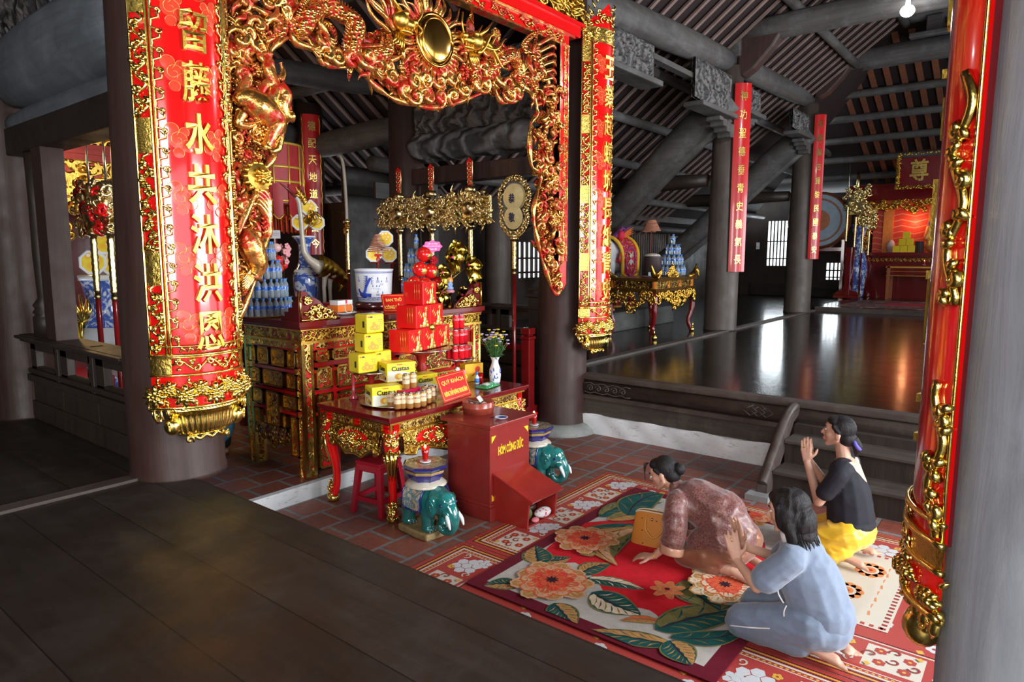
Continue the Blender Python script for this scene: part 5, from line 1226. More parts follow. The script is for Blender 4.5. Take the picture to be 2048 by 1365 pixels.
# ---- plates with parcels, sign, small things on the altar
def plate(loc, r, mat, label, group=None):
    t = thing('plate', label, 'plate', loc, 0, group); m = MB(); m.lathe([(r*.55,0),(r*.6,.003),(r*.95,.022),(r,.026),(r*.97,.028),(r*.6,.010),(.0005,.009)],32); m.build('plate_body', mat, t); return t
pp = G(682,630,AZ)
plate((pp.x,pp.y,AZ+.001), .155, WHITEG, 'white plate with blue rim on the altar under the orange parcel')
def boxthing(name, label, cat, c, d, rz, mat, group=None, bevel=.004, mats=None):
    m = MB(); m.bx(-d[0]/2,-d[1]/2,0,d[0]/2,d[1]/2,d[2]); o = m.build(name, mat, None, bevel); o.location = c; o.rotation_euler = (0,0,rz); tag(o,label,cat,group); return o
boxthing('parcel','orange parcel box lying on the white plate on the altar','parcel',(pp.x+.01,pp.y+.02,AZ+.03),(.23,.13,.065),.25,paint('orange_card',(.85,.20,.02)))
wb = thing('gift_box','small white gift box with red ribbon on top of the orange parcel','gift box',(pp.x+.03,pp.y+.03,AZ+.096),.15)
m = MB(); m.bx(-.10,-.055,0,.10,.055,.045); m.build('box_body', paint('white_card',(.75,.75,.75)), wb, .003)
m = MB(); m.bx(.0,-.057,.0,.025,.057,.0475); m.build('ribbon', paint('ribbon_red',(.7,.02,.05)), wb)
m = MB(); m.tube([(.05*cos(i*.3),-.085+.008*sin(i),.012+.045*sin(i*.3)) for i in range(22)], .004, 5); o = m.build('bracelet', paint('pale_bangle',(.75,.65,.55))); o.location=(pp.x+.0,pp.y-.04,AZ+.062); tag(o,'pale round bangle leaning on the orange parcel','bangle')
boxthing('candy_box','dark red box on a magenta cloth behind the orange parcel on the altar','box',(pp.x+.06,pp.y+.24,AZ+.006),(.20,.12,.10),.3,paint('dark_red_card',(.38,.01,.02)))
boxthing('folded_cloth','magenta cloth lying under the dark red box on the altar','cloth',(pp.x+.06,pp.y+.24,AZ),(.30,.22,.005),.3,paint('magenta_cloth',(.30,.01,.09),.8))
SIGNRED = paint('sign_red',(.62,.010,.012),.25); SIGNYEL = paint('sign_yellow',(.92,.68,.10),.3)
def sign(loc, rz, w_, h_, lean, l1, l2, label, h1=.22, h2=.30):
    t = thing('table_sign', label, 'sign', loc, rz)
    f = lambda u,v,d: V((u, (v+h_/2)*sin(R(lean))-d*cos(R(lean)), (v+h_/2)*cos(R(lean))+d*sin(R(lean))))
    m = MB(); m.prism([(-w_/2,-h_/2),(w_/2,-h_/2),(w_/2,h_/2),(-w_/2,h_/2)], f, -.004, .0); m.build('board', SIGNRED, t)
    m = MB()
    for a in ((-1,-1,1,-1),(1,-1,1,1),(1,1,-1,1),(-1,1,-1,-1)):
        m.tube([f(a[0]*(w_/2-.016),a[1]*(h_/2-.016),.001),f(a[2]*(w_/2-.016),a[3]*(h_/2-.016),.001)], .0022, 4)
    m.build('border_line', SIGNYEL, t)
    m = MB(); put_text(m, l1, lambda u,v,d: f(u, v+h_*.20, .002+.001*d), w_*.66 if len(l1) < 8 else w_*.78, h_*h1, .02, .012)
    put_text(m, l2, lambda u,v,d: f(u, v-h_*.18, .002+.001*d), w_*.82, h_*h2, .02, .03); m.build('lettering', SIGNYEL, t)
    m = MB(); m.prism([(0,0),(.10,0),(h_*.75*sin(R(lean)),h_*.75*cos(R(lean)))], lambda u,v,d: V((d,u+.004,v)), -.03,.03); m.build('stand', SIGNRED, t)
    return t
sp_ = G(783,632,AZ); sign((4.63,5.20,AZ+.002), R(-14), .27, .19, 20, 'BAN THỜ', 'CÔNG ĐỒNG', 'red sign reading BAN THỜ CÔNG ĐỒNG leaning on the altar edge')
# ---- pyramid of red balls, rose, pink tag, gold foil tree with figurine
REDPK = paint('red_foil_card',(.80,.012,.012),.22,coat=.4); GOLDPRINT = plain('gold_print',(.85,.62,.16),.3,.7,.12,30)
def ball_proto(label):
    t = thing('candy_ball', label, 'candy box', (0,0,0), 0, 'round red candy boxes')
    m = MB(); m.ell((0,0,.075),(.078,.078,.075),24,14); m.build('ball_body', REDPK, t)
    g = MB(); f = lambda u,v,d: V(((.0785+d)*sin(u)*cos(v), -(.0785+d)*cos(u)*cos(v), .075+(.0755+d)*sin(v)))
    g.grid(lambda u,v: f(.50*v*cos(2*pi*u)*(1+.18*cos(2*pi*u*8)), .42*v*sin(2*pi*u)*(1+.18*cos(2*pi*u*8))-.25, .001+.004*(1-v)), 48, 4, True)
    for k in range(5): a = k*1.25; g.grid(lambda u,v: f(.9*(k-2)*.62+.12*v*cos(2*pi*u), .45+.10*v*sin(2*pi*u)+.08*(k%2), .001), 12, 2, True)
    g.build('flower_print', GOLDPRINT, t, fixn=False)
    return t
bz = 5.40; bprot = None
for i,(px,py,nm) in enumerate([(828,570,'bottom row, leftmost'),(850,572,'bottom row, second from the left'),(876,570,'bottom row, third from the left'),(890,562,'bottom row, rightmost'),(840,541,'middle row, left'),(861,544,'middle row, right'),(848,511,'the topmost')]):
    y = [5.42,5.34,5.38,5.50,5.42,5.36,5.39][i]; q = PY(px,py,y); lb = 'round red candy box, %s of the ball pyramid' % nm
    z = q.z-.075
    if bprot is None: bprot = ball_proto(lb); bprot.location = (q.x,y,z); bprot.rotation_euler=(0,0,R(-35)); bprot.scale=(1.12,1.12,1.12)
    else: dup(bprot, (q.x,y,z), R(-40+i*9), lb)
q = PY(858,600,5.40); tr = plate((q.x,5.41,AZ+.001), .21, plain('steel_tray',(.55,.55,.56),.25,1.0), 'steel tray on the altar carrying the pyramid of red balls')
m = MB(); m.lathe([(.10,.0),(.13,.025),(.10,.10),(.17,.112)],24); o = m.build('tray_riser', REDPK); o.location=(q.x,5.41,AZ+.004); tag(o,'red riser between the steel tray and the ball pyramid','stand')
rs = thing('silk_rose','dark red silk rose resting between the upper red balls','flower',PY(866,521,5.28)); m = MB(); f = lambda u,v,d: V((u,-d,v)); rosette(m,f,0,0,.055,8,0,.02); rosette(m,f,0,0,.03,6,.03,.015); m.build('petals', paint('rose_red',(.45,.005,.015),.5), rs)
tg = thing('pink_tag','pink scalloped card with white lettering stuck above the red balls','tag',PY(865,493,5.36), R(-30))
m = MB(); pr = [((.105+.008*cos(8*a*.1309))*cos(a*.1309)*(1.0), (.062+.006*cos(8*a*.1309))*sin(a*.1309)) for a in range(48)]; m.prism(pr, lambda u,v,d: V((u,-d,v)), 0,.003); m.build('card', paint('pink_card',(.80,.06,.38),.4), tg)
m = MB()
for tx,z,w_,h_ in (('LỚP 12 VĂN',.030,.11,.020),('TRƯỜNG CHUYÊN TRẦN PHÚ',.004,.17,.016),('Kính lễ',-.028,.09,.024)): put_text(m, tx, lambda u,v,d: V((u,-.0035-.0005*d,z+v)), w_, h_, .02, .015)
m.build('lettering', paint('white_ink',(.9,.9,.9)), tg); m = MB(); m.tube([(0,.004,-.06),(.01,.006,-.24)], .003, 5); m.build('stick', paint('white_ink',(.9,.9,.9)), tg)
FOIL = plain('gold_foil',(.62,.45,.06),.16,1.0,.25,9,bump=.2,bscale=14)
ft = thing('foil_flower_tree','gold foil flower spray in front of a lance at the right end of the altar','ornament',(5.50,5.28,AZ))
def FT(px,py,dy=0): return PY(px,py,5.28+dy)-V((5.50,5.28,AZ))
m = MB(); rnd = random.Random(9)
for (px,py,s) in ((905,515,1.2),(938,530,1.0),(885,545,.8),(885,585,.9),(925,590,.9),(912,495,.8),(945,548,.7)):
    c = FT(px,py,rnd.uniform(-.03,.05))
    for k in range(6):
        a = k*1.05+rnd.uniform(-.2,.2); L = .155*s*rnd.uniform(.8,1.2); d = V((cos(a),-.35+rnd.uniform(-.2,.2),sin(a))); sd = V((-sin(a),0,cos(a)))
        m.grid(lambda u,v: c+d*L*u+sd*(v-.5)*L*.95*sin(pi*min(1,.15+u*.8))+V((0,-.03*sin(u*3)*(1-abs(2*v-1)),-.02*u*u)), 6, 5)
m.build('foil_petals', FOIL, ft, fixn=False)
m = MB()
for (px,py) in ((905,515),(938,530),(885,545),(885,585),(925,590)): m.ell(FT(px,py,-.05), .014)
m.build('pink_centre', paint('hot_pink',(.85,.04,.25),.4), ft)
m = MB(); m.tube([FT(902,612),FT(902,560),FT(905,515)], .006, 6); m.tube([FT(902,580),FT(925,590)], .004, 5); m.tube([FT(902,560),FT(938,530)], .004, 5); m.tube([FT(902,570),FT(885,545)], .004, 5); m.tube([(-.03,.0,0),(.03,0,.0),(.0,0,.06)],[.05,.05,.02],8); m.build('stem', GOLDD, ft)
fg = thing('seated_figurine','small blue-robed figurine with an orange halo in front of the gold foil flowers','figurine',FT(900,583,-.16)+V((5.50,5.28,AZ)), R(-35))
m = MB(); m.lathe([(.045,-.015),(.052,.0),(.045,.015),(.035,.02)],16); m.build('lotus_seat', paint('lotus_pink',(.65,.25,.3)), fg)
blob([('e',(0,0,.035),(.042,.03,.022)),('c',(0,0,.04),(0,0,.09),.028,.02),('c',(.022,-.01,.08),(.012,-.026,.055),.011,.009),('c',(-.022,-.01,.08),(-.012,-.026,.055),.011,.009)], .004, 'robe', paint('pale_blue_robe',(.25,.42,.68)), fg)
m = MB(); m.ell((0,-.004,.115),(.014,.014,.018)); m.build('face', paint('figurine_face',(.75,.6,.5)), fg); m = MB(); m.lathe([(.0005,0),(.036,.0),(.036,.004),(.0005,.004)],20); h_ = m.build('halo', paint('halo_orange',(.80,.36,.05)), fg); h_.location=(0,.014,.115); h_.rotation_euler=(R(90),0,0)
q = G(868,602,AZ)
bk = thing('stacked_carton','small red and white striped carton at the altar edge beside the red boxes','carton',(5.13,5.22,AZ+.001),.1); m = MB(); m.bx(-.06,-.04,0,.06,.04,.11); m.build('carton_body', paint('stripe_red',(.7,.03,.03)), bk); m = MB()
for k in range(3): m.bx(-.0605,-.0405,.012+.034*k,.0605,.0405,.026+.034*k)
m.build('white_stripes', paint('white_card',(.75,.75,.75)), bk)
# things beside the left tower: blossoms, lantern boxes, placard
lp = None
for i,(px,py,c) in enumerate([(552,496,(.75,.45,.42)),(556,520,(.7,.03,.03)),(557,538,(.72,.08,.02)),(566,531,(.65,.02,.02))]):
    m = MB(); m.ell((0,0,0),(.05,.05,.045)); o = m.build('red_lantern', paint('lantern_%d'%i,c,.25)); p = PY(px,py,5.95+.04*i); o.location = p
    tag(o, ['pink paper ball at the top beside the left bottle tower','red paper ball second from the top beside the left bottle tower','orange-red paper ball low beside the left bottle tower','red paper ball nearest the tall vase beside the left bottle tower'][i], 'paper ball', 'paper balls beside the left bottle tower')
m = MB(); p = PY(558,560,6.0); m.tube([(p.x,6.0,AZ),(p.x,6.0,AZ+.34)], .02, 8); o = m.build('flower_pot_stand', paint('dark_pot',(.05,.03,.03))); tag(o,'thin dark stand holding the paper balls and blossoms beside the bottle tower','stand')
pbm = thing('pink_blossom_spray','spray of pink artificial blossoms between the left bottle tower and the vase','flowers',PY(568,508,6.02)); m = MB(); rnd = random.Random(6)
for k in range(14):
    c = V((rnd.uniform(-.05,.06),rnd.uniform(-.05,.05),rnd.uniform(-.12,.09)))
    for j in range(5): a = j*1.257; m.ell(c+V((.017*cos(a),-.006,.017*sin(a))), (.014,.006,.014), 8, 5)
m.build('petals', paint('blossom_pink',(.80,.36,.38),.6), pbm); m = MB()
for k in range(4): m.tube([V((-.02,0,-.30)),V((.0,0,-.1)),V((rnd.uniform(-.05,.05),0,.06))], .003, 4)
m.build('stem', paint('stem_brown',(.12,.06,.03)), pbm)
wp = thing('white_placard','small white placard with pink writing above the left bottle tower','placard',PY(549,469,5.95), R(-50)); m = MB(); m.bx(-.055,-.002,-.04,.055,.002,.04); m.build('card', paint('white_card',(.75,.75,.75)), wp); m = MB()
for z,w_ in ((.012,.085),(-.006,.085)): put_text(m, 'Thành tâm kính lễ', lambda u,v,d: V((u,-.003-.0003*d,z+v)), w_, .011, .02, .0)
m.build('lettering', paint('pink_ink',(.7,.2,.3)), wp); m = MB(); m.tube([(0,.003,-.04),(.0,.01,-.5)], .003, 5); m.build('stick', paint('white_ink',(.9,.9,.9)), wp)

# ---- on the front table
def pedestal(c, h, r, label, mat=None):
    t = thing('pedestal_tray', label, 'tray', (c[0],c[1],TZ+.001)); m = MB()
    m.lathe([(r*.42,0),(r*.44,.012),(r*.40,.022),(r*.20,.035),(r*.13,h*.35),(r*.19,h*.5),(r*.12,h*.62),(r*.20,h*.80),(r*.5,h*.90),(r*.5,h*.92)],28); m.build('foot', plain('turned_red_lacquer',(.35,.02,.015),.2,coat=.5), t)
    m = MB(); m.lathe([(r*.45,h*.90),(r*.97,h-.012),(r,h-.004),(r*.98,h),(r*.9,h-.006),(.0005,h-.006)],40); m.build('dish', mat or plain('steel_tray',(.55,.55,.56),.25,1.0), t); return t
c1 = PY(843,696,4.66); pedestal((c1.x,4.66), c1.z-TZ, .30, 'tall pedestal tray with red foot carrying the pyramid of red boxes')
c2 = PY(742,741,4.62); pedestal((c2.x,4.62), c2.z-TZ, .185, 'low pedestal tray at the left carrying yellow tins')
c3 = PY(915,716,4.62); pedestal((c3.x,4.62), c3.z-TZ, .175, 'pedestal tray at the right carrying red cola cans')
# red bunny-print gift boxes, 3-2-1
def redbox_proto(label):
    t = thing('red_gift_box', label, 'gift box', (0,0,0), 0, 'red gift boxes in a pyramid'); s = .225; h = .21
    m = MB(); m.bx(-s/2,-s/2,0,s/2,s/2,h); m.build('carton', REDPK, t, .008)
    g = MB(); f = lambda u,v,d: V((u,-s/2-.001-d,v))
    def disc(u,v,a,b): g.grid(lambda p,q: f(u+a*q*cos(2*pi*p),v+b*q*sin(2*pi*p),.0005+.004*(1-q*q)), 16, 3, True)
    for (u,v,a,b) in ((.035,.07,.028,.030),(.03,.035,.036,.030),(.012,.115,.010,.032),(.045,.12,.010,.034),(-.04,.022,.016,.016),(.075,.02,.018,.018),(.0,.018,.02,.012),(.06,.055,.02,.012)): disc(u,v,a,b)
    for k in range(3): g.tube([f(-.05+.02*k,.18-.02*k,.001),f(-.08+.02*k,.13-.02*k,.001)], [.003,.006], 5, True, .4)
    g.tube([f(.03,.19,.001),f(.075,.19,.001)],.004,5); g.tube([f(.052,.198,.001),f(.052,.15,.001)],.004,5); g.tube([f(.025,.17,.001),f(.052,.19,.001),f(.082,.17,.001)],.004,5); g.tube([f(.036,.16,.001),f(.07,.16,.001)],.004,5)
    g.build('rabbit_print', GOLDPRINT, t, fixn=False)
    g = MB(); f2 = lambda u,v,d: V((-s/2-.001-d,u,v))
    for k in range(3): g.tube([f2(-.02-.025*k,.19,.0005),f2(-.02-.025*k,.05,.0005)], .0018, 4)
    g.build('side_print', GOLDPRINT, t); return t
dz_ = c1.z; bx0 = None; rzb = R(12)
for row,(n,z) in enumerate(((3,dz_),(2,dz_+.212),(1,dz_+.424))):
    for k in range(n):
        o_ = (k-(n-1)/2)*.232; p = (c1.x-.03+o_*cos(rzb), 4.66+o_*sin(rzb)-.02, z)
        lb = 'red gift box with gold rabbit print, ' + (['bottom left','bottom middle','bottom right'][k] if n==3 else ['middle row left','middle row right'][k] if n==2 else 'the top one') + ' of the pyramid'
        if bx0 is None: bx0 = redbox_proto(lb); bx0.location = p; bx0.rotation_euler=(0,0,rzb)
        else: dup(bx0, p, rzb, lb)
gi = thing('gold_ingot','small gold foil pot on the right end of the lower red gift boxes','ornament',PY(862,655,4.54)-V((0,0,.03)),0); m = MB(); m.lathe([(.02,0),(.035,.01),(.04,.03),(.03,.05),(.036,.06),(.05,.065),(.03,.06)],14); m.build('pot', FOIL, gi)
# yellow tins
def tin_proto(label):
    t = thing('yellow_tin', label, 'tin', (0,0,0), 0, 'yellow biscuit tins'); a,b,h = .195,.165,.165
    m = MB(); m.bx(-a/2,-b/2,0,a/2,b/2,h); m.build('tin_body', paint('yellow_tin_paint',(.88,.66,.03),.28,coat=.3), t, .014)
    g = MB(); f = lambda u,v,d: V((u,-b/2-.001-d,v))
    for (u,v,r) in ((-.01,.05,.034),(.025,.045,.026),(-.045,.045,.022),(-.02,.08,.02)):
        for k in range(7): aa = k*.9; g.grid(lambda p,q: f(u+r*.6*cos(aa)+r*.35*q*cos(2*pi*p), v+r*.6*sin(aa)+r*.35*q*sin(2*pi*p), .0006+.0002*k), 10, 2, True)
    for k in range(4): g.bx(.05-.008*k if k else .045,-b/2-.002,.06+.016*k,.075+.008*0,-b/2-.0005,.068+.016*k)
    g.build('flower_print', paint('tin_orange',(.85,.36,.05),.35), t, fixn=False)
    g = MB(); g.bx(-.062,-b/2-.002,.135,-.036,-b/2-.0005,.147); g.bx(-.006-a/2,-.05,.05,-a/2-.0008,-.03,.105); g.build('logo_mark', paint('black_ink',(.03,.03,.02)), t)
    g = MB(); g.bx(-.082,-b/2-.002,.137,-.067,-b/2-.0005,.147); g.build('red_mark', paint('red_ink',(.75,.05,.02)), t)
    g = MB(); g.tube([(sx*(a/2-.006),sy*(b/2-.006),h-.018) for sx,sy in ((-1,-1),(1,-1),(1,1),(-1,1),(-1,-1))], .0065, 6); g.build('rim', GOLDPRINT, t); return t
tn = None
for i,(dx_,dy_,dzz,rz,nm) in enumerate([(-.085,.0,0,-.12,'bottom left of the stack'),(.115,.045,0,.05,'bottom right of the stack'),(-.0,.02,.168,-.1,'middle of the stack'),(.015,.02,.336,.0,'top of the stack')]):
    p = (c2.x+dx_, 4.62+dy_, c2.z+dzz); lb = 'yellow biscuit tin with flower print, '+nm
    if tn is None: tn = tin_proto(lb); tn.location = p; tn.rotation_euler = (0,0,rz)
    else: dup(tn, p, rz, lb)
# cola cans: 5 + 4 + 2
def can_proto(name, label, group, body, txt, tmat, r=.032, h=.145):
    t = thing(name, label, 'can', (0,0,0), 0, group); AL = plain('can_aluminium',(.62,.62,.64),.25,1.0,.05)
    m = MB(); m.lathe([(r*.78,0),(r,.010),(r,h-.014),(r*.985,h-.010)],18); m.build('can_body', body, t)
    m = MB(); m.lathe([(r*.985,h-.011),(r*.83,h),(r*.80,h),(r*.78,h-.004),(.0005,h-.004)],18); m.build('can_top', AL, t)
    g = MB(); put_text(g, txt, lambda u,v,d: V(((r+.0006)*sin(u/r),-(r+.0006)*cos(u/r),h*.66+v)), r*2.1, h*.17, .02, .02); g.build('lettering', tmat, t); return t
cola = None; WINK = paint('white_ink',(.9,.9,.9)); COLA = paint('cola_red',(.72,.010,.02),.25,coat=.3)
for row,(lst,z) in enumerate((([(-.10,-.06),(-.035,-.085),(.03,-.085),(.095,-.06),(.10,.01),(-.11,.01)],0),([(-.075,-.05),(-.012,-.065),(.05,-.055),(.095,-.01)],.128),([(-.05,-.03),(.02,-.035)],.256))):
    for k,(a,b) in enumerate(lst):
        p = (c3.x+a, 4.62+b, c3.z+z*1.15+.0035*row); lb = 'red cola can, %s of the can stack, %s' % (('bottom layer','middle layer','top layer')[row], ('far left','second from left','third from left','fourth from left','back right','back left')[k] if row==0 else ('left','second from left','third from left','right')[k] if row==1 else ('left','right')[k])
        if cola is None: cola = can_proto('cola_can', lb, 'red cola cans', COLA, 'Coca-Cola', WINK); cola.location = p; cola.rotation_euler=(0,0,R(-30))
        else: dup(cola, p, R(-30+k*7), lb)
    if row < 2:
        m = MB(); m.lathe([(.16-.03*row,0),(.16-.03*row,.003)],24); o = m.build('shelf_disc', bpy.data.materials['steel_tray']); o.location=(c3.x,4.62,c3.z+.1455+.1515*row); tag(o,'thin disc between the %s layers of cola cans' % ('lower' if row==0 else 'upper'),'disc')
# front tray with custard cake boxes and beer cans
tp_ = G(800,806,TZ); trx, try_ = tp_.x, tp_.y+.06
tr = thing('oval_tray','round steel tray at the front of the table carrying beer cans and cake boxes','tray',(trx,try_,TZ+.001)); m = MB(); m.lathe([(.24,0),(.26,.004),(.30,.012),(.305,.016),(.30,.017),(.25,.007),(.0005,.006)],44); m.build('tray_body', plain('steel_tray',(.55,.55,.56),.25,1.0), tr)
CYEL = paint('cake_box_yellow',(.90,.72,.02),.3,coat=.2); CWHITE = paint('cake_box_cream',(.80,.78,.66),.3)
def cake_proto(label):
    t = thing('cake_box', label, 'cake box', (0,0,0), 0, 'yellow cake boxes'); a,b,h = .27,.17,.165
    m = MB(); m.bx(-a/2,-b/2,0,a/2,b/2,h); m.build('carton', CYEL, t, .004)
    for side in (0,1):
        f = (lambda u,v,d: V((u,-b/2-.0012-d,v))) if side==0 else (lambda u,v,d: V((-a/2-.0012-d,-u,v))); w_ = a if side==0 else b
        g = MB(); g.prism([(-w_*.48,.006),(w_*.48,.006),(w_*.48,.05),(w_*.1,.085),(-w_*.48,.10)], f, -.0005, .0004); g.build('cream_panel', CWHITE, t)
        g = MB()
        for (u,v,r) in ((-.03,.045,.036),(.025,.035,.030)) : g.grid(lambda p,q: f(u+r*q*cos(2*pi*p), v+.75*r*q*sin(2*pi*p), .001+.0008*(1-q)), 18, 3, True)
        g.build('cake_print', paint('cake_orange',(.80,.36,.04),.4), t, fixn=False)
        g = MB(); g.grid(lambda p,q: f(-.018+.022*q*cos(2*pi*p), .045+.018*q*sin(2*pi*p), .0025), 14, 2, True); g.build('custard_print', paint('custard_yellow',(.92,.75,.15),.4), t, fixn=False)
        g = MB(); g.grid(lambda p,q: f(.055+.014*q*cos(2*pi*p), .032+.014*q*sin(2*pi*p), .0025), 14, 2, True); put_text(g, 'Custas', lambda u,v,d: f(u-.01, v+.115, .0012+.0004*d), w_*.62, .042, .02, .03); g.build('lettering', paint('black_ink',(.03,.03,.02)), t, fixn=False)
    g = MB(); g.bx(-.04,-.0855-.0015,.145,.01,-.0855,.152); g.build('red_mark', paint('red_ink',(.75,.05,.02)), t)
    g = MB()
    for k in range(3): g.bx(-a/2+.005,-.075+.05*k,h,a/2-.005,-.045+.05*k,h+.0008)
    g.build('top_stripe', paint('stripe_amber',(.80,.55,.02),.35), t); return t
ck = None
for i,(px,py,z,y,rz,nm) in enumerate([(768,800,0,4.36,-.35,'lower left on the front tray'),(842,790,0,4.52,-.1,'lower right, half hidden by beer cans'),(795,760,.166,4.44,-.3,'on top of the two lower boxes')]):
    q = PY(px,py,y); p = (q.x, y, TZ+.008+z); lb = 'yellow and cream cake box with black lettering, '+nm
    if ck is None: ck = cake_proto(lb); ck.location = p; ck.rotation_euler=(0,0,rz)
    else: dup(ck, p, rz, lb)
BEER = plain('amber_can',(.72,.36,.10),.28,.6,.12,30); be = None
for i,(px,py,lay) in enumerate([(782,814,0),(795,818,0),(806,817,0),(820,817,0),(834,815,0),(846,812,0),(856,806,0),(866,801,0),(852,800,0),(812,773,1),(826,770,1)]):
    if lay == 0: q = G(px,py,TZ+.010); p = (q.x,q.y,TZ+.0085)
    else: q = PY(px,py-12,4.20); p = (q.x, 4.20, TZ+.0085+.133)
    lb = 'amber beer can on the front tray, ' + ['far left of the front row','second from the left in the front row','third from the left in the front row','fourth from the left in the front row','fifth from the left in the front row','sixth from the left in the front row','seventh from the left, at the right end','rightmost of the row','behind the right end of the row','left of the two standing on top','right of the two standing on top'][i]
    if be is None:
        be = can_proto('beer_can', lb, 'amber beer cans', BEER, 'HÀ NỘI', paint('can_print_red',(.45,.03,.02)), .031, .130); be.location = p; be.rotation_euler=(0,0,R(-35)); m = MB(); m.lathe([(.0312,.045),(.0314,.047),(.0314,.108),(.0312,.110)],18); m.build('cream_band', plain('can_cream',(.80,.62,.40),.35,0,.08,20), be)
    else: dup(be, p, R(-40+(i*17)%30), lb)
m = MB(); q = PY(818,783,4.22); m.bx(-.11,-.06,0,.11,.06,.125); o = m.build('red_carton', paint('crimson_film',(.55,.01,.06),.2,coat=.4), None, .01); o.location=(q.x,4.24,TZ+.0085); o.rotation_euler=(0,0,.1); tag(o,'crimson film-wrapped carton behind the front beer cans under the two raised cans','carton')
sg = G(915,802,TZ); sign((4.30,4.03,TZ+.002), R(10), .44, .24, 22, 'QUÝ KHÁCH', 'KHÔNG THẮP HƯƠNG TRONG ĐÌNH', 'red sign at the table front, first line QUÝ KHÁCH, with a request about incense', .22, .27)
# right end of the table
VX = G(1003,760,TZ)
fv = thing('flower_vase','slim white and blue porcelain flower vase at the right end of the offering table','vase',(5.06,4.24,TZ+.001))
m = MB(); m.lathe([(.045,0),(.05,.01),(.058,.08),(.056,.14),(.034,.20),(.032,.23),(.046,.262),(.048,.266),(.03,.24)],28); vb = m.build('vase_body', WHITEG, fv)
m = MB(); rnd = random.Random(2)
for k in range(16): a = R(225)+rnd.uniform(-1.1,1.1); z = rnd.uniform(.03,.15); m.ell((.0555*cos(a),.0555*sin(a),z),(.006,.006,rnd.uniform(.008,.018)))
m.tube([(.051*cos(i*.26),.051*sin(i*.26),.012) for i in range(25)], .003, 4); m.build('painted_spray', BLUEG, vb)
bq = thing('flower_bunch','bunch of small lilac and yellow chrysanthemums in the slim white vase','flowers',(5.06,4.24,TZ+.22))
lv = MB(); fl1 = MB(); fl2 = MB(); rnd = random.Random(12)
for k in range(46):
    a = rnd.random()*6.28; r = rnd.uniform(.02,.15)**1; h = rnd.uniform(.25,.36)-.5*r; tip = V((r*cos(a),r*sin(a),h)); lv.tube([(0,0,0),(r*.5*cos(a),r*.5*sin(a),h*.5),tip],[.004,.003,.002],4)
    for j in range(7):
        t_ = rnd.uniform(.15,.85); c = V((r*t_*cos(a),r*t_*sin(a),h*t_)); d = V((rnd.uniform(-1,1),rnd.uniform(-1,1),rnd.uniform(-.2,.8))).normalized()*.045; lv.tube([c,c+d*.5,c+d],[.003,.008,.001],4,True,.35)
    m_ = fl1 if k%9 < 5 else fl2
    for j in range(5): m_.ell(tip+V((.010*cos(j*1.257),.010*sin(j*1.257),.003)), (.009,.009,.006), 6, 4)
lv.build('stems_and_leaves', paint('leaf_green',(.05,.14,.03),.6,var=.3), bq); fl1.build('lilac_heads', paint('lilac',(.55,.42,.66),.7), bq); fl2.build('yellow_heads', paint('chrome_yellow',(.85,.62,.06),.7), bq)
cb = thing('candy_carton','orange-yellow sweets carton behind the green packet at the table right end','carton',(5.02,4.52,TZ+.001),-.25); m = MB(); m.bx(-.11,-.05,0,.11,.05,.18); m.build('carton', paint('amber_card',(.88,.45,.02)), cb, .004)
m = MB(); f=lambda u,v,d: V((u,-.0512-d,v)); m.grid(lambda p,q: f(.04+.03*q*cos(2*pi*p),.12+.03*q*sin(2*pi*p),.0005), 16, 2, True); m.tube([f(-.02,.06,.001),f(.03,.10,.001),f(.02,.05,.001)], .006, 5); m.build('red_print', paint('red_ink',(.75,.05,.02)), cb, fixn=False)
gb = thing('glue_bottle','small blue-labelled bottle in front of the orange sweets carton','bottle',(4.90,4.34,TZ+.001)); m = MB(); m.lathe([(.022,0),(.024,.006),(.024,.07),(.012,.09),(.010,.10)],14); m.build('bottle_body', paint('bottle_white',(.6,.68,.72)), gb); m = MB(); m.lathe([(.0245,.02),(.0245,.062)],14); m.lathe([(.012,.098),(.012,.125),(.004,.13)],12); m.build('blue_label', paint('label_blue',(.05,.22,.60)), gb)
rg = thing('red_glass_cup','small red drinking glass beside the slim white vase','glass',(4.97,4.36,TZ+.001)); m = MB(); m.lathe([(.026,0),(.034,.10),(.032,.10),(.024,.006)],18); m.build('glass_body', REDGLASS, rg)
pk = thing('green_packet','flat green plastic packet with white print lying in front of the vase','packet',(4.88,4.18,TZ+.001),.15)
m = MB(); m.grid(lambda u,v: V(((u-.5)*.26,(v-.5)*.14,.004+.038*(sin(pi*u)**.5)*(sin(pi*v)**.6)+.003*sin(u*30)*sin(v*9))), 40, 16); m.grid(lambda u,v: V(((.5-u)*.26,(v-.5)*.14,.002)), 4, 4); m.build('film', paint('packet_green',(.04,.30,.10),.2,coat=.5), pk, fixn=False)
m = MB(); m.grid(lambda u,v: V((-.085+u*.06,-.045+v*.07,.0065+.038*(sin(pi*(.17+u*.23))**.5)*(sin(pi*(.18+v*.5))**.6))), 8, 6); m.build('white_print', paint('white_card',(.75,.75,.75)), pk, fixn=False)
fc = thing('flower_posy','small posy of white, pink and orange artificial flowers behind the table sign','flowers',(4.66,4.42,TZ+.001)); rnd = random.Random(5)
m = MB(); m.lathe([(.05,0),(.06,.03),(.055,.05)],16); m.build('posy_pot', paint('dark_pot',(.05,.03,.03)), fc)
for nm,c,pos in (('white_flower',(.8,.78,.7),((.02,-.05,.13),(.04,0,.16))),('pink_flower',(.8,.3,.45),((.10,-.02,.13),)),('orange_flower',(.85,.30,.03),((-.05,-.04,.11),(.0,-.07,.09))),('yellow_flower',(.88,.65,.05),((.09,-.05,.09),))):
    m = MB()
    for p in pos: rosette(m, lambda u,v,d: V(p)+V((u,-d,v)), 0,0, .035, 7, 0, .01)
    m.build(nm, paint('posy_'+nm,c,.6), fc)
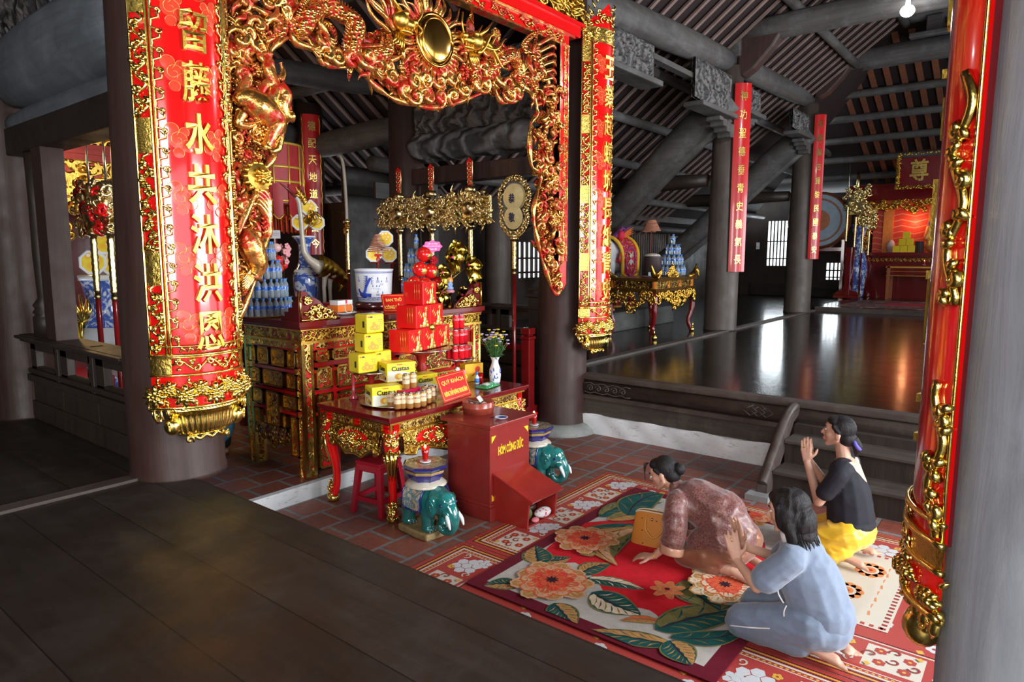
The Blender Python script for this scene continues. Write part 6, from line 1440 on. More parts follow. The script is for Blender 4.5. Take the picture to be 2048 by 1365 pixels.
m = MB()
for k in range(22): a = rnd.random()*6.28; m.tube([(0,0,.05),(.06*cos(a),.05*sin(a)-.02,.09),(.11*cos(a),.07*sin(a)-.02,.07+rnd.random()*.07)],[.005,.012,.002],5,True,.35)
m.build('posy_leaves', bpy.data.materials['leaf_green'], fc)
pinkglass = thing('pink_lotus_lamp','clear and red glass lamp behind the yellow tins on the table','lamp',(3.72,4.76,TZ+.001)); m = MB(); m.lathe([(.04,0),(.045,.01),(.015,.04),(.013,.22),(.035,.25),(.05,.31),(.035,.36),(.02,.38)],18); m.build('lamp_body', plain('pink_glass',(.8,.08,.12),.06,0,0,trans=.5,coat=.3), pinkglass)
# ================================================================== LANCES, STATUES AND THE FAR HALL
def lancerack(loc, L, label):
    t = thing('lance_rack', label, 'rack', loc)
    m = MB()
    for y in (0, L):
        m = MB(); m.bx(-.06,y-.06,0,.06,y+.06,1.0); m.bx(-.07,y-.07,1.0,.07,y+.07,1.04); m.bx(-.05,y-.05,1.04,.05,y+.05,1.06); m.bx(-.065,y-.065,1.06,.065,y+.065,1.14); m.bx(-.22,y-.05,0,.22,y+.05,.10); m.bx(-.14,y-.05,.1,.14,y+.05,.18); m.build('post', REDM, t, .012)
    m = MB(); m.bx(-.03,0,.86,.03,L,.93); m.bx(-.03,0,.30,.03,L,.36); m.build('rails', REDM, t, .006); return t
lancerack((6.42,4.86,UZ), 2.5, 'red lance rack behind the right end of the altar')
lancerack((2.62,5.95,UZ-.0), 1.25, 'red lance rack behind the balustrade at left, mostly hidden')
GOLDS = plain('silvery_gold', (.86,.68,.32), .22, 1.0, .18, 40, bump=.3, bscale=60)
def lance(loc, zb, zt, head, label, group, axis='y', lean=0.0):
    t = thing('ceremonial_lance', label, 'lance', (loc[0],loc[1],zb), 0, group); t.rotation_euler = (lean,0,0)
    H = zt-zb; sp = H*(.8 if head=='fan' else .70)
    m = MB(); m.tube([(0,0,0),(0,0,sp)],.024,10); m.build('red_shaft', REDM, t)
    m = MB(); m.lathe([(.027,sp),(.030,sp+.02),(.024,sp+.05)]+[(.026+.006*(k%2),sp+.05+k*.03) for k in range(int((H-sp-.05)/.03))]+[(.05,H-.04),(.06,H-.01),(.05,H)],12); m.build('gilt_shaft', GOLDS, t)
    f = (lambda u,v,d: V((-d,-u,v))) if axis=='y' else (lambda u,v,d: V((u,-d,v)))
    rnd = random.Random(int(loc[1]*100)); g = MB(); r = MB()
    if head == 'board':
        W, h0, h1 = .37, H+.0, H+.40
        g.bx(-.02,-W*.9,h0+.05,.02,W*.9,h1-.05)
        for i in range(85):
            u, v = rnd.uniform(-W,W), rnd.uniform(h0,h1); curl(g, f, u, v, rnd.uniform(.03,.065), rnd.random()*6, rnd.choice((-1,1)), .013, .03, 1.2, 10, .03); 
            if i%3==0: flame(g, f, u, v, .13, rnd.random()*6.28, .015, .35, .05)
        g.ell(f(.02,(h0+h1)/2,.06),(.07,.10,.09)); g.lathe([(.06,h1),(.075,h1+.03),(.06,h1+.08),(.03,h1+.09)],12)
        g.build('carved_head', GOLDS, t)
        r.prism([(-.028,h1+.09),(.028,h1+.09),(.045,h1+.38),(0,h1+.43),(-.045,h1+.38)], lambda u,v,d: f(u,v,d), -.015,.015); o = r.build('hilt', RED, t)
        g = MB(); 
        for s in (-1,1): g.tube([f(s*.028,h1+.09,0),f(s*.045,h1+.38,0),f(0,h1+.43,0)],.010,6)
        for k in range(5): g.tube([f(.03*cos(a*.8),h1+.13+.055*k+.022*sin(a*.8),.018) for a in range(8)],.006,5)
        g.build('hilt_scroll', GOLDS, o)
    elif head == 'fan':
        c1_, c2_ = H+.47, H+.23
        g.lathe([(.04,H-.02),(.06,H+.02),(.035,H+.05)],12)
        for a in range(56):
            for cz,rr in ((c1_,.21),(c2_,.185)):
                aa = a*2*pi/56
                if (cz==c1_ and sin(aa) < -.55) or (cz==c2_ and sin(aa) > .55): continue
                if a%2==0: curl(g, f, rr*cos(aa), cz+rr*sin(aa)*1.05, .042, rnd.random()*6, rnd.choice((-1,1)), .013, .0, 1.2, 9, .015)
                g.ell(f((rr+.03)*cos(aa), cz+(rr+.03)*sin(aa)*1.05, .0), .014, 6, 4)
        g.build('pierced_rim', GOLDS, t)
        p = MB(); p.grid(lambda u,v: f(.155*v*cos(2*pi*u), c1_+.155*v*sin(2*pi*u), .02+.03*(1-v)), 30, 4, True); p.grid(lambda u,v: f(.14*v*cos(2*pi*u), c2_+.14*v*sin(2*pi*u), .018+.03*(1-v)), 30, 4, True); p.grid(lambda u,v: f(.155*v*cos(-2*pi*u), c1_+.155*v*sin(-2*pi*u), -.02), 30, 2, True); p.build('plate', plain('pale_gilding',(.85,.68,.32),.35,.1,.1,20), t, fixn=False)
        c = MB(); put_text(c, '恭', lambda u,v,d: f(u,c1_-.02+v,.055+.003*d), .09,.11,.02,.02); put_text(c, '敬', lambda u,v,d: f(u,c2_-.0+v,.052+.003*d), .09,.11,.02,.02); c.build('characters', plain('blue_black_ink',(.03,.04,.10),.4), t)
    elif head == 'cluster':
        for i in range(46):
            a = rnd.random()*6.28; z = H+rnd.uniform(-.03,.42); q = .13*(1-.4*abs(z-H-.2)/.2); c = V((q*cos(a),q*sin(a),z)); d = V((cos(a),sin(a),0)); tx = V((-sin(a),cos(a),0))
            curl(g if i%3 else r, lambda u,v,d_: c+tx*u+V((0,0,v))+d*d_, 0,0, rnd.uniform(.04,.07), rnd.random()*6, rnd.choice((-1,1)), .014, 0, 1.2, 9, .02)
        g.lathe([(.05,H),(.10,H+.2),(.04,H+.42)],10); g.build('carved_head', GOLDS, t); r.build('red_petals', RED, t)
        b = MB(); b.tube([(0,0,H+.4),(.0,0,H+.6),(.0,-.01,H+.82)],[.022,.018,.004],8,True,.4); b.build('blade', plain('polished_blade',(.60,.56,.48),.25,.9), t)
    elif head == 'tusk':
        b = MB(); b.tube(smoothpath([(0,0,H-.02),(0,.0,H+.2),(0,.02,H+.55),(0,.05,H+.78),(0,.11,H+.87),(0,.16,H+.88)],5),[.022]*16+[.020]*5+[.016]*4+[.008],10); b.build('ivory_blade', IV, t)
        for i in range(16): curl(g, f, rnd.uniform(-.04,.04), H-rnd.uniform(0,.18), .03, rnd.random()*6, 1, .010, .0, 1.2, 9, .02)
        g.build('carved_collar', GOLDD, t)
    return t
lance((6.355,5.02),UZ,2.36,'fan','lance with gold pierced fan plate bearing two dark characters, right of the altar','lances behind the altar')
for y,nm in ((5.78,'nearest the fan plate'),(6.46,'in the middle of the three'),(7.08,'farthest from the fan plate')):
    lance((6.355,y-.06),UZ,2.52 if y<6 else 2.50,'board','gold carved lance head with red hilt, '+nm,'lances behind the altar')
lance((5.93,7.62),UZ,2.62,'tusk','tall lance with curved ivory blade between crane and incense pot','lances behind the altar')
for y,nm in ((6.75,'left'),(6.38,'right')):
    lance((2.44,y),UZ+.2,2.36,'cluster','red and gold lance behind the left balustrade, the %s one' % nm,'lances behind the left balustrade')
# red processional parasol hanging in the rear wing
pr_ = thing('processional_parasol','red cylindrical silk parasol with gold bands and tassels behind the arch','parasol',(5.06,8.0,UZ))
SILK = plain('red_silk',(.42,.008,.014),.45,0,.15,9,sheen=.4); GB = plain('gold_braid',(.80,.52,.08),.4,.5)
m = MB(); m.grid(lambda u,v: V(((.36+.008*sin(u*60))*cos(2*pi*u),(.36+.008*sin(u*60))*sin(2*pi*u),lerp(2.66,3.40,v))), 90, 4, True); m.lathe([(.36,3.40),(.0005,3.46)],40); m.build('canopy', SILK, pr_, fixn=False)
m = MB()
for z in (2.68,2.92,3.10,3.39): m.lathe([(.372,z),(.376,z+.012),(.372,z+.03)],40)
for k in range(12): a = k*pi/6; m.tube([(.375*cos(a),.375*sin(a),2.55),(.375*cos(a),.375*sin(a),3.4)], .010, 5)
m.build('gold_bands', GB, pr_)
for k in range(12):
    a = k*pi/6+.1; m = MB(); m.grid(lambda u,v: V(((.385)*cos(a+(u-.5)*.32),(.385)*sin(a+(u-.5)*.32),lerp(2.9,2.52-.06*sin(pi*u),v))), 6, 2); o = m.build('valance_flap', SILK, pr_, fixn=False); g = MB(); g.tube([(.388*cos(a+(u/6-.5)*.32),.388*sin(a+(u/6-.5)*.32),2.52-.06*sin(pi*u/6)) for u in range(7)],.010,5); g.build('flap_edge', GB, o)
m = MB()
for k in range(36): a = k*pi/18; m.tube([(.37*cos(a),.37*sin(a),2.5),(.37*cos(a),.37*sin(a),2.30)],[.010,.016],5)
m.build('tassels', plain('orange_tassel',(.60,.06,.01),.7), pr_); m = MB(); m.tube([(0,0,0),(0,0,3.6)],.025,8); m.build('pole', REDM, pr_)
# red boards on the columns
def redboard(loc, rz, w_, z0, z1, chars, label, edge=True):
    t = thing('hanging_board', label, 'couplet board', (loc[0],loc[1],z0), rz, 'narrow red boards on columns'); h = z1-z0
    m = MB(); m.grid(lambda u,v: V(((u-.5)*w_,-.05-.04*sin(pi*u),v*h)), 10, 2); m.grid(lambda u,v: V(((.5-u)*w_,-.02,v*h)), 2, 2); m.grid(lambda u,v: V(((u-.5)*w_,-.02-.03*v-.04*v*sin(pi*u),h)), 10, 1); m.grid(lambda u,v: V((.5*w_,lerp(-.05,-.02,u),v*h)),1,1); m.grid(lambda u,v: V((-.5*w_,lerp(-.02,-.05,u),v*h)),1,1)
    m.build('board', plain('board_red',(.50,.008,.008),.3,0,.06,4,coat=.3), t, fixn=False)
    m = MB(); n = len(chars)
    for i,ch in enumerate(chars): put_text(m, ch, lambda u,v,d: V((u,-.095-.003*d,h*(1-(i+.7)/(n+.4))+v)), w_*.42, min(.17,h/(n+1)*.6), .02, .01, 1)
    m.build('characters', GOLDB, t)
    if edge:
        m = MB()
        for s in (-1,1): m.tube([(s*w_*.46+.008*sin(k*1.9),-.056,h*k/40) for k in range(41)],.012,4)
        m.build('gilt_edge', GOLDD, t)
    return t
redboard((6.72,9.50),R(-22),.30,2.15,4.38,'德配天地道貫古今','red board with gold edges on the column behind the crane')
redboard((12.42,4.58),R(-50),.30,1.84,5.2,'神功聖德垂青史義氣長','red board on the nearer bare column of the right hall',False)
redboard((17.50,4.56),R(-58),.26,2.05,5.45,'英靈萬古護黎民國泰安','red board on the farther bare column of the right hall',False)
# left: vase with candy boxes and the carved gilt screen
lv_ = thing('floor_vase','large blue and white vase behind the left balustrade carrying yellow boxes','vase',(2.98,8.0,UZ))
m = MB(); m.lathe([(.16,0),(.17,.02),(.19,.3),(.235,.7),(.255,1.0),(.24,1.25),(.20,1.38),(.19,1.5),(.225,1.70),(.25,1.78),(.24,1.79)],40); m.build('vase_body', BLUEL, lv_)
m = MB(); m.lathe([(.256,.95),(.26,1.1),(.245,1.24)],40); m.lathe([(.251,1.74),(.256,1.79),(.24,1.80)],40); m.build('glaze_band', WHITEG, lv_)
for i,(px,py,nm) in enumerate([(210,488,'top one'),(186,527,'lower left one'),(224,528,'lower right one')]): 
    o = octa(PY(px,py,7.75), facing(250), 'yellow octagonal box on the large left vase, the '+nm, 'octagonal boxes on the left vase'); o.scale = (1.7,1.7,1.7)
boxthing('tall_carton','tall yellow carton beside the large vase at left','carton',(2.74,8.15,UZ+.9),(.24,.2,.5),.2,YEL)
slab_t = thing('side_table','dark table under the tall yellow carton at left','table',(2.74,8.35,UZ)); m = MB(); m.bx(-.3,-.35,.82,.3,.35,.895); m.build('tabletop', REDM, slab_t); 
for a,b in ((-1,-1),(1,-1),(1,1),(-1,1)): m = MB(); m.bx(a*.27-.03,b*.32-.03,0,a*.27+.03,b*.32+.03,.83); m.build('leg', REDM, slab_t)
ff = thing('gold_fan_ornament','gold lotus fan ornament at the left behind the lances','ornament',(2.72,8.0,UZ+1.30)); m = MB(); f = lambda u,v,d: V((u,-d,v))
for k in range(9): a = R(20+17.5*k); m.tube([f(0,0,0),f(.14*cos(a),.14*sin(a),.03),f(.27*cos(a),.30*sin(a),.0)],[.02,.06,.02],6,True,.3)
m.tube([(0,0,0),(0,.1,-.40)],.02,6); m.build('petals', GOLDB, ff)
gs = thing('gilt_screen','carved gilt screen over a red beam at the back of the left bay','screen',(4.0,10.6,UZ))
GSC = relief('gilt_screen_carving',(.30,.03,.01),scale=7,cover=.42,gold=(.90,.55,.10),rough=.3,depth=.05)
m = MB(); m.bx(-1.3,0,2.62,1.9,.08,4.1); m.build('upper_panel', GSC, gs); m = MB(); m.bx(-1.3,-.12,3.3,1.9,.1,3.52); m.bx(-1.3,-.16,3.38,1.9,.0,3.44); m.build('red_beam', plain('beam_red',(.20,.02,.015),.4), gs)
for x in (-1.3,1.6): m = MB(); m.bx(x,.0,.0,x+.3,.1,2.62); m.build('post', GSC, gs)
m = MB(); rnd = random.Random(8); f = lambda u,v,d: V((u,-d-.02,v))
for i in range(110): curl(m, f, rnd.uniform(-1.3,.6), rnd.choice((rnd.uniform(2.1,3.25),rnd.uniform(3.55,4.0))), rnd.uniform(.05,.11), rnd.random()*6, rnd.choice((-1,1)), .022, 0, 1.3, 11, .06)
m.build('screen_scrolls', GOLD, gs)
point_light('rear_shrine_lamp', (3.0,9.6,3.4), 60, (1.0,.62,.25), .1)
# ceiling lamps that show in the photo
LB = plain('lamp_glow',(1,1,1),.5,0,0,emit=(.95,.97,1.0),es=30)
tb1 = thing('tube_bulb','bright white tube bulb seen at the top left through the arch carving','lamp',PY(470,60,5.7)); m = MB(); m.tube([V((-.10,.0,.045)),V((.10,0,-.045))],.034,12); m.build('bulb', LB, tb1); m = MB(); m.tube([V((-.10,0,.045)),V((-.16,0,.07))],.03,10); m.build('socket', plain('white_plastic',(.8,.8,.8),.4), tb1); m = MB(); m.tube([V((-.16,0,.07)),V((-.2,.0,.6)),V((-.2,0,1.9))],.006,5); m.build('cord', plain('black_cord',(.02,.02,.02),.5), tb1)
_p = PY(470,60,5.7); point_light('tube_bulb_light', (_p.x-.02,_p.y-.12,_p.z-.12), 25, (.93,.96,1.0), .05)
bp_ = PY(1815,22,2.0); tb2 = thing('ceiling_bulb','bright white bulb under the roof of the right hall','lamp',bp_); m = MB(); m.ell((0,0,0),(.10,.10,.085)); m.build('bulb', LB, tb2); m = MB(); m.tube([V((0,0,.07)),V((0,0,.22))],.035,10); m.build('socket', plain('white_plastic',(.8,.8,.8),.4), tb2); m = MB(); m.tube([V((0,0,.2)),V((0,.03,1.0))],.008,5); m.build('cord', plain('black_cord',(.02,.02,.02),.5), tb2)
# gilded incense table in the right hall
gt = thing('gilded_table','gilded table with red curved legs on the dark floor right of the arch','table',(10.34,5.16,PZ), R(2)); GL_, GD_ = 1.66, .84
def GTz(z): return z
m = MB(); m.bx(-.08,-.08,.99,GL_+.08,GD_+.08,1.04); m.bx(-.04,-.04,.80,GL_+.04,GD_+.04,.86); m.build('tabletop', plain('dark_gilt_top',(.20,.09,.02),.3,.8,.2), gt)
m = MB(); m.bx(0,0,.86,GL_,GD_,.99); fz2 = m.build('frieze', relief('table_frieze_dark',(.02,.006,.004),scale=15,cover=.5,gold=(.75,.50,.12)), gt)
m = MB()
for x in (0,.55,1.05,GL_-.04): m.bx(x,-.012,.86,x+.04,.0,.99)
for y in (0,GD_-.04): m.bx(-.012,y,.86,0,y+.04,.99)
m.build('frieze_post', plain('orange_gilt',(.85,.30,.05),.35,.5), fz2)
m = MB(); rnd = random.Random(31)
for s,(W,fn) in enumerate(((GL_,lambda u,v,d: V((u,-.03-d,v))),(GD_,lambda u,v,d: V((-.03-d,u,v))))):
    for i in range(90 if s==0 else 55):
        u = rnd.uniform(0,W); dp = .10+.28*max(0,1-abs(u/W-.5)*3.2)+(.10 if min(u,W-u)<.12 else 0); v = .80-rnd.uniform(0,dp); curl(m, fn, u, v, rnd.uniform(.04,.07), rnd.random()*6, rnd.choice((-1,1)), .016, 0, 1.2, 10, .03)
m.build('apron_carving', GOLDD, gt)
for x,y in ((.03,.03),(GL_-.03,.03),(.03,GD_-.03),(GL_-.03,GD_-.03)):
    sx = -1 if x < .5 else 1; sy = -1 if y < .4 else 1; m = MB(); m.tube(smoothpath([(x,y,.80),(x+sx*.03,y+sy*.03,.62),(x+sx*.02,y+sy*.02,.40),(x-sx*.02,y-sy*.02,.22),(x+sx*.01,y+sy*.01,.08),(x+sx*.03,y+sy*.03,0)],4),[.06]*4+[.05]*4+[.042]*4+[.036]*4+[.032]*4+[.04],10); lg = m.build('leg', REDM, gt)
    m = MB(); m.ell((x+sx*.03,y+sy*.04,.04),(.05,.05,.05)); m.tube([(x+sx*.05,y+sy*.05,.06),(x+sx*.05,y+sy*.05,.2)],[.02,.004],6); m.build('gilt_foot', GOLDB, lg)
m = MB()
for sx,x in ((-1,-.06),(1,GL_+.06)):
    for y in (0,GD_): m.tube(smoothpath([(x-sx*.25,y,1.04),(x,y,1.10),(x+sx*.10,y,1.26)],4),[.03,.04,.05,.055,.05,.04,.03,.02,.015],8)
    for k in range(6): curl(m, lambda u,v,d: V((x+u,-.07-d,1.1+v)), -.02*k*sx,.02*k-.04,.05,k,1,.013,0,1.2,9,.02)
m.build('upswept_end', GOLDD, gt)
gx = lambda px,py,y: PY(px,py,y)
GTT = PZ+1.042
bottle_tower((11.75,5.52), GTT, [(.21,14),(.16,11),(.10,7),(0,1)], .185, .042, "gilded table's tower")
m = MB(); m.lathe([(.155,0),(.165,.01),(.16,.34),(.168,.36),(.16,.365)],28); dp_ = thing('dark_incense_pot','dark cylindrical incense pot on the gilded table in the right hall','pot',(10.98,5.55,GTT+.001)); m.build('pot_body', plain('dark_pot',(.05,.03,.03)), dp_); m = MB(); m.lathe([(.158,.362),(.12,.40),(.0005,.42)],24); m.build('ash', plain('incense_ash',(.45,.40,.34),.95,0,.3,30), dp_)
ic2 = thing('incense_coil','brown incense coil on a stick in the dark pot of the gilded table','incense',(11.02,5.6,GTT+.40)); m = MB(); m.tube([(0,0,0),(0,0,.45)],.005,5); m.build('stick', plain('incense_stick',(.35,.05,.03),.6), ic2); m = MB(); N_=9*18; m.tube([((.17-.10*i/N_)*cos(i*2*pi/18),(.17-.10*i/N_)*sin(i*2*pi/18),.40+.2*i/N_) for i in range(N_+1)],.009,4); m.build('coil', plain('incense_brown',(.48,.20,.12),.8), ic2)
plate((10.62,5.40,GTT+.001), .14, plain('pink_plate',(.75,.45,.55),.3), 'pink plate on the gilded table in the right hall')
boxthing('paper_bundle','small pale bundle on the pink plate of the gilded table','bundle',(10.66,5.40,GTT+.03),(.14,.09,.06),.4,plain('pale_blue_paper',(.55,.65,.70),.6))
lump('red_parcel','dark red round parcel behind the bottles of the gilded table','parcel',(11.42,5.72,GTT+.001),(.11,.11,.12),plain('parcel_red',(.30,.01,.02),.5),5)
gc = thing('gold_crest_ornament','small gold carved crest on the front of the gilded table','ornament',(10.95,5.14,GTT+.001)); m = MB(); f = lambda u,v,d: V((u,-d,v)); rnd = random.Random(14)
for i in range(26): u = rnd.uniform(-.2,.2); curl(m, f, u, rnd.uniform(.03,.22-abs(u)*.8), .05, rnd.random()*6, rnd.choice((-1,1)), .014, 0, 1.2, 9, .02)
m.bx(-.2,-.02,0,.2,.02,.05); m.build('scrolls', GOLDD, gc)
# white horse statue on its plinth
pl_ = boxthing('horse_plinth','grey wooden plinth under the white horse statue','plinth',(12.15,6.75,PZ),(2.6,1.0,.36),0,wood('plinth_wood',(.06,.058,.055),(.13,.125,.12),(1,8,8),.7),None,.02)
hs = thing('horse_statue','white horse statue with embroidered red saddle cloth and purple plume behind the couplet board','statue',(11.7,6.75,PZ+.361)); hs.scale = (.93,.93,.93)
HW = plain('horse_white',(.62,.62,.64),.4,0,.05,6); parts = [('e',(0,0,1.12),(.62,.34,.36)),('e',(-.42,0,1.15),(.34,.30,.34)),('e',(.42,0,1.14),(.32,.32,.36)),('c',(-.58,0,1.25),(-.85,0,1.75),.22,.15),('c',(-.85,0,1.75),(-1.12,0,1.58),.13,.085)]
for x,y in ((-.48,.17),(-.45,-.17),(.48,.18),(.50,-.18)): parts += [('c',(x,y,.95),(x+.03,y,.52),.13,.075),('c',(x+.03,y,.52),(x,y,.10),.07,.055)]
for y in (.07,-.07): parts.append(('c',(-.83,y,1.84),(-.82,y*1.2,1.98),.04,.012))
parts.append(('t',smoothpath([(.70,0,1.25),(.86,0,1.15),(.90,0,.75)],4),[.07,.07,.08,.09,.10,.10,.09,.07,.04])); blob(parts,.022,'body',HW,hs,5)
for x,y in ((-.45,.17),(-.42,-.17),(.48,.18),(.50,-.18)): m = MB(); m.lathe([(.085,.0),(.10,.02),(.085,.16),(.075,.30)],14,(x,y,.0)); m.build('boot', plain('boot_red',(.50,.03,.03),.4), hs); m = MB(); m.lathe([(.105,-.0),(.112,.02),(.10,.05)],14,(x,y,.0)); m.build('boot_trim', plain('boot_gold',(.80,.50,.08),.4,.4), hs)
def _emb():
    t = NT('embroidered_cloth'); v = t.vor(15,'F1'); n1 = t.noise(9,(1,1,1),3); t.set(Base_Color=t.mix(t.ramp(v,[(.20,(1,1,1)),(.32,(0,0,0))]), t.ramp(n1,[(.38,(.55,.01,.01)),(.50,(.62,.02,.02)),(.56,(.25,.03,.18)),(.66,(.62,.02,.02))]), (.72,.48,.12)), Roughness=.6); return t.m
def sadl(u,v,k=1.0):
    a = lerp(-1.9,1.9,u); x = lerp(-.30,.34,v); r = .375*k; zz = 1.12+.40*k*cos(a) if abs(a)<1.57 else 1.12-.42*(abs(a)-1.57)/.33*(.85+.25*sin(pi*v)); return V((x*(1+.12*sin(pi*u)),-r*sin(max(-1.57,min(1.57,a))),zz))
m = MB(); m.grid(lambda u,v: sadl(u,v,1.02), 40, 12); m.grid(lambda u,v: sadl(1-u,v,.96), 30, 6); sc_ = m.build('saddle_cloth', _emb(), hs, fixn=False)
m = MB(); m.tube([sadl(u/30,0,1.05) for u in range(31)]+[sadl(1,v/8,1.05) for v in range(9)]+[sadl(1-u/30,1,1.05) for u in range(31)]+[sadl(0,1-v/8,1.05) for v in range(9)],.035,6); m.build('yellow_trim', plain('trim_yellow',(.85,.50,.03),.6), sc_)
m = MB()
for s in (-1,1):
    m.tube([V((.02+.20*cos(i*.262),s*.405,1.02+.30*sin(i*.262))) for i in range(25)],.012,5)
m.build('oval_border', plain('violet_braid',(.35,.06,.30),.6), sc_)
m = MB(); f = lambda u,v,d: V((.02+u,.405+d,1.05+v)); m.ell(f(0,.08,0),(.06,.02,.05)); m.ell(f(.0,-.05,0),(.05,.02,.07))
for s in (-1,1): m.tube([f(s*.04,.11,.0),f(s*.11,.17,.0)],[.02,.005],5); m.tube([f(s*.05,-.02,0),f(s*.12,-.10,0)],[.02,.01],5)
m.xf(Matrix.Diagonal((1,-1,1,1))); m.build('beast_embroidery', plain('emb_silver',(.55,.50,.45),.6), sc_)
m = MB()
for k in range(9): m.tube(smoothpath([V((-.1+.02*k,-.03*(k%3),1.5)),V((.12+.05*k,-.05*(k%2),1.62+.03*(k%4))),V((.30+.05*k,0,1.66+.05*(k%3)))],4),[.03,.035,.04,.045,.04,.035,.03,.02,.006],6,True,.5)
m.build('plume', plain('violet_feather',(.30,.07,.28),.8), hs); m = MB()
for k in range(4): m.tube([V((.1,-.1,1.5)),V((.35,-.12,1.56+.03*k)),V((.62,-.12,1.62+.04*k))],[.02,.03,.005],6)
m.build('orange_plume', plain('orange_feather',(.75,.16,.03),.8), hs); m = MB(); m.ell((-.22,-.30,1.55),(.09,.07,.10)); m.build('pompon', plain('pompon_red',(.65,.02,.05),.7), hs)
m = MB(); m.tube([V((-.36,s*.36,1.2-.2*abs(s))) for s in (-1,-.5,0,.5,1)],.03,6); m.ell((-.34,-.36,1.08),(.07,.03,.12)); m.build('breast_strap', plain('boot_red',(.50,.03,.03),.4), hs)
# big drum on a stand
dr = thing('big_drum','large barrel drum with blue-grey ringed head behind the farther bare column','drum',(23.2,5.90,PZ), R(12)); dzc = 2.50; m = MB()
m.tube([(x,0,dzc) for x in (-.55,-.3,0,.3,.55)],[.80,.90,.93,.90,.80],36); m.build('drum_barrel', plain('drum_wood',(.16,.05,.025),.4,0,.2,6), dr)
for r0,r1,mm in ((.0,.33,plain('drum_orange',(.34,.10,.03),.5,0,.2,8)),(.33,.62,plain('drum_blue_grey',(.22,.28,.33),.5,0,.1,6)),(.62,.68,plain('drum_brown',(.20,.07,.03),.5)),(.68,.80,plain('drum_blue_grey',(.22,.28,.33),.5,0,.1,6))):
    m = MB(); m.grid(lambda u,v: V((-.556-.004*(r1<.4), lerp(r1,r0,v)*cos(2*pi*u), dzc+lerp(r1,r0,v)*sin(2*pi*u))), 40, 2, True); m.build('drum_head', mm, dr, fixn=False)
m = MB()
for y in (-.75,.75): m.bx(-.3,y-.06,0,-.2,y+.06,1.9); m.bx(.2,y-.06,0,.3,y+.06,1.9)
m.bx(-.32,-.8,1.55,-.18,.8,1.66); m.bx(.18,-.8,1.55,.32,.8,1.66); m.build('drum_stand', REDM, dr)
# far lances on a red rack, blue vase, altar niche
fr = thing('lance_rack','dark red lance rack on the floor before the far altar','rack',(22.55,4.82,PZ+.11)); m = MB()
for x in (0,1.3):
    m = MB(); m.bx(x-.07,-.08,0,x+.07,.08,1.55); m.bx(x-.12,-.36,0,x+.12,.36,.10); m.prism([(-.36,.1),(.36,.1),(.28,.2),(.12,.26),(.1,.4),(-.1,.4),(-.12,.26),(-.28,.2)], lambda u,v,d: V((x+d,u,v)), -.06,.06); m.build('post', REDM, fr, .01)
m = MB(); m.bx(0,-.03,1.2,1.3,.03,1.28); m.bx(0,-.03,.45,1.3,.03,.52); m.build('rails', REDM, fr)
for i,(x,y,zt) in enumerate(((22.6,4.95,3.55),(22.85,4.76,3.25),(23.25,4.62,2.95),(23.55,4.5,2.85))):
    t = thing('ceremonial_lance', ['lance with thin blade before the far altar, leftmost','lance with big gold head before the far altar','lance third from the left before the far altar','lance rightmost before the far altar'][i], 'lance', (x,y,PZ+.12), 0, 'lances before the far altar'); H = zt-PZ
    m = MB(); m.tube([(0,0,0),(0,0,H*.6)],.028,8); m.build('red_shaft', REDM, t); m = MB(); m.lathe([(.03+.01*(k%2),H*.6+k*.04) for k in range(int(H*.4/.04))],8); m.build('gilt_shaft', GOLDS, t)
    m = MB(); rnd = random.Random(i+40)
    if i == 0: m.tube([(0,0,H),(0,0,H+1.3)],[.02,.006],6); m.build('blade', plain('polished_blade',(.60,.56,.48),.25,.9), t)
    else:
        for k in range(46 if i==1 else 26): curl(m, lambda u,v,d: V((-d,-u,H+v)), rnd.uniform(-.34,.34)*(1 if i==1 else .6), rnd.uniform(0,.85 if i==1 else .5), .08, rnd.random()*6, rnd.choice((-1,1)), .03, 0, 1.2, 9, .05)
        m.bx(-.03,-.2,H,.03,.2,H+.6); m.tube([(0,0,H+.6),(0,0,H+(1.25 if i==1 else .7))],[.06,.05],8); m.build('carved_head', GOLDS, t)
fv2 = thing('floor_vase','tall blue and white vase behind the lances before the far altar','vase',(23.55,4.78,PZ+.11)); m = MB(); m.lathe([(.20,0),(.22,.05),(.26,.5),(.30,.95),(.24,1.25),(.15,1.5),(.14,1.8),(.20,2.1),(.27,2.25),(.25,2.27)],32); m.build('vase_body', BLUEL, fv2)
nt_ = thing('altar_niche','red-lined altar niche with carved gold surround at the far end','altar',(24.4,3.4,PZ)); 
m = MB(); m.bx(.0,-2.3,1.5,.06,1.15,3.3); 
def _chev():
    t = NT('chevron_lining'); c = t.n('SeparateXYZ', Vector=t.obj()).outputs; 
    z = t.math('ADD', t.math('MULTIPLY', c[2], 5.5), t.math('ABSOLUTE', t.math('SUBTRACT', t.math('FRACT', t.math('MULTIPLY', c[1], 1.4)), .5)))
    l = t.math('GREATER_THAN', t.math('FRACT', z), .86); t.set(Base_Color=t.mix(l, (.62,.055,.025), (.72,.30,.14)), Roughness=.5); return t.m
m.build('lining', _chev(), nt_)
for y in (.72,-.50): m = MB(); m.bx(-.06,y-.14,1.5,.03,y+.14,3.3); m.build('lining_post', plain('orange_post',(.75,.25,.05),.4), nt_)
m = MB(); rnd = random.Random(60); f = lambda u,v,d: V((-.35-d,-u,v)); 
for i in range(190):
    if i < 120: u = rnd.uniform(-1.5,2.2); v = rnd.uniform(2.75,3.12) if abs((u*1.1)%1-.5) > .18 else rnd.uniform(2.88,3.12)
    else: u = rnd.uniform(-1.5,-1.18); v = rnd.uniform(1.4,2.9)
    curl(m, f, u, v, rnd.uniform(.06,.11), rnd.random()*6, rnd.choice((-1,1)), .028, 0, 1.2, 10, .05)
m.build('carved_surround', GOLDD, nt_)
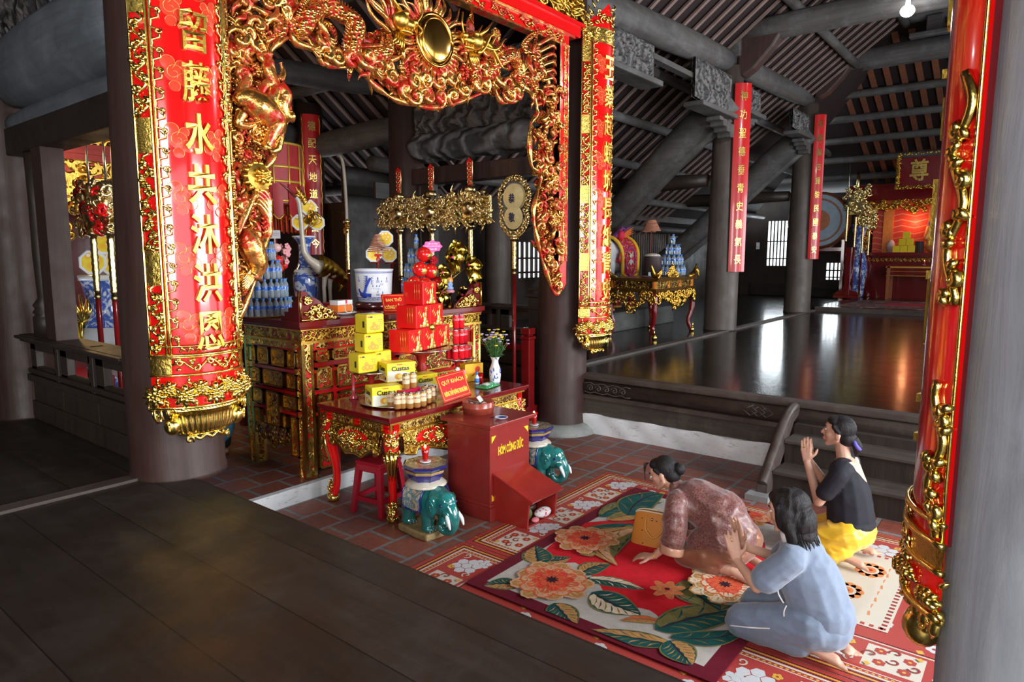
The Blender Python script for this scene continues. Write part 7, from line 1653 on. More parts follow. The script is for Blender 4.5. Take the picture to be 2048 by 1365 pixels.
m = MB(); m.bx(-.42,-2.4,3.12,.1,1.7,3.28); m.bx(-.36,-2.4,3.28,.1,1.9,3.57); m.bx(-.40,-2.4,3.55,.1,1.9,3.62); m.build('red_header', REDM, nt_)
m = MB(); m.bx(-.55,-2.3,0,.1,1.25,1.44); m.bx(-.7,-2.35,1.40,.1,1.3,1.5); m.build('base', REDM, nt_)
m = MB(); vine(m, lambda u,v,d: V((-.56-d,-2.2+v,1.28+u)), 3.4, .16, 5, .016, .25); m.build('base_scroll', GOLDD, nt_)
pq = thing('name_plaque','red plaque with gold frame and large gold characters high over the far altar','plaque',(22.6,3.05,4.03), R(-90)); 
m = MB(); m.prism([(-.62,0),(1.1,0),(1.1,1.02),(-.62,1.02)], lambda u,v,d: V((u,-d,v)), 0,.05); m.build('board', REDM, pq)
m = MB(); f = lambda u,v,d: V((u,-.05-d,v)); rnd = random.Random(3)
for i in range(100):
    q = i/100; e = q*4; u,v = (lerp(-.62,1.1,e),.04) if e<1 else (1.1,lerp(0,1,e-1)) if e<2 else (lerp(1.1,-.62,e-2),.98) if e<3 else (-.6,lerp(1,0,e-3)); curl(m, f, u, v, .055, rnd.random()*6, rnd.choice((-1,1)), .02, 0, 1.1, 9, .03)
m.build('frame', GOLDD, pq); m = MB(); put_text(m,'尊',lambda u,v,d: V((u-.08,-.06-.01*d,.52+v)),.46,.62,.02,.02); put_text(m,'至',lambda u,v,d: V((u+.66,-.06-.01*d,.52+v)),.46,.62,.02,.02); m.build('characters', GOLDB, pq)
m = MB(); m.bx(-.02,.0,.9,.02,.6,.94); m.build('hanger', WOOD_DARK, pq)
at = thing('far_offering_table','red table with gold edges before the far altar niche','table',(23.4,3.0,PZ+.10)); m = MB(); m.bx(-.3,-1.2,.98,.35,.88,1.03); m.build('tabletop', REDM, at); m = MB(); m.bx(-.31,-1.21,.94,-.29,.89,.985); m.bx(-.30,-1.2,.70,-.28,.88,.715); m.bx(-.305,-1.2,.83,-.285,.88,.84); m.build('gilt_edge', GOLD, at)
for a,b in ((-.27,-1.15),(-.27,.82),(.3,-1.15),(.3,.82)): m = MB(); m.bx(a-.04,b-.04,0,a+.04,b+.04,1.0); m.build('leg', plain('gilt_red_leg',(.35,.10,.03),.4), at)
m = MB(); m.bx(-.27,-1.15,.70,-.24,.82,.95); m.build('apron', REDM, at)
tn2 = None
for i,(a,b) in enumerate(((3.55,0),(3.75,0),(3.35,0),(3.60,.21),(3.40,.21),(3.5,.42))):
    p = (23.78,a,PZ+1.51+b); lb = 'small yellow carton on the far altar, '+['bottom row middle','bottom row left','bottom row right','second row left','second row right','the top one'][i]
    o = boxthing('yellow_carton',lb,'carton',p,(.16,.19,.20),0,YEL,'yellow cartons on the far altar')
m = MB(); m.lathe([(.12,0),(.13,.01),(.12,.32),(.13,.34)],20); o = m.build('dark_censer', plain('dark_pot',(.05,.03,.03))); o.location=(23.86,3.16,PZ+1.501); tag(o,'dark round censer on the far altar','censer')
stt = thing('seated_statue','seated statue in orange robe with violet collar glowing in the far niche','statue',(24.14,2.72,PZ+1.5)); blob([('e',(0,0,.25),(.22,.36,.28)),('e',(0,0,.62),(.17,.26,.32)),('c',(0,.24,.75),(-.12,.30,.45),.10,.08),('c',(0,-.24,.75),(-.12,-.30,.45),.10,.08)],.02,'robe',plain('orange_robe',(.75,.30,.08),.5,.2,.2,9),stt)
m = MB(); m.tube([(.0,.26*cos(a*.4),.86+.06*sin(a*.4)) for a in range(17)],.07,8); m.build('collar', plain('violet_collar',(.22,.14,.30),.6), stt); m = MB(); m.ell((-.02,0,1.06),(.10,.09,.13)); m.build('face', plain('gilt_face',(.75,.50,.22),.4,.3), stt); m = MB(); m.lathe([(.11,1.13),(.13,1.2),(.06,1.3),(.01,1.36)],14); m.build('crown', GOLD, stt)
lump('white_ornament','small white bud ornament at the left in the far niche','ornament',(24.2,3.98,PZ+1.501),(.11,.11,.2),plain('white_card',(.75,.75,.75)),9)
candle((23.5,2.95,PZ+1.132),'small red candle glass on the table before the far altar')['group'] = 'candles of the far altar'
point_light('niche_lamp', (24.1,3.4,PZ+2.45), 9, (1.0,.42,.18), .08); point_light('niche_lamp', (24.0,2.4,PZ+2.4), 6, (1.0,.5,.22), .08)
fm = thing('far_mat','patterned floor mat before the far altar table','mat',(20.9,3.1,PZ+.101)); m = MB(); m.bx(-1.9,-1.9,0,1.2,1.2,.006); m.build('weave', relief('mat_weave',(.28,.20,.18),scale=4,cover=.55,gold=(.10,.03,.03),gmetal=0,rough=.8,depth=.002,groundrough=.8), fm); m = MB(); m.bx(-.9,-1.2,.006,.4,.3,.009); m.build('red_field', plain('mat_red',(.40,.02,.05),.8), fm)
boxthing('wall_switch','small pale switch box on the dark far wall beside the tall lattice window','switch',(24.53,8.25,2.35),(.03,.12,.24),0,plain('white_plastic',(.8,.8,.8),.4))
# ================================================================== CARPET AND MATS
def pile(name, c, var=.16, scale=26):
    t = NT(name); n_ = t.noise(scale,(1,1,1),6,.7); n2 = t.noise(400); c = V(c)
    t.set(Base_Color=t.ramp(n_, [(.3,tuple(c*(1-var))),(.7,tuple(c*(1+var)))]), Roughness=.95, Sheen_Weight=.02, Specular_IOR_Level=.1).bump(n2, .35, .004); return t.m
CPM = [pile('carpet_maroon',(.13,.006,.018)), pile('carpet_cream',(.46,.43,.39),.14,12), pile('carpet_red',(.58,.010,.020)), pile('carpet_teal',(.008,.075,.068),.35,9), pile('carpet_tan',(.44,.22,.07),.25,18),
       pile('carpet_peach',(.60,.34,.19),.2,16), pile('carpet_orange',(.60,.12,.045),.22,18), pile('carpet_ivory',(.66,.53,.37),.15,16), pile('carpet_rose',(.62,.045,.03),.2,18), pile('carpet_dark',(.03,.01,.02)), pile('carpet_olive',(.16,.14,.045),.3,14)]
MAR,CRE,REDC,TEAL,TAN,PEA,ORA,IVO,ROS,DRK,OLI = range(11)
CZ = .017
cp = MB(); cp.smooth = False
CX0,CX1,CY0,CY1 = 3.08,5.40,1.15,2.84
cp.m = MAR; cp.bx(CX0,CY0,.0085,CX1,CY1,CZ)
_lev = [0]
def poly(pts, mi):
    _lev[0] += 1; z = CZ+.0004+.000035*_lev[0]
    pts = [(min(max(p[0],CX0+.03),CX1-.03), min(max(p[1],CY0+.03),CY1-.03)) for p in pts]
    cp.m = mi; cp.add([(x,y,z) for x,y in pts], [tuple(range(len(pts)))])
poly([(CX0+.10,CY0+.10),(CX1-.10,CY0+.10),(CX1-.10,CY1-.10),(CX0+.10,CY1-.10)], CRE)
def g2(px,py): p = G(px,py,CZ); return (p.x,p.y)
redp = [(1172,1046),(1140,1068),(1105,1088),(1088,1108),(1105,1130),(1150,1126),(1180,1150),(1200,1172),(1215,1195),(1255,1212),(1300,1222),(1330,1242),(1372,1236),(1420,1222),(1470,1200),(1520,1190),(1545,1165),(1535,1120),(1525,1075),(1500,1040),(1450,1015),(1390,1010),(1330,1022),(1285,1035),(1235,1040)]
poly([(p.x,p.y) for p in smoothpath([V((*g2(*q),0)) for q in redp+[redp[0]]],3)[:-1]], REDC)
def leaf(b, t, w, bend=0.0, main=TEAL, half=TAN, flip=1, rim=OLI):
    b, t = V((*g2(*b),0)), V((*g2(*t),0)); d = t-b; L = d.length; u = d/L; n = V((-u.y,u.x,0))*flip
    def at(s, k): c = b+d*s+n*(bend*L*sin(pi*s)); return c+n*k*w*L*(sin(pi*min(1,s**.8))**.8)*(1-.15*s)
    N = 18
    def strip(k0,k1,s0=0.0,s1=1.0,wav=0): return [at(lerp(s0,s1,i/N),k0+wav*sin(i*2.1)) for i in range(N+1)]+[at(lerp(s1,s0,i/N),k1+wav*sin(i*1.7)) for i in range(N+1)]
    q = lambda P: [(p.x,p.y) for p in P]
    poly(q(strip(1.1,-1.1)), rim); poly(q(strip(.98,-.98)), main); poly(q(strip(.90,.12,.06,.97,.06)), half)
    for i in range(7):
        s = .14+.11*i; poly(q([at(s,.10),at(s+.10,.55),at(s+.17,.95),at(s+.12,.5)]), main if i%2 else rim); poly(q([at(s,-.10),at(s+.08,-.5),at(s+.14,-.9),at(s+.11,-.45)]), rim if i%2 else half)
    poly(q(strip(.05,-.05,.0,.96)), DRK)
def petal(c, a, r0, r1, w, mi, edge):
    c = V((*c,0)); u = V((cos(a),sin(a),0)); n = V((-u.y,u.x,0))
    def out(k, sc):
        P = []
        for i in range(15):
            s = i/14; q = r0+(r1-r0)*s*sc; P.append(c+u*q+n*w*k*sc*(sin(pi*min(1,.12+.80*s))**.7)*(1+.10*sin(i*2.3)))
        return P
    A_ = out(1,1); B_2 = out(-1,1)[::-1]; poly([(p.x,p.y) for p in A_+B_2], edge)
    A_ = out(.84,.93); B_2 = out(-.84,.93)[::-1]; poly([(p.x,p.y) for p in A_+B_2], mi)
    for s in (-.4,0,.45): 
        P = [c+u*(r0+(r1-r0)*.2)+n*w*s*.4, c+u*(r0+(r1-r0)*.55)+n*w*(s+.10), c+u*(r0+(r1-r0)*.85)+n*w*s*1.2, c+u*(r0+(r1-r0)*.55)+n*w*(s-.08)]; poly([(p.x,p.y) for p in P], edge)
def peony(px, py, R_, rot, cols):
    c = g2(px,py)
    for ring,(n,r0,r1,w,mi,ed) in enumerate(cols):
        for i in range(n): petal(c, rot+2*pi*(i+.5*(ring%2))/n, R_*r0, R_*r1*(1+.08*sin(i*2.2)), R_*w, mi, ed)
    for i in range(9): a = i*.7; petal(c, a, 0, R_*.17, R_*.03, DRK, DRK)
BIG = [(9,.3,1.0,.30,TAN,PEA),(9,.3,.84,.27,PEA,ORA),(8,.2,.68,.25,ORA,PEA),(8,.12,.52,.20,ROS,ORA),(7,.06,.36,.15,ORA,ROS)]
leaf((1040,1170),(967,1172),.34,-.08); leaf((1078,1120),(1142,1116),.34,.15,flip=-1); leaf((1078,1130),(1070,1092),.36); leaf((1160,1150),(1222,1128),.30,.1); leaf((1172,1158),(1290,1181),.17,.05,TEAL,IVO)
leaf((1184,1186),(1282,1232),.34,.05,TEAL,IVO,-1); leaf((1108,1208),(1150,1256),.34,.0); leaf((1345,1292),(1175,1262),.16,.0,TEAL,TAN,-1); leaf((1322,1246),(1240,1244),.18,.1,TAN,ORA,-1)
leaf((1310,1262),(1500,1218),.20,.04,TEAL,OLI); leaf((1340,1278),(1496,1262),.16,-.1,TEAL,TEAL); leaf((1338,1284),(1384,1334),.42,.0,TEAL,TAN); leaf((1380,1160),(1440,1225),.36,.1,TEAL,OLI,-1)
leaf((1198,1036),(1325,1008),.16,.14,TEAL,OLI); leaf((1215,1042),(1330,1030),.18,.08,TAN,OLI); leaf((1255,1034),(1330,985),.22,.1,TEAL,TEAL); leaf((1262,1050),(1225,1118),.30,-.2,TEAL,OLI); leaf((1270,1058),(1235,1135),.22,-.35,TAN,PEA)
leaf((1450,1010),(1380,990),.3,.1); leaf((1500,1010),(1540,985),.3,.1); leaf((1190,1108),(1158,1112),.5,.0,TEAL,TAN)
peony(1104,1166,.27,.3,BIG); peony(1170,1084,.245,.9,BIG); peony(1450,1180,.25,.5,[(9,.3,1.0,.30,IVO,TAN),(9,.3,.84,.27,TAN,IVO),(8,.2,.65,.25,IVO,ORA),(8,.1,.45,.20,ORA,ROS)]); peony(1490,1035,.26,1.1,BIG)
SML = [(7,.2,1.0,.24,ORA,TAN),(7,.1,.62,.20,TAN,ORA),(6,.05,.34,.14,ROS,TAN)]
peony(1334,1194,.115,.2,SML); peony(1308,1052,.10,.6,SML)
for a in range(5):
    q = g2(1262+a*3,1066+a*7); 
peo = cp.build('carpet', CPM, None, fixn=False); tag(peo, 'thick carpet with maroon border, red field, big tan peonies and teal leaves', 'carpet')
# woven plastic mats
def _weavemat(name, c1, c2, sc=150):
    t = NT(name); ch = t.n('TexChecker', Vector=t.obj(), Scale=sc).outputs[1]; b = t.n('TexBrick', Vector=t.obj(), Scale=sc*.5, Mortar_Size=.06).outputs[1]
    t.set(Base_Color=t.mix(t.math('MULTIPLY', ch, .55), c1, c2), Roughness=.45).bump(ch, .25, .003); return t.m
MTM = [_weavemat('mat_red',(.36,.014,.014),(.48,.13,.10)), _weavemat('mat_cream',(.62,.57,.48),(.50,.44,.36)), _weavemat('mat_white',(.62,.64,.66),(.40,.42,.44)), _weavemat('mat_yellow',(.66,.40,.06),(.50,.28,.04)), plain('mat_black',(.03,.012,.012),.5), _weavemat('mat_dark_red',(.24,.012,.012),(.34,.05,.04)), _weavemat('mat_orange',(.62,.16,.04),(.66,.35,.16))]
MR,MC,MW,MY,MK,MD,MO = range(7)
def mat_thing(x0,x1,y0,y1,z,label,seed):
    m = MB(); m.smooth = False; m.m = MR; m.bx(x0,y0,z-.003 if z>.003 else 0,x1,y1,z); rnd = random.Random(seed); lev = [0]
    def pl(pts, mi):
        lev[0] += 1; m.m = mi; m.add([(min(max(a,x0),x1),min(max(b,y0),y1),z+.0003+.00006*lev[0]) for a,b in pts],[tuple(range(len(pts)))])
    def rect(a,b,c,d,mi): pl([(a,b),(c,b),(c,d),(a,d)],mi)
    def ring(d0,d1,mi): rect(x0+d0,y0+d0,x1-d0,y0+d1,mi); rect(x0+d0,y1-d1,x1-d0,y1-d0,mi); rect(x0+d0,y0+d0,x0+d1,y1-d0,mi); rect(x1-d1,y0+d0,x1-d0,y1-d0,mi)
    def blobf(cx,cy,r,mi,n=7,in_=MR,w=.45):
        for i in range(n): a = 2*pi*i/n+seed; pl([(cx+r*.6*cos(a)+r*w*cos(b*.785),cy+r*.6*sin(a)+r*w*sin(b*.785)) for b in range(8)],mi)
        pl([(cx+r*.3*cos(b*.785),cy+r*.3*sin(b*.785)) for b in range(8)],in_)
    def hexc(cx,cy,r,mi):
        for i in range(7):
            ox,oy = (0,0) if i==6 else (1.75*r*cos(i*1.047),1.75*r*sin(i*1.047)); pl([(cx+ox+.95*r*cos(b*1.047+.52)*(1+.1*sin(b*3+i)),cy+oy+.95*r*sin(b*1.047+.52)) for b in range(6)],mi)
    def curlf(cx,cy,r,a0,s,mi):
        P = [(cx+r*(1-i/16)*cos(a0+s*i*.45),cy+r*(1-i/16)*sin(a0+s*i*.45)) for i in range(14)]
        for i in range(13):
            (ax,ay),(bx_,by_) = P[i],P[i+1]; dx_,dy_ = by_-ay,-(bx_-ax); l = max(1e-6,sqrt(dx_*dx_+dy_*dy_)); k = .0055/l; pl([(ax+dx_*k,ay+dy_*k),(bx_+dx_*k,by_+dy_*k),(bx_-dx_*k,by_-dy_*k),(ax-dx_*k,ay-dy_*k)],mi)
    ring(.035,.042,MK); ring(.048,.060,MY); ring(.068,.074,MK)
    ring(.082,.098,MC)
    k = int((x1-x0)/.03)
    for i in range(k):
        lev[0] = 2
        for yy in (y0+.105,y1-.117): rect(x0+.09+i*.03,yy,x0+.106+i*.03,yy+.012,MY)
    k2 = int((y1-y0)/.03)
    for i in range(k2):
        lev[0] = 2
        for xx in (x0+.105,x1-.117): rect(xx,y0+.09+i*.03,xx+.012,y0+.106+i*.03,MY)
    ring(.124,.132,MC)
    # broad patterned band
    bw0,bw1 = .145,.44
    for (a0_,a1_,fix,ax) in ((x0+.1,x1-.1,(y1-.29),'x'),(x0+.1,x1-.1,(y0+.29),'x'),(y0+.45,y1-.45,(x0+.29),'y'),(y0+.45,y1-.45,(x1-.29),'y')):
        n = max(1,int((a1_-a0_)/.31)); 
        for i in range(n):
            lev[0] = 3; c = a0_+(i+.5)*(a1_-a0_)/n; P_ = (lambda u,v: (c+u,fix+v)) if ax=='x' else (lambda u,v: (fix+v,c+u))
            if i%2==0:
                pl([P_(-.14,-.12),P_(.14,-.12),P_(.14,.12),P_(-.14,.12)],MC)
                for (u,v) in ((-.07,.05),(.06,-.05),(.07,.07),(-.06,-.07)): q = P_(u,v); blobf(q[0],q[1],.032,MR,6,MY)
                for (u,v,s) in ((0,0,1),(.0,.09,-1),(-.1,-.01,1),(.11,.01,-1)): q = P_(u,v); curlf(q[0],q[1],.036,i,s,MD)
                for (u,v) in ((-.11,.1),(.11,-.1)): q = P_(u,v); pl([(q[0]+.02*cos(b*pi/2),q[1]+.02*sin(b*pi/2)) for b in range(4)],MY)
            else:
                q = P_(0,0); hexc(q[0]-.02,q[1],.042,MW); q = P_(.07,-.07); hexc(q[0],q[1],.026,MW); q = P_(-.09,.08); blobf(q[0],q[1],.028,MY,5,MR)
                for (u,v,s) in ((.1,.1,1),(-.12,-.09,-1)): q = P_(u,v); curlf(q[0],q[1],.034,i,s,MC)
    lev[0] = 2; ring(.435,.447,MC); ring(.455,.461,MK)
    # scattered white flowers and yellow leaves on the red centre
    for i in range(int((x1-x0-.9)/.26)+1):
        for j in range(int((y1-y0-.9)/.26)+1):
            lev[0] = 2; cx = x0+.56+i*.26+(.13 if j%2 else 0); cy = y0+.56+j*.26
            if cx > x1-.5 or cy > y1-.5: continue
            if seed==2 and (cx-4.85)**2+(cy-.95)**2 < .30: continue
            blobf(cx,cy,.042,MW,6,MR)
            for s in (-1,1): pl([(cx+s*.055,cy+.05),(cx+s*.085,cy+.035),(cx+s*.10,cy+.065),(cx+s*.07,cy+.08)],MY)
            curlf(cx+.11,cy+.02,.03,i+j,1,MC)
    return tag(m.build('woven_mat', MTM, None, fixn=False), label, 'mat', 'woven plastic mats')
mat_thing(2.06,3.56,-.6,3.30,.003,'red and cream woven plastic mat under the carpet, beside the left wooden platform',1)
m_ = mat_thing(3.57,5.66,-.75,3.29,.0035,'red and cream woven plastic mat under the carpet, on the side of the wooden steps',2)
# cream medallion panel of the second mat
m = MB(); m.smooth = False
def q_(pts, mi, l): m.m = mi; m.add([(a,b,.0062+.0001*l) for a,b in pts],[tuple(range(len(pts)))])
mx0,my0,mx1,my1 = 4.15,.56,5.25,1.10
q_([(mx0,my0),(mx1,my0),(mx1,my1),(mx0,my1)],MC,0)
for i in range(22):
    a = mx0+.02+i*.048; q_([(a,my0+.015),(a+.024,my0+.015),(a+.024,my0+.045),(a,my0+.045)],MD,1); q_([(a,my1-.045),(a+.024,my1-.045),(a+.024,my1-.015),(a,my1-.015)],MR,1)
for i in range(11):
    b = my0+.03+i*.048; q_([(mx0+.015,b),(mx0+.045,b),(mx0+.045,b+.024),(mx0+.015,b+.024)],MR,1); q_([(mx1-.045,b),(mx1-.015,b),(mx1-.015,b+.024),(mx1-.045,b+.024)],MR,1)
for (cx,cy) in ((4.55,.86),(4.95,.80)):
    for i in range(9): a = i*.698; q_([(cx+.075*cos(a)+.05*cos(b*.785),cy+.06*sin(a)+.04*sin(b*.785)) for b in range(8)],MO,2)
    q_([(cx+.07*cos(b*.52),cy+.055*sin(b*.52)) for b in range(12)],MC,3); q_([(cx+.05*cos(b*.52),cy+.038*sin(b*.52)) for b in range(12)],MO,4); q_([(cx+.02*cos(b*.52),cy+.018*sin(b*.52)) for b in range(12)],MR,5)
for k in range(8): q_([(4.3+.1*k,.68+.012*(k%2)),(4.36+.1*k,.69),(4.35+.1*k,.70),(4.3+.1*k,.695)],MO,6)
o = m.build('medallion_panel', MTM, m_, fixn=False)
# ================================================================== PEOPLE
SKIN = plain('skin', (.52,.285,.20), .5, 0, .10, 9, bump=.05, bscale=120); SKIN2 = plain('skin_pale', (.60,.36,.27), .5, 0, .10, 9)
def _hair():
    t = NT('black_hair'); n_ = t.noise(3.0,(60,60,8),3,.6,.8); t.set(Base_Color=t.ramp(n_,[(.3,(.004,.003,.004)),(.75,(.017,.014,.015))]), Roughness=.5, Specular_IOR_Level=.25).bump(n_, .6, .01); return t.m
HAIR = _hair()
def wrinkle(o, amp, sc, seed=0, stretch=(1,1,1)):
    me = o.data; ns = [v.normal.copy() for v in me.vertices]
    for v,n in zip(me.vertices, ns):
        p = V((v.co.x*stretch[0],v.co.y*stretch[1],v.co.z*stretch[2]))*sc+V((seed,seed*.7,0)); a = _mn.noise(p); v.co += n*amp*(1-abs(a)*2.2+.4*_mn.noise(p*2.3))
    me.update(); return o
def hand(w, d, n, s, curl_=.3, spread=.0, sc=1.0):
    """palm and five fingers; d = finger direction, n = palm normal, s = +1/-1 side of the thumb along d x n"""
    w, d, n = V(w), V(d).normalized(), V(n); n = (n-d*n.dot(d)).normalized(); t = d.cross(n)*s; P = []
    kn = [w+d*.083*sc+t*o*sc for o in (.029,.010,-.010,-.028)]
    for k,q in enumerate(kn): P.append(('c', w+t*(.014-.009*k)*sc, q, .015*sc, .0115*sc))
    P.append(('c', w+d*.03*sc+t*.018*sc, w+d*.05*sc-t*.018*sc, .014*sc, .014*sc))
    for k,(q,L) in enumerate(zip(kn,(.068,.078,.072,.056))):
        p = q; a = curl_*.5; dd = d+t*(spread*(1.5-k))
        for j,f in enumerate((.42,.32,.26)):
            v = (dd*cos(a)+n*sin(a)).normalized(); e = p+v*L*f*sc*1.05; P.append(('c', p, e, (.0095-.001*j)*sc, (.0088-.001*j)*sc)); p = e; a += curl_*.8
    th = w+d*.022*sc+t*.024*sc; t1 = th+(d*.55+t*.75+n*.15).normalized()*.042*sc; t2 = t1+(d*.85+t*.35+n*.2).normalized()*.034*sc
    P += [('c', th, t1, .0135*sc, .0105*sc), ('c', t1, t2, .0105*sc, .0085*sc)]
    return P
def foot(heel, d, up, sc=1.0, side=1):
    heel, d, up = V(heel), V(d).normalized(), V(up); t = d.cross(up).normalized()*side; P = [('e', heel, (.030*sc,.030*sc,.030*sc)), ('c', heel, heel+d*.12*sc-up*.006, .028*sc, .030*sc), ('c', heel+t*.012*sc, heel+d*.13*sc+t*.018*sc-up*.008, .022*sc, .022*sc)]
    for k in range(5): b = heel+d*(.145-.006*k)*sc+t*(.030-.015*k)*sc-up*.010; P.append(('c', b, b+d*(.038-.004*k)*sc, (.0125-.001*k)*sc, (.010-.0008*k)*sc))
    return P
def headparts(c, f, u):
    c, f, u = V(c), V(f).normalized(), V(u); u = (u-f*u.dot(f)).normalized(); r = f.cross(u); M3 = Matrix((r,f,u)).transposed()
    L = lambda x,y,z: c+r*x+f*y+u*z
    P = [('e',L(0,-.012,.022),(.071,.090,.086),M3),('e',L(0,.030,-.022),(.059,.060,.078),M3),('e',L(0,.060,.030),(.050,.030,.035),M3),('e',L(0,.062,-.095),(.022,.022,.018),M3),('c',L(0,.082,.018),L(0,.104,-.020),.008,.0125),('e',L(0,.085,-.052),(.021,.012,.008),M3),('e',L(0,.083,-.065),(.018,.012,.008),M3)]
    for s in (-1,1): P += [('c',L(s*.050,.0,-.05),L(s*.014,.060,-.092),.022,.020),('e',L(s*.036,.052,-.022),(.026,.026,.024),M3),('e',L(s*.074,-.008,-.018),(.010,.019,.030),M3),('e',L(s*.012,.090,-.026),(.009,.010,.008),M3)]
    return P, L, M3
def facebits(t, L, M3):
    for s in (-1,1):
        m = MB(); m.ell(L(s*.030,.078,.012),(.013,.008,.0065),12,8,M3); o = m.build('eye', plain('eye_white',(.75,.72,.70),.3), t); m = MB(); m.ell(L(s*.030,.0845,.012),(.0055,.003,.0055),10,6,M3); m.build('iris', plain('iris_dark',(.02,.012,.01),.2), o)
        m = MB(); m.tube([L(s*.014,.086,.034),L(s*.030,.086,.040),L(s*.048,.074,.034)],[.003,.0035,.002],5); m.build('eyebrow', HAIR, t)
    m = MB(); m.ell(L(0,.091,-.0585),(.020,.008,.0085),12,8,M3); m.build('lips', plain('lip_rose',(.50,.13,.11),.4), t)
def person(label, loc): return thing('person', label, 'person', loc)
def finish(t, objs):
    for o in objs: o.location = (-t.location.x,-t.location.y,-t.location.z)
def cloth(name, parts, mat, t, vox=.008, sm=6, amp=.006, sc=9, seed=1, st=(1,1,1)):
    o = blob(parts, vox, name, mat, t, sm); return wrinkle(o, amp, sc, seed, st)

# ---- woman in brown, bowing
def _brown():
    t = NT('brown_jacquard'); n1 = t.noise(55,(1,1,1),3,.6,1.8); t.set(Base_Color=t.ramp(n1,[(.42,(.105,.034,.030)),(.55,(.17,.066,.058)),(.62,(.215,.095,.083))]), Roughness=t.ramp(n1,[(.42,(.32,)*3),(.6,(.55,)*3)]), Sheen_Weight=.25).bump(n1,.15,.004); return t.m
BROWN = _brown(); BRONZE = plain('bronze_satin',(.26,.105,.06),.28,.25,.2,7,sheen=.3); CUFF = plain('pale_brown_satin',(.48,.26,.17),.32,.1,.1,8)
p1 = person('woman in brown tunic bowing low on the carpet, hair in a bun', (4.33,1.55,CZ)); kids = []
hp, L1, M1 = headparts((4.285,2.035,.595), (-.12,.93,-.36), (.0,.36,.93))
parts = hp + [('c',(4.30,1.92,.485),(4.29,1.995,.545),.050,.048),('c',(4.33,1.50,.27),(4.32,1.75,.42),.13,.125),('c',(4.32,1.75,.42),(4.31,1.90,.455),.125,.08),('c',(4.16,1.875,.45),(4.46,1.875,.45),.055,.055),
  ('c',(4.16,1.875,.44),(4.115,1.86,.20),.043,.036),('c',(4.115,1.86,.20),(4.075,1.985,.062),.034,.024),('c',(4.46,1.875,.44),(4.50,1.90,.20),.043,.036),('c',(4.50,1.90,.20),(4.50,2.06,.062),.034,.024),
  ('c',(4.23,1.52,.22),(4.20,1.80,.095),.085,.060),('c',(4.20,1.80,.085),(4.170,1.49,.075),.055,.040),('c',(4.44,1.52,.22),(4.47,1.80,.095),.085,.060),('c',(4.47,1.80,.085),(4.45,1.49,.075),.055,.040)]
parts += hand((4.073,1.99,.060),(-.10,.97,-.20),(.15,.15,-.95),1,.35) + hand((4.50,2.065,.060),(.05,.97,-.2),(0,.1,-1),-1,.35)
parts += foot((4.165,1.475,.080),(-.05,-1,-.18),(0,-.15,1),1.0,1) + foot((4.44,1.475,.080),(-.25,-1,-.18),(0,-.15,1),1.0,-1)
kids.append(blob(parts,.0055,'body',SKIN,p1,3)); facebits_list = None
kids.append(cloth('tunic',[('c',(4.33,1.525,.275),(4.325,1.63,.365),.150,.160),('c',(4.325,1.62,.375),(4.315,1.80,.430),.170,.155),('c',(4.315,1.80,.43),(4.305,1.905,.45),.150,.085),('c',(4.17,1.875,.445),(4.45,1.875,.445),.078,.078),('e',(4.325,1.50,.245),(.178,.120,.135)),
  ('c',(4.155,1.875,.43),(4.125,1.862,.28),.075,.080),('c',(4.125,1.862,.28),(4.105,1.868,.185),.078,.078),('c',(4.465,1.875,.43),(4.49,1.89,.28),.075,.080),('c',(4.49,1.89,.28),(4.50,1.90,.19),.078,.078),('c',(4.30,1.90,.48),(4.297,1.945,.515),.062,.056),('c',(4.24,1.56,.24),(4.22,1.70,.19),.14,.10),('c',(4.42,1.56,.24),(4.44,1.70,.19),.14,.10)],BROWN,p1,.009,5,.009,10,1,(1,.6,1)))
m = MB(); m.lathe([(.079,-.030),(.083,-.022),(.083,.020),(.080,.026),(.060,.02),(.05,-.02)],28); o = m.build('left_cuff', CUFF, p1); o.rotation_euler = (R(4),R(10),0); o.location = V((4.103,1.868,.135))-p1.location; o.name = 'sleeve_cuff'
m = MB(); m.lathe([(.079,-.030),(.083,-.022),(.083,.020),(.080,.026),(.060,.02),(.05,-.02)],28); o = m.build('sleeve_cuff', CUFF, p1); o.location = V((4.50,1.90,.14))-p1.location
kids.append(cloth('trousers',[('c',(4.23,1.50,.20),(4.195,1.80,.085),.125,.078),('c',(4.195,1.81,.085),(4.178,1.60,.080),.080,.070),('c',(4.44,1.50,.20),(4.475,1.80,.085),.125,.078),('c',(4.475,1.81,.085),(4.47,1.60,.080),.080,.070),('e',(4.33,1.50,.19),(.180,.125,.115)),('c',(4.20,1.66,.13),(4.20,1.58,.13),.10,.09)],BRONZE,p1,.009,4,.008,13,4,(1,.5,1.6)))
hq = [('e',L1(0,-.026,.032),(.080,.088,.090),M1),('e',L1(0,.030,.072),(.064,.050,.040),M1),('e',L1(0,-.06,-.03),(.064,.058,.062),M1),('e',L1(0,-.125,.002),(.044,.040,.046),M1),('e',L1(.0,-.10,.0),(.03,.03,.03),M1)]
hq += [('c',L1(s*.066,.028,.04),L1(s*.074,.006,.006),.016,.010) for s in (-1,1)]
h1 = blob(hq,.006,'hair',HAIR,p1,3); kids.append(h1)
m = MB()
for k in range(7): m.tube(smoothpath([L1(-.02-.008*k,.075,.09),L1(-.03-.008*k,.108,.095-.012*k),L1(-.035-.006*k,.118,.05-.012*k)],3),[.003]*3+[.002]*3+[.001],4)
for k in range(5): m.tube(smoothpath([L1(-.05,-.06,-.07),L1(-.05+.01*k,-.07,-.11),L1(-.035+.01*k,-.06,-.135)],3),[.003]*6+[.001],4)
o = m.build('loose_strands', HAIR, h1)
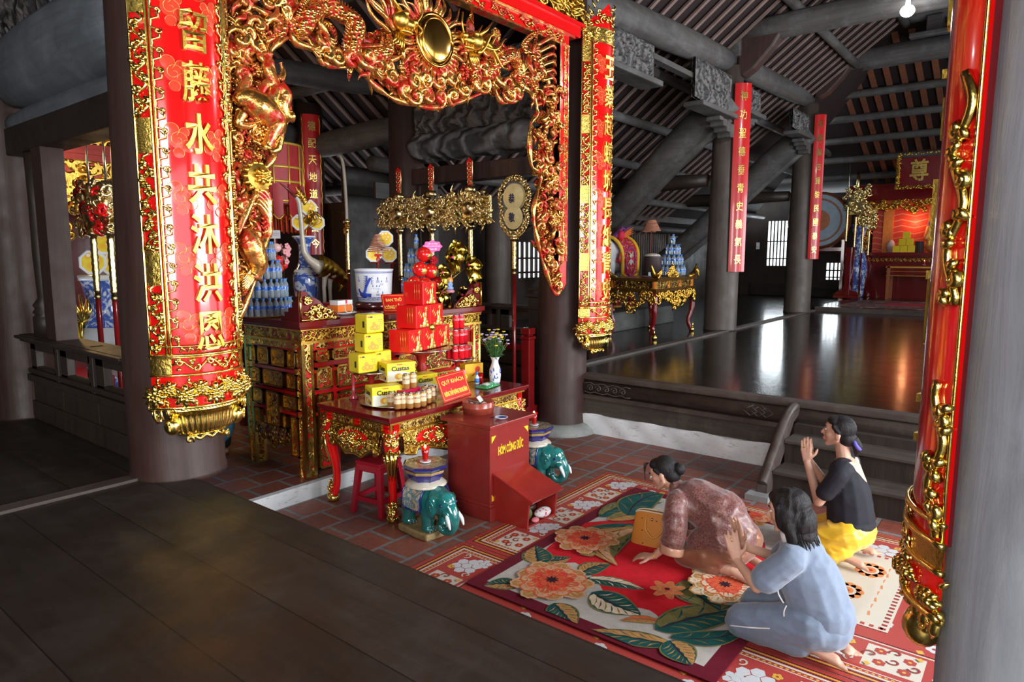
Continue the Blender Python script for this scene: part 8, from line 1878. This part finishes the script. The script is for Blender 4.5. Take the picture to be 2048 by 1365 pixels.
m = MB(); m.tube([V((4.078,1.975,.075))+V((.0275*cos(a*.4),.012*sin(a*.4),.026*sin(a*.4+.3))) for a in range(17)],.003,5); kids.append(m.build('bracelet', GOLD, p1))
finish(p1, kids); p1.location.z += .020; ft_ = bpy.data.objects.new('face', None)
E1 = []
bpy.data.objects.remove(ft_)
def facing_kids(t, L, M3):
    n0 = len(t.children); facebits(t, L, M3)
    for o in list(t.children)[n0:] if False else [c for c in t.children if c.name.split('.')[0] in ('eye','eyebrow','lips')]: o.location = -t.location
facing_kids(p1, L1, M1)

p1.location.z += .0
# ---- woman in grey-blue, kneeling with raised hands
GREYB = plain('grey_blue_jersey',(.16,.205,.285),.8,0,.09,24,sheen=.3,bump=.12,bscale=160); PIPE = plain('white_piping',(.75,.75,.75),.6)
p2 = person('woman in grey-blue clothes kneeling in front, bobbed black hair', (3.70,.92,.004)); kids = []
hp, L2, M2 = headparts((3.665,1.01,.765), (-.16,.97,-.20), (-.02,.2,.97))
parts = hp + [('c',(3.685,.945,.60),(3.67,.985,.69),.050,.046),('c',(3.71,.84,.20),(3.70,.90,.42),.135,.125),('c',(3.70,.90,.42),(3.69,.935,.55),.125,.09),('c',(3.55,.945,.56),(3.83,.945,.56),.055,.055),
  ('c',(3.54,.945,.55),(3.505,1.10,.365),.042,.035),('c',(3.505,1.10,.365),(3.585,1.24,.44),.033,.023),('c',(3.84,.945,.55),(3.86,1.12,.40),.042,.035),('c',(3.86,1.12,.40),(3.755,1.275,.46),.033,.023),
  ('c',(3.62,.86,.18),(3.60,1.20,.10),.085,.062),('c',(3.60,1.20,.075),(3.60,.86,.065),.055,.042),('c',(3.80,.86,.18),(3.83,1.20,.10),.085,.062),('c',(3.83,1.20,.075),(3.79,.86,.065),.055,.042)]
parts += hand((3.588,1.247,.448),(.08,.30,.93),(.8,.3,-.1),-1,.15,.06) + hand((3.753,1.281,.468),(.05,.30,.93),(-.8,.3,-.1),1,.15,.06)
parts += foot((3.60,.835,.075),(.05,-1,-.20),(0,-.2,1),1.0,1) + foot((3.765,.80,.075),(-.22,-1,-.18),(0,-.2,1),1.0,-1)
kids.append(blob(parts,.0055,'body',SKIN,p2,3))
kids.append(cloth('blouse',[('c',(3.71,.83,.26),(3.70,.89,.42),.165,.158),('c',(3.70,.89,.42),(3.69,.93,.54),.158,.115),('c',(3.56,.945,.555),(3.82,.945,.555),.075,.075),('c',(3.685,.94,.585),(3.68,.96,.62),.072,.060),('c',(3.545,.945,.545),(3.515,1.055,.425),.074,.078),('c',(3.835,.945,.545),(3.853,1.06,.43),.074,.078),('e',(3.71,.80,.23),(.175,.15,.13))],GREYB,p2,.008,5,.006,8,2,(1,1,1.3)))
kids.append(cloth('trousers',[('c',(3.62,.84,.18),(3.595,1.20,.105),.125,.085),('c',(3.595,1.21,.085),(3.60,.90,.075),.082,.075),('c',(3.80,.84,.18),(3.835,1.20,.105),.125,.085),('c',(3.835,1.21,.085),(3.80,.90,.075),.082,.075),('e',(3.71,.80,.17),(.18,.145,.13)),('c',(3.71,.9,.14),(3.71,1.12,.10),.10,.06)],GREYB,p2,.008,4,.006,10,6,(1,.6,1.5)))
hq = [('e',L2(0,-.022,.036),(.088,.102,.094),M2),('e',L2(0,-.062,-.055),(.098,.078,.105),M2),('e',L2(0,.030,.080),(.066,.050,.036),M2),('e',L2(0,-.075,-.125),(.095,.055,.045),M2)]
for s in (-1,1): hq += [('e',L2(s*.074,.000,-.02),(.028,.052,.090),M2),('c',L2(s*.080,-.01,-.05),L2(s*.088,-.018,-.135),.034,.026),('c',L2(s*.078,.03,.04),L2(s*.080,.035,-.06),.018,.012)]
h2 = blob(hq,.006,'hair',HAIR,p2,3); wrinkle(h2,.006,22,3,(1,1,.25)); kids.append(h2)
m = MB(); rnd = random.Random(1)
for k in range(40): a = rnd.uniform(pi*.95,pi*2.05); q = (.092*cos(a), -.03+.085*sin(a)); m.tube(smoothpath([L2(q[0],q[1],-.09),L2(q[0]*1.05,q[1]*1.05-.005,-.14),L2(q[0]*1.12,q[1]*1.12-.008,-.172-rnd.random()*.02)],2),[.009,.008,.006,.004,.002],4)
m.build('hair_ends', HAIR, h2)
m = MB()
m.tube(smoothpath([V((3.548,.905,.25)),V((3.53,.93,.18)),V((3.505,1.02,.155)),V((3.50,1.12,.125)),V((3.51,1.24,.09))],5),.0045,5); m.tube(smoothpath([V((3.545,.985,.42)),V((3.535,1.0,.36)),V((3.543,.97,.30))],4),.004,5); m.tube(smoothpath([V((3.545,.955,.29)),V((3.54,.965,.25)),V((3.53,.955,.21))],4),.004,5)
kids.append(m.build('white_piping', PIPE, p2))
m = MB(); m.tube([V((3.597,1.277,.55))+V((.010*cos(a*.5),.006*sin(a*.5)+.004,.010*sin(a*.5))) for a in range(14)],.0025,5); kids.append(m.build('ring', GOLD, p2))
m = MB(); m.lathe([(.060,.0),(.066,.0),(.062,.05),(.054,.075)],20); o = m.build('white_collar', PIPE, p2); o.location = V((3.675,.965,.60))-p2.location; o.rotation_euler=(R(-22),0,0)
finish(p2, kids); facing_kids(p2, L2, M2)

# ---- woman in black top, kneeling upright with praying hands
BLK = plain('black_jersey',(.008,.008,.014),.8,0,.2,20); YSILK = plain('golden_yellow_satin',(.85,.50,.025),.32,0,.12,6,sheen=.3)
p3 = person('woman in black top and yellow trousers kneeling by the steps, palms joined', (5.05,1.02,.004)); kids = []
hp, L3, M3_ = headparts((5.05,1.075,.905), (-.06,.995,.03), (0,-.03,1))
parts = hp + [('c',(5.05,1.03,.72),(5.05,1.05,.82),.050,.046),('c',(5.06,.97,.25),(5.06,1.0,.50),.130,.120),('c',(5.06,1.0,.50),(5.05,1.015,.66),.122,.085),('c',(4.91,1.02,.665),(5.19,1.02,.665),.055,.052),
  ('c',(4.895,1.02,.65),(4.885,1.14,.425),.044,.037),('c',(4.885,1.14,.425),(4.985,1.255,.66),.034,.024),('c',(5.205,1.02,.65),(5.215,1.15,.43),.044,.037),('c',(5.215,1.15,.43),(5.055,1.258,.66),.034,.024),
  ('c',(4.97,.98,.22),(4.93,1.28,.09),.085,.062),('c',(4.93,1.28,.07),(4.90,.99,.065),.054,.042),('c',(5.14,.98,.22),(5.16,1.28,.09),.085,.062),('c',(5.16,1.28,.07),(5.16,.97,.065),.054,.042)]
parts += hand((4.992,1.260,.672),(.06,.12,.98),(1,.0,-.05),-1,.06,.02) + hand((5.048,1.262,.672),(-.06,.12,.98),(-1,.0,-.05),1,.06,.02)
parts += foot((4.895,.965,.07),(-.10,-1,-.15),(0,-.15,1),.95,1) + foot((5.155,.945,.07),(.05,-1,-.15),(0,-.15,1),.95,-1)
kids.append(blob(parts,.0055,'body',SKIN,p3,3))
kids.append(cloth('black_top',[('c',(5.06,.965,.30),(5.06,.99,.48),.158,.148),('c',(5.06,.99,.48),(5.05,1.01,.625),.145,.105),('c',(4.93,1.02,.660),(5.17,1.02,.660),.078,.078),('c',(4.90,1.02,.64),(4.888,1.10,.50),.064,.062),('c',(5.20,1.02,.64),(5.212,1.10,.50),.064,.062),('e',(5.06,.95,.27),(.168,.150,.07))],BLK,p3,.008,5,.003,9,5))
kids.append(cloth('yellow_trousers',[('c',(4.97,.965,.20),(4.92,1.27,.095),.125,.085),('c',(4.92,1.28,.085),(4.905,1.03,.075),.082,.080),('c',(5.15,.965,.20),(5.17,1.27,.095),.125,.085),('c',(5.17,1.28,.085),(5.16,1.02,.075),.082,.080),('e',(5.06,.945,.21),(.178,.150,.12)),('c',(4.92,.99,.10),(4.90,1.02,.08),.085,.075)],YSILK,p3,.008,4,.008,12,8,(1,.6,1.6)))
hq = [('e',L3(0,-.026,.030),(.079,.090,.090),M3_),('e',L3(0,.026,.076),(.062,.052,.036),M3_),('e',L3(0,-.055,-.035),(.066,.062,.065),M3_),('c',L3(0,-.10,-.05),L3(.0,-.128,-.075),.040,.030),('c',L3(0,-.128,-.085),L3(.005,-.125,-.15),.034,.014)]
hq += [('c',L3(s*.066,.022,.045),L3(s*.076,-.012,.006),.018,.012) for s in (-1,1)]
h3 = blob(hq,.006,'hair',HAIR,p3,3); kids.append(h3)
m = MB(); m.tube([L3(.036*cos(a*.35),-.122+.022*sin(a*.35),-.068+.030*sin(a*.35)) for a in range(19)],.014,8); m.build('hair_tie', plain('violet_scrunchie',(.10,.08,.45),.6), h3)
m = MB(); m.tube([V((4.995,1.265,.765))+V((.009*cos(a*.5)-.004,.010*sin(a*.5)+.012,.002)) for a in range(14)],.0025,5); kids.append(m.build('ring', GOLD, p3))
from mathutils.bvhtree import BVHTree
_bt = kids[1].data; _bv = BVHTree.FromPolygons([v.co.copy() for v in _bt.vertices], [tuple(p.vertices) for p in _bt.polygons]); m = MB(); m.smooth = True
def vback(u, v):                                       # V-shaped bare back, lying on the cloth
    p = V((5.05+lerp(-.105,.105,u)*(1-v)**.9, .5, lerp(.725,.575,v)-.012*(1-abs(2*u-1))*(1-v))); h_ = _bv.ray_cast(p, V((0,1,0)))[0]
    return (h_ if h_ else V((p.x,.96,p.z)))+V((0,-.003,0))
m.grid(vback, 14, 14); kids.append(m.build('bare_back', SKIN2, p3, fixn=False))
finish(p3, kids); facing_kids(p3, L3, M3_)
# ---- person mostly hidden behind the left couplet board, in blue
_b = G(492,890,UZ); p4 = person('person in light blue standing behind the altar, hidden by the left board', (3.30,6.45,UZ)); kids = []
BLUE = plain('light_blue_cloth',(.10,.36,.56),.8,0,.1,9); cx_, cy_ = 3.30, 6.45
hp, L4, M4 = headparts((cx_,cy_+.02,UZ+1.46),(-.3,.95,0),(0,0,1))
parts = hp+[('c',(cx_,cy_,UZ+1.28),(cx_,cy_+.01,UZ+1.38),.05,.047),('c',(cx_,cy_,UZ+.85),(cx_,cy_,UZ+1.22),.13,.10)]
for s in (-1,1): parts += [('c',(cx_+s*.09,cy_,UZ+.82),(cx_+s*.09,cy_+.01,UZ+.45),.08,.055),('c',(cx_+s*.09,cy_+.01,UZ+.45),(cx_+s*.09,cy_,UZ+.08),.05,.035),('c',(cx_+s*.16,cy_,UZ+1.22),(cx_+s*.2,cy_,UZ+.96),.042,.034),('c',(cx_+s*.2,cy_,UZ+.96),(cx_+s*.10,cy_+.16,UZ+1.05),.032,.024)]+foot((cx_+s*.09,cy_-.03,UZ+.035),(.25*s,1,-.05),(0,0,1),1.0,-s)+hand((cx_+s*.095,cy_+.165,UZ+1.06),(-.2*s,.3,.9),(-s,0,0),s,.2)
kids.append(blob(parts,.007,'body',SKIN,p4,3))
kids.append(cloth('blue_tunic',[('c',(cx_,cy_,UZ+.30),(cx_,cy_,UZ+.85),.19,.17),('c',(cx_,cy_,UZ+.85),(cx_,cy_,UZ+1.2),.165,.115),('c',(cx_-.14,cy_,UZ+1.22),(cx_+.14,cy_,UZ+1.22),.07,.07)]+[('c',(cx_+s*.16,cy_,UZ+1.22),(cx_+s*.2,cy_,UZ+.98),.065,.062) for s in (-1,1)],BLUE,p4,.012,5,.006,7,9))
kids.append(cloth('dark_trousers',[('c',(cx_+s*.09,cy_,UZ+.5),(cx_+s*.09,cy_,UZ+.12),.08,.07) for s in (-1,1)],plain('black_cloth',(.012,.012,.014),.8),p4,.012,4,.004,8,3))
kids.append(blob([('e',L4(0,-.024,.032),(.08,.09,.09),M4),('e',L4(0,-.06,-.04),(.066,.06,.065),M4)],.008,'hair',HAIR,p4,3)); finish(p4, kids); facing_kids(p4, L4, M4)

# ---- small belongings on the carpet
hb = thing('handbag','orange-brown studded handbag with curved handle on the carpet before the bowing woman','handbag',(4.40,2.13,CZ+.002), R(8)); BAGM = None
def _bag():
    t = NT('tan_monogram_leather'); v = t.vor(26); t.set(Base_Color=t.mix(t.ramp(v,[(.13,(1,1,1)),(.17,(0,0,0))]), (.50,.18,.025), (.05,.02,.01)), Roughness=.45); return t.m
BAGM = _bag(); m = MB(); _se = lambda a: (abs(a)**.45)*(1 if a >= 0 else -1)
m.grid(lambda u,v: V(((.08-.055*v)*_se(cos(2*pi*u)), (.185-.025*v)*_se(sin(2*pi*u)), (.235+.012*cos(4*pi*u))*v)), 40, 6, True); m.prism([(.08*_se(cos(a*.3927)),.185*_se(sin(a*.3927))) for a in range(16)], lambda u,v,d: V((u,v,d)), 0,.004); m.build('bag_body', BAGM, hb, fixn=False)
m = MB(); m.tube([(.025*_se(cos(a*.1571)),.160*_se(sin(a*.1571)),.235+.012*cos(a*.3142)) for a in range(41)],.005,5); m.build('bag_rim', plain('pale_zip',(.70,.62,.48),.5), hb)
for s in (-1,1): m = MB(); m.tube(smoothpath([(s*.035,-.07,.215),(s*.075,-.06,.13),(s*.085,0,.075),(s*.075,.06,.13),(s*.035,.07,.215)],5),.007,6); m.build('handle', plain('tan_leather',(.55,.26,.05),.5), hb)
m = MB(); m.ell((-.052,.02,.20),.010); m.build('snap', plain('steel_tray',(.55,.55,.56),.25,1.0), hb)
wl = boxthing('wallet','dark grey wallet on the carpet behind the bobbed hair of the woman in grey-blue','wallet',(4.82,1.74,CZ+.002),(.20,.11,.03),.5,plain('dark_wallet',(.035,.035,.042),.5))
gbag = thing('shoulder_bag','small grey shoulder bag with looped strap beside the woman in grey-blue','bag',(3.92,1.17,CZ+.002), .2); m = MB(); m.bx(-.09,-.04,0,.09,.04,.12); m.build('bag_body', plain('grey_leather',(.16,.17,.18),.6), gbag, .012); _bl = Matrix.Rotation(-.2,4,'Z') @ Matrix.Translation((-3.92,-1.17,-CZ-.002)); m = MB(); m.tube([_bl @ q for q in smoothpath([V((3.90,1.17,.11)),G(1522,1208,CZ+.02),G(1480,1211,CZ+.011),G(1458,1218,CZ+.011),G(1456,1230,CZ+.011),G(1485,1240,CZ+.011),G(1525,1243,CZ+.012),V((3.86,1.14,.05))],6)],.009,6,True,.4); m.build('strap', plain('grey_strap',(.17,.18,.19),.6), gbag)
for p_ in (p2, p3): p_.location.z += .009
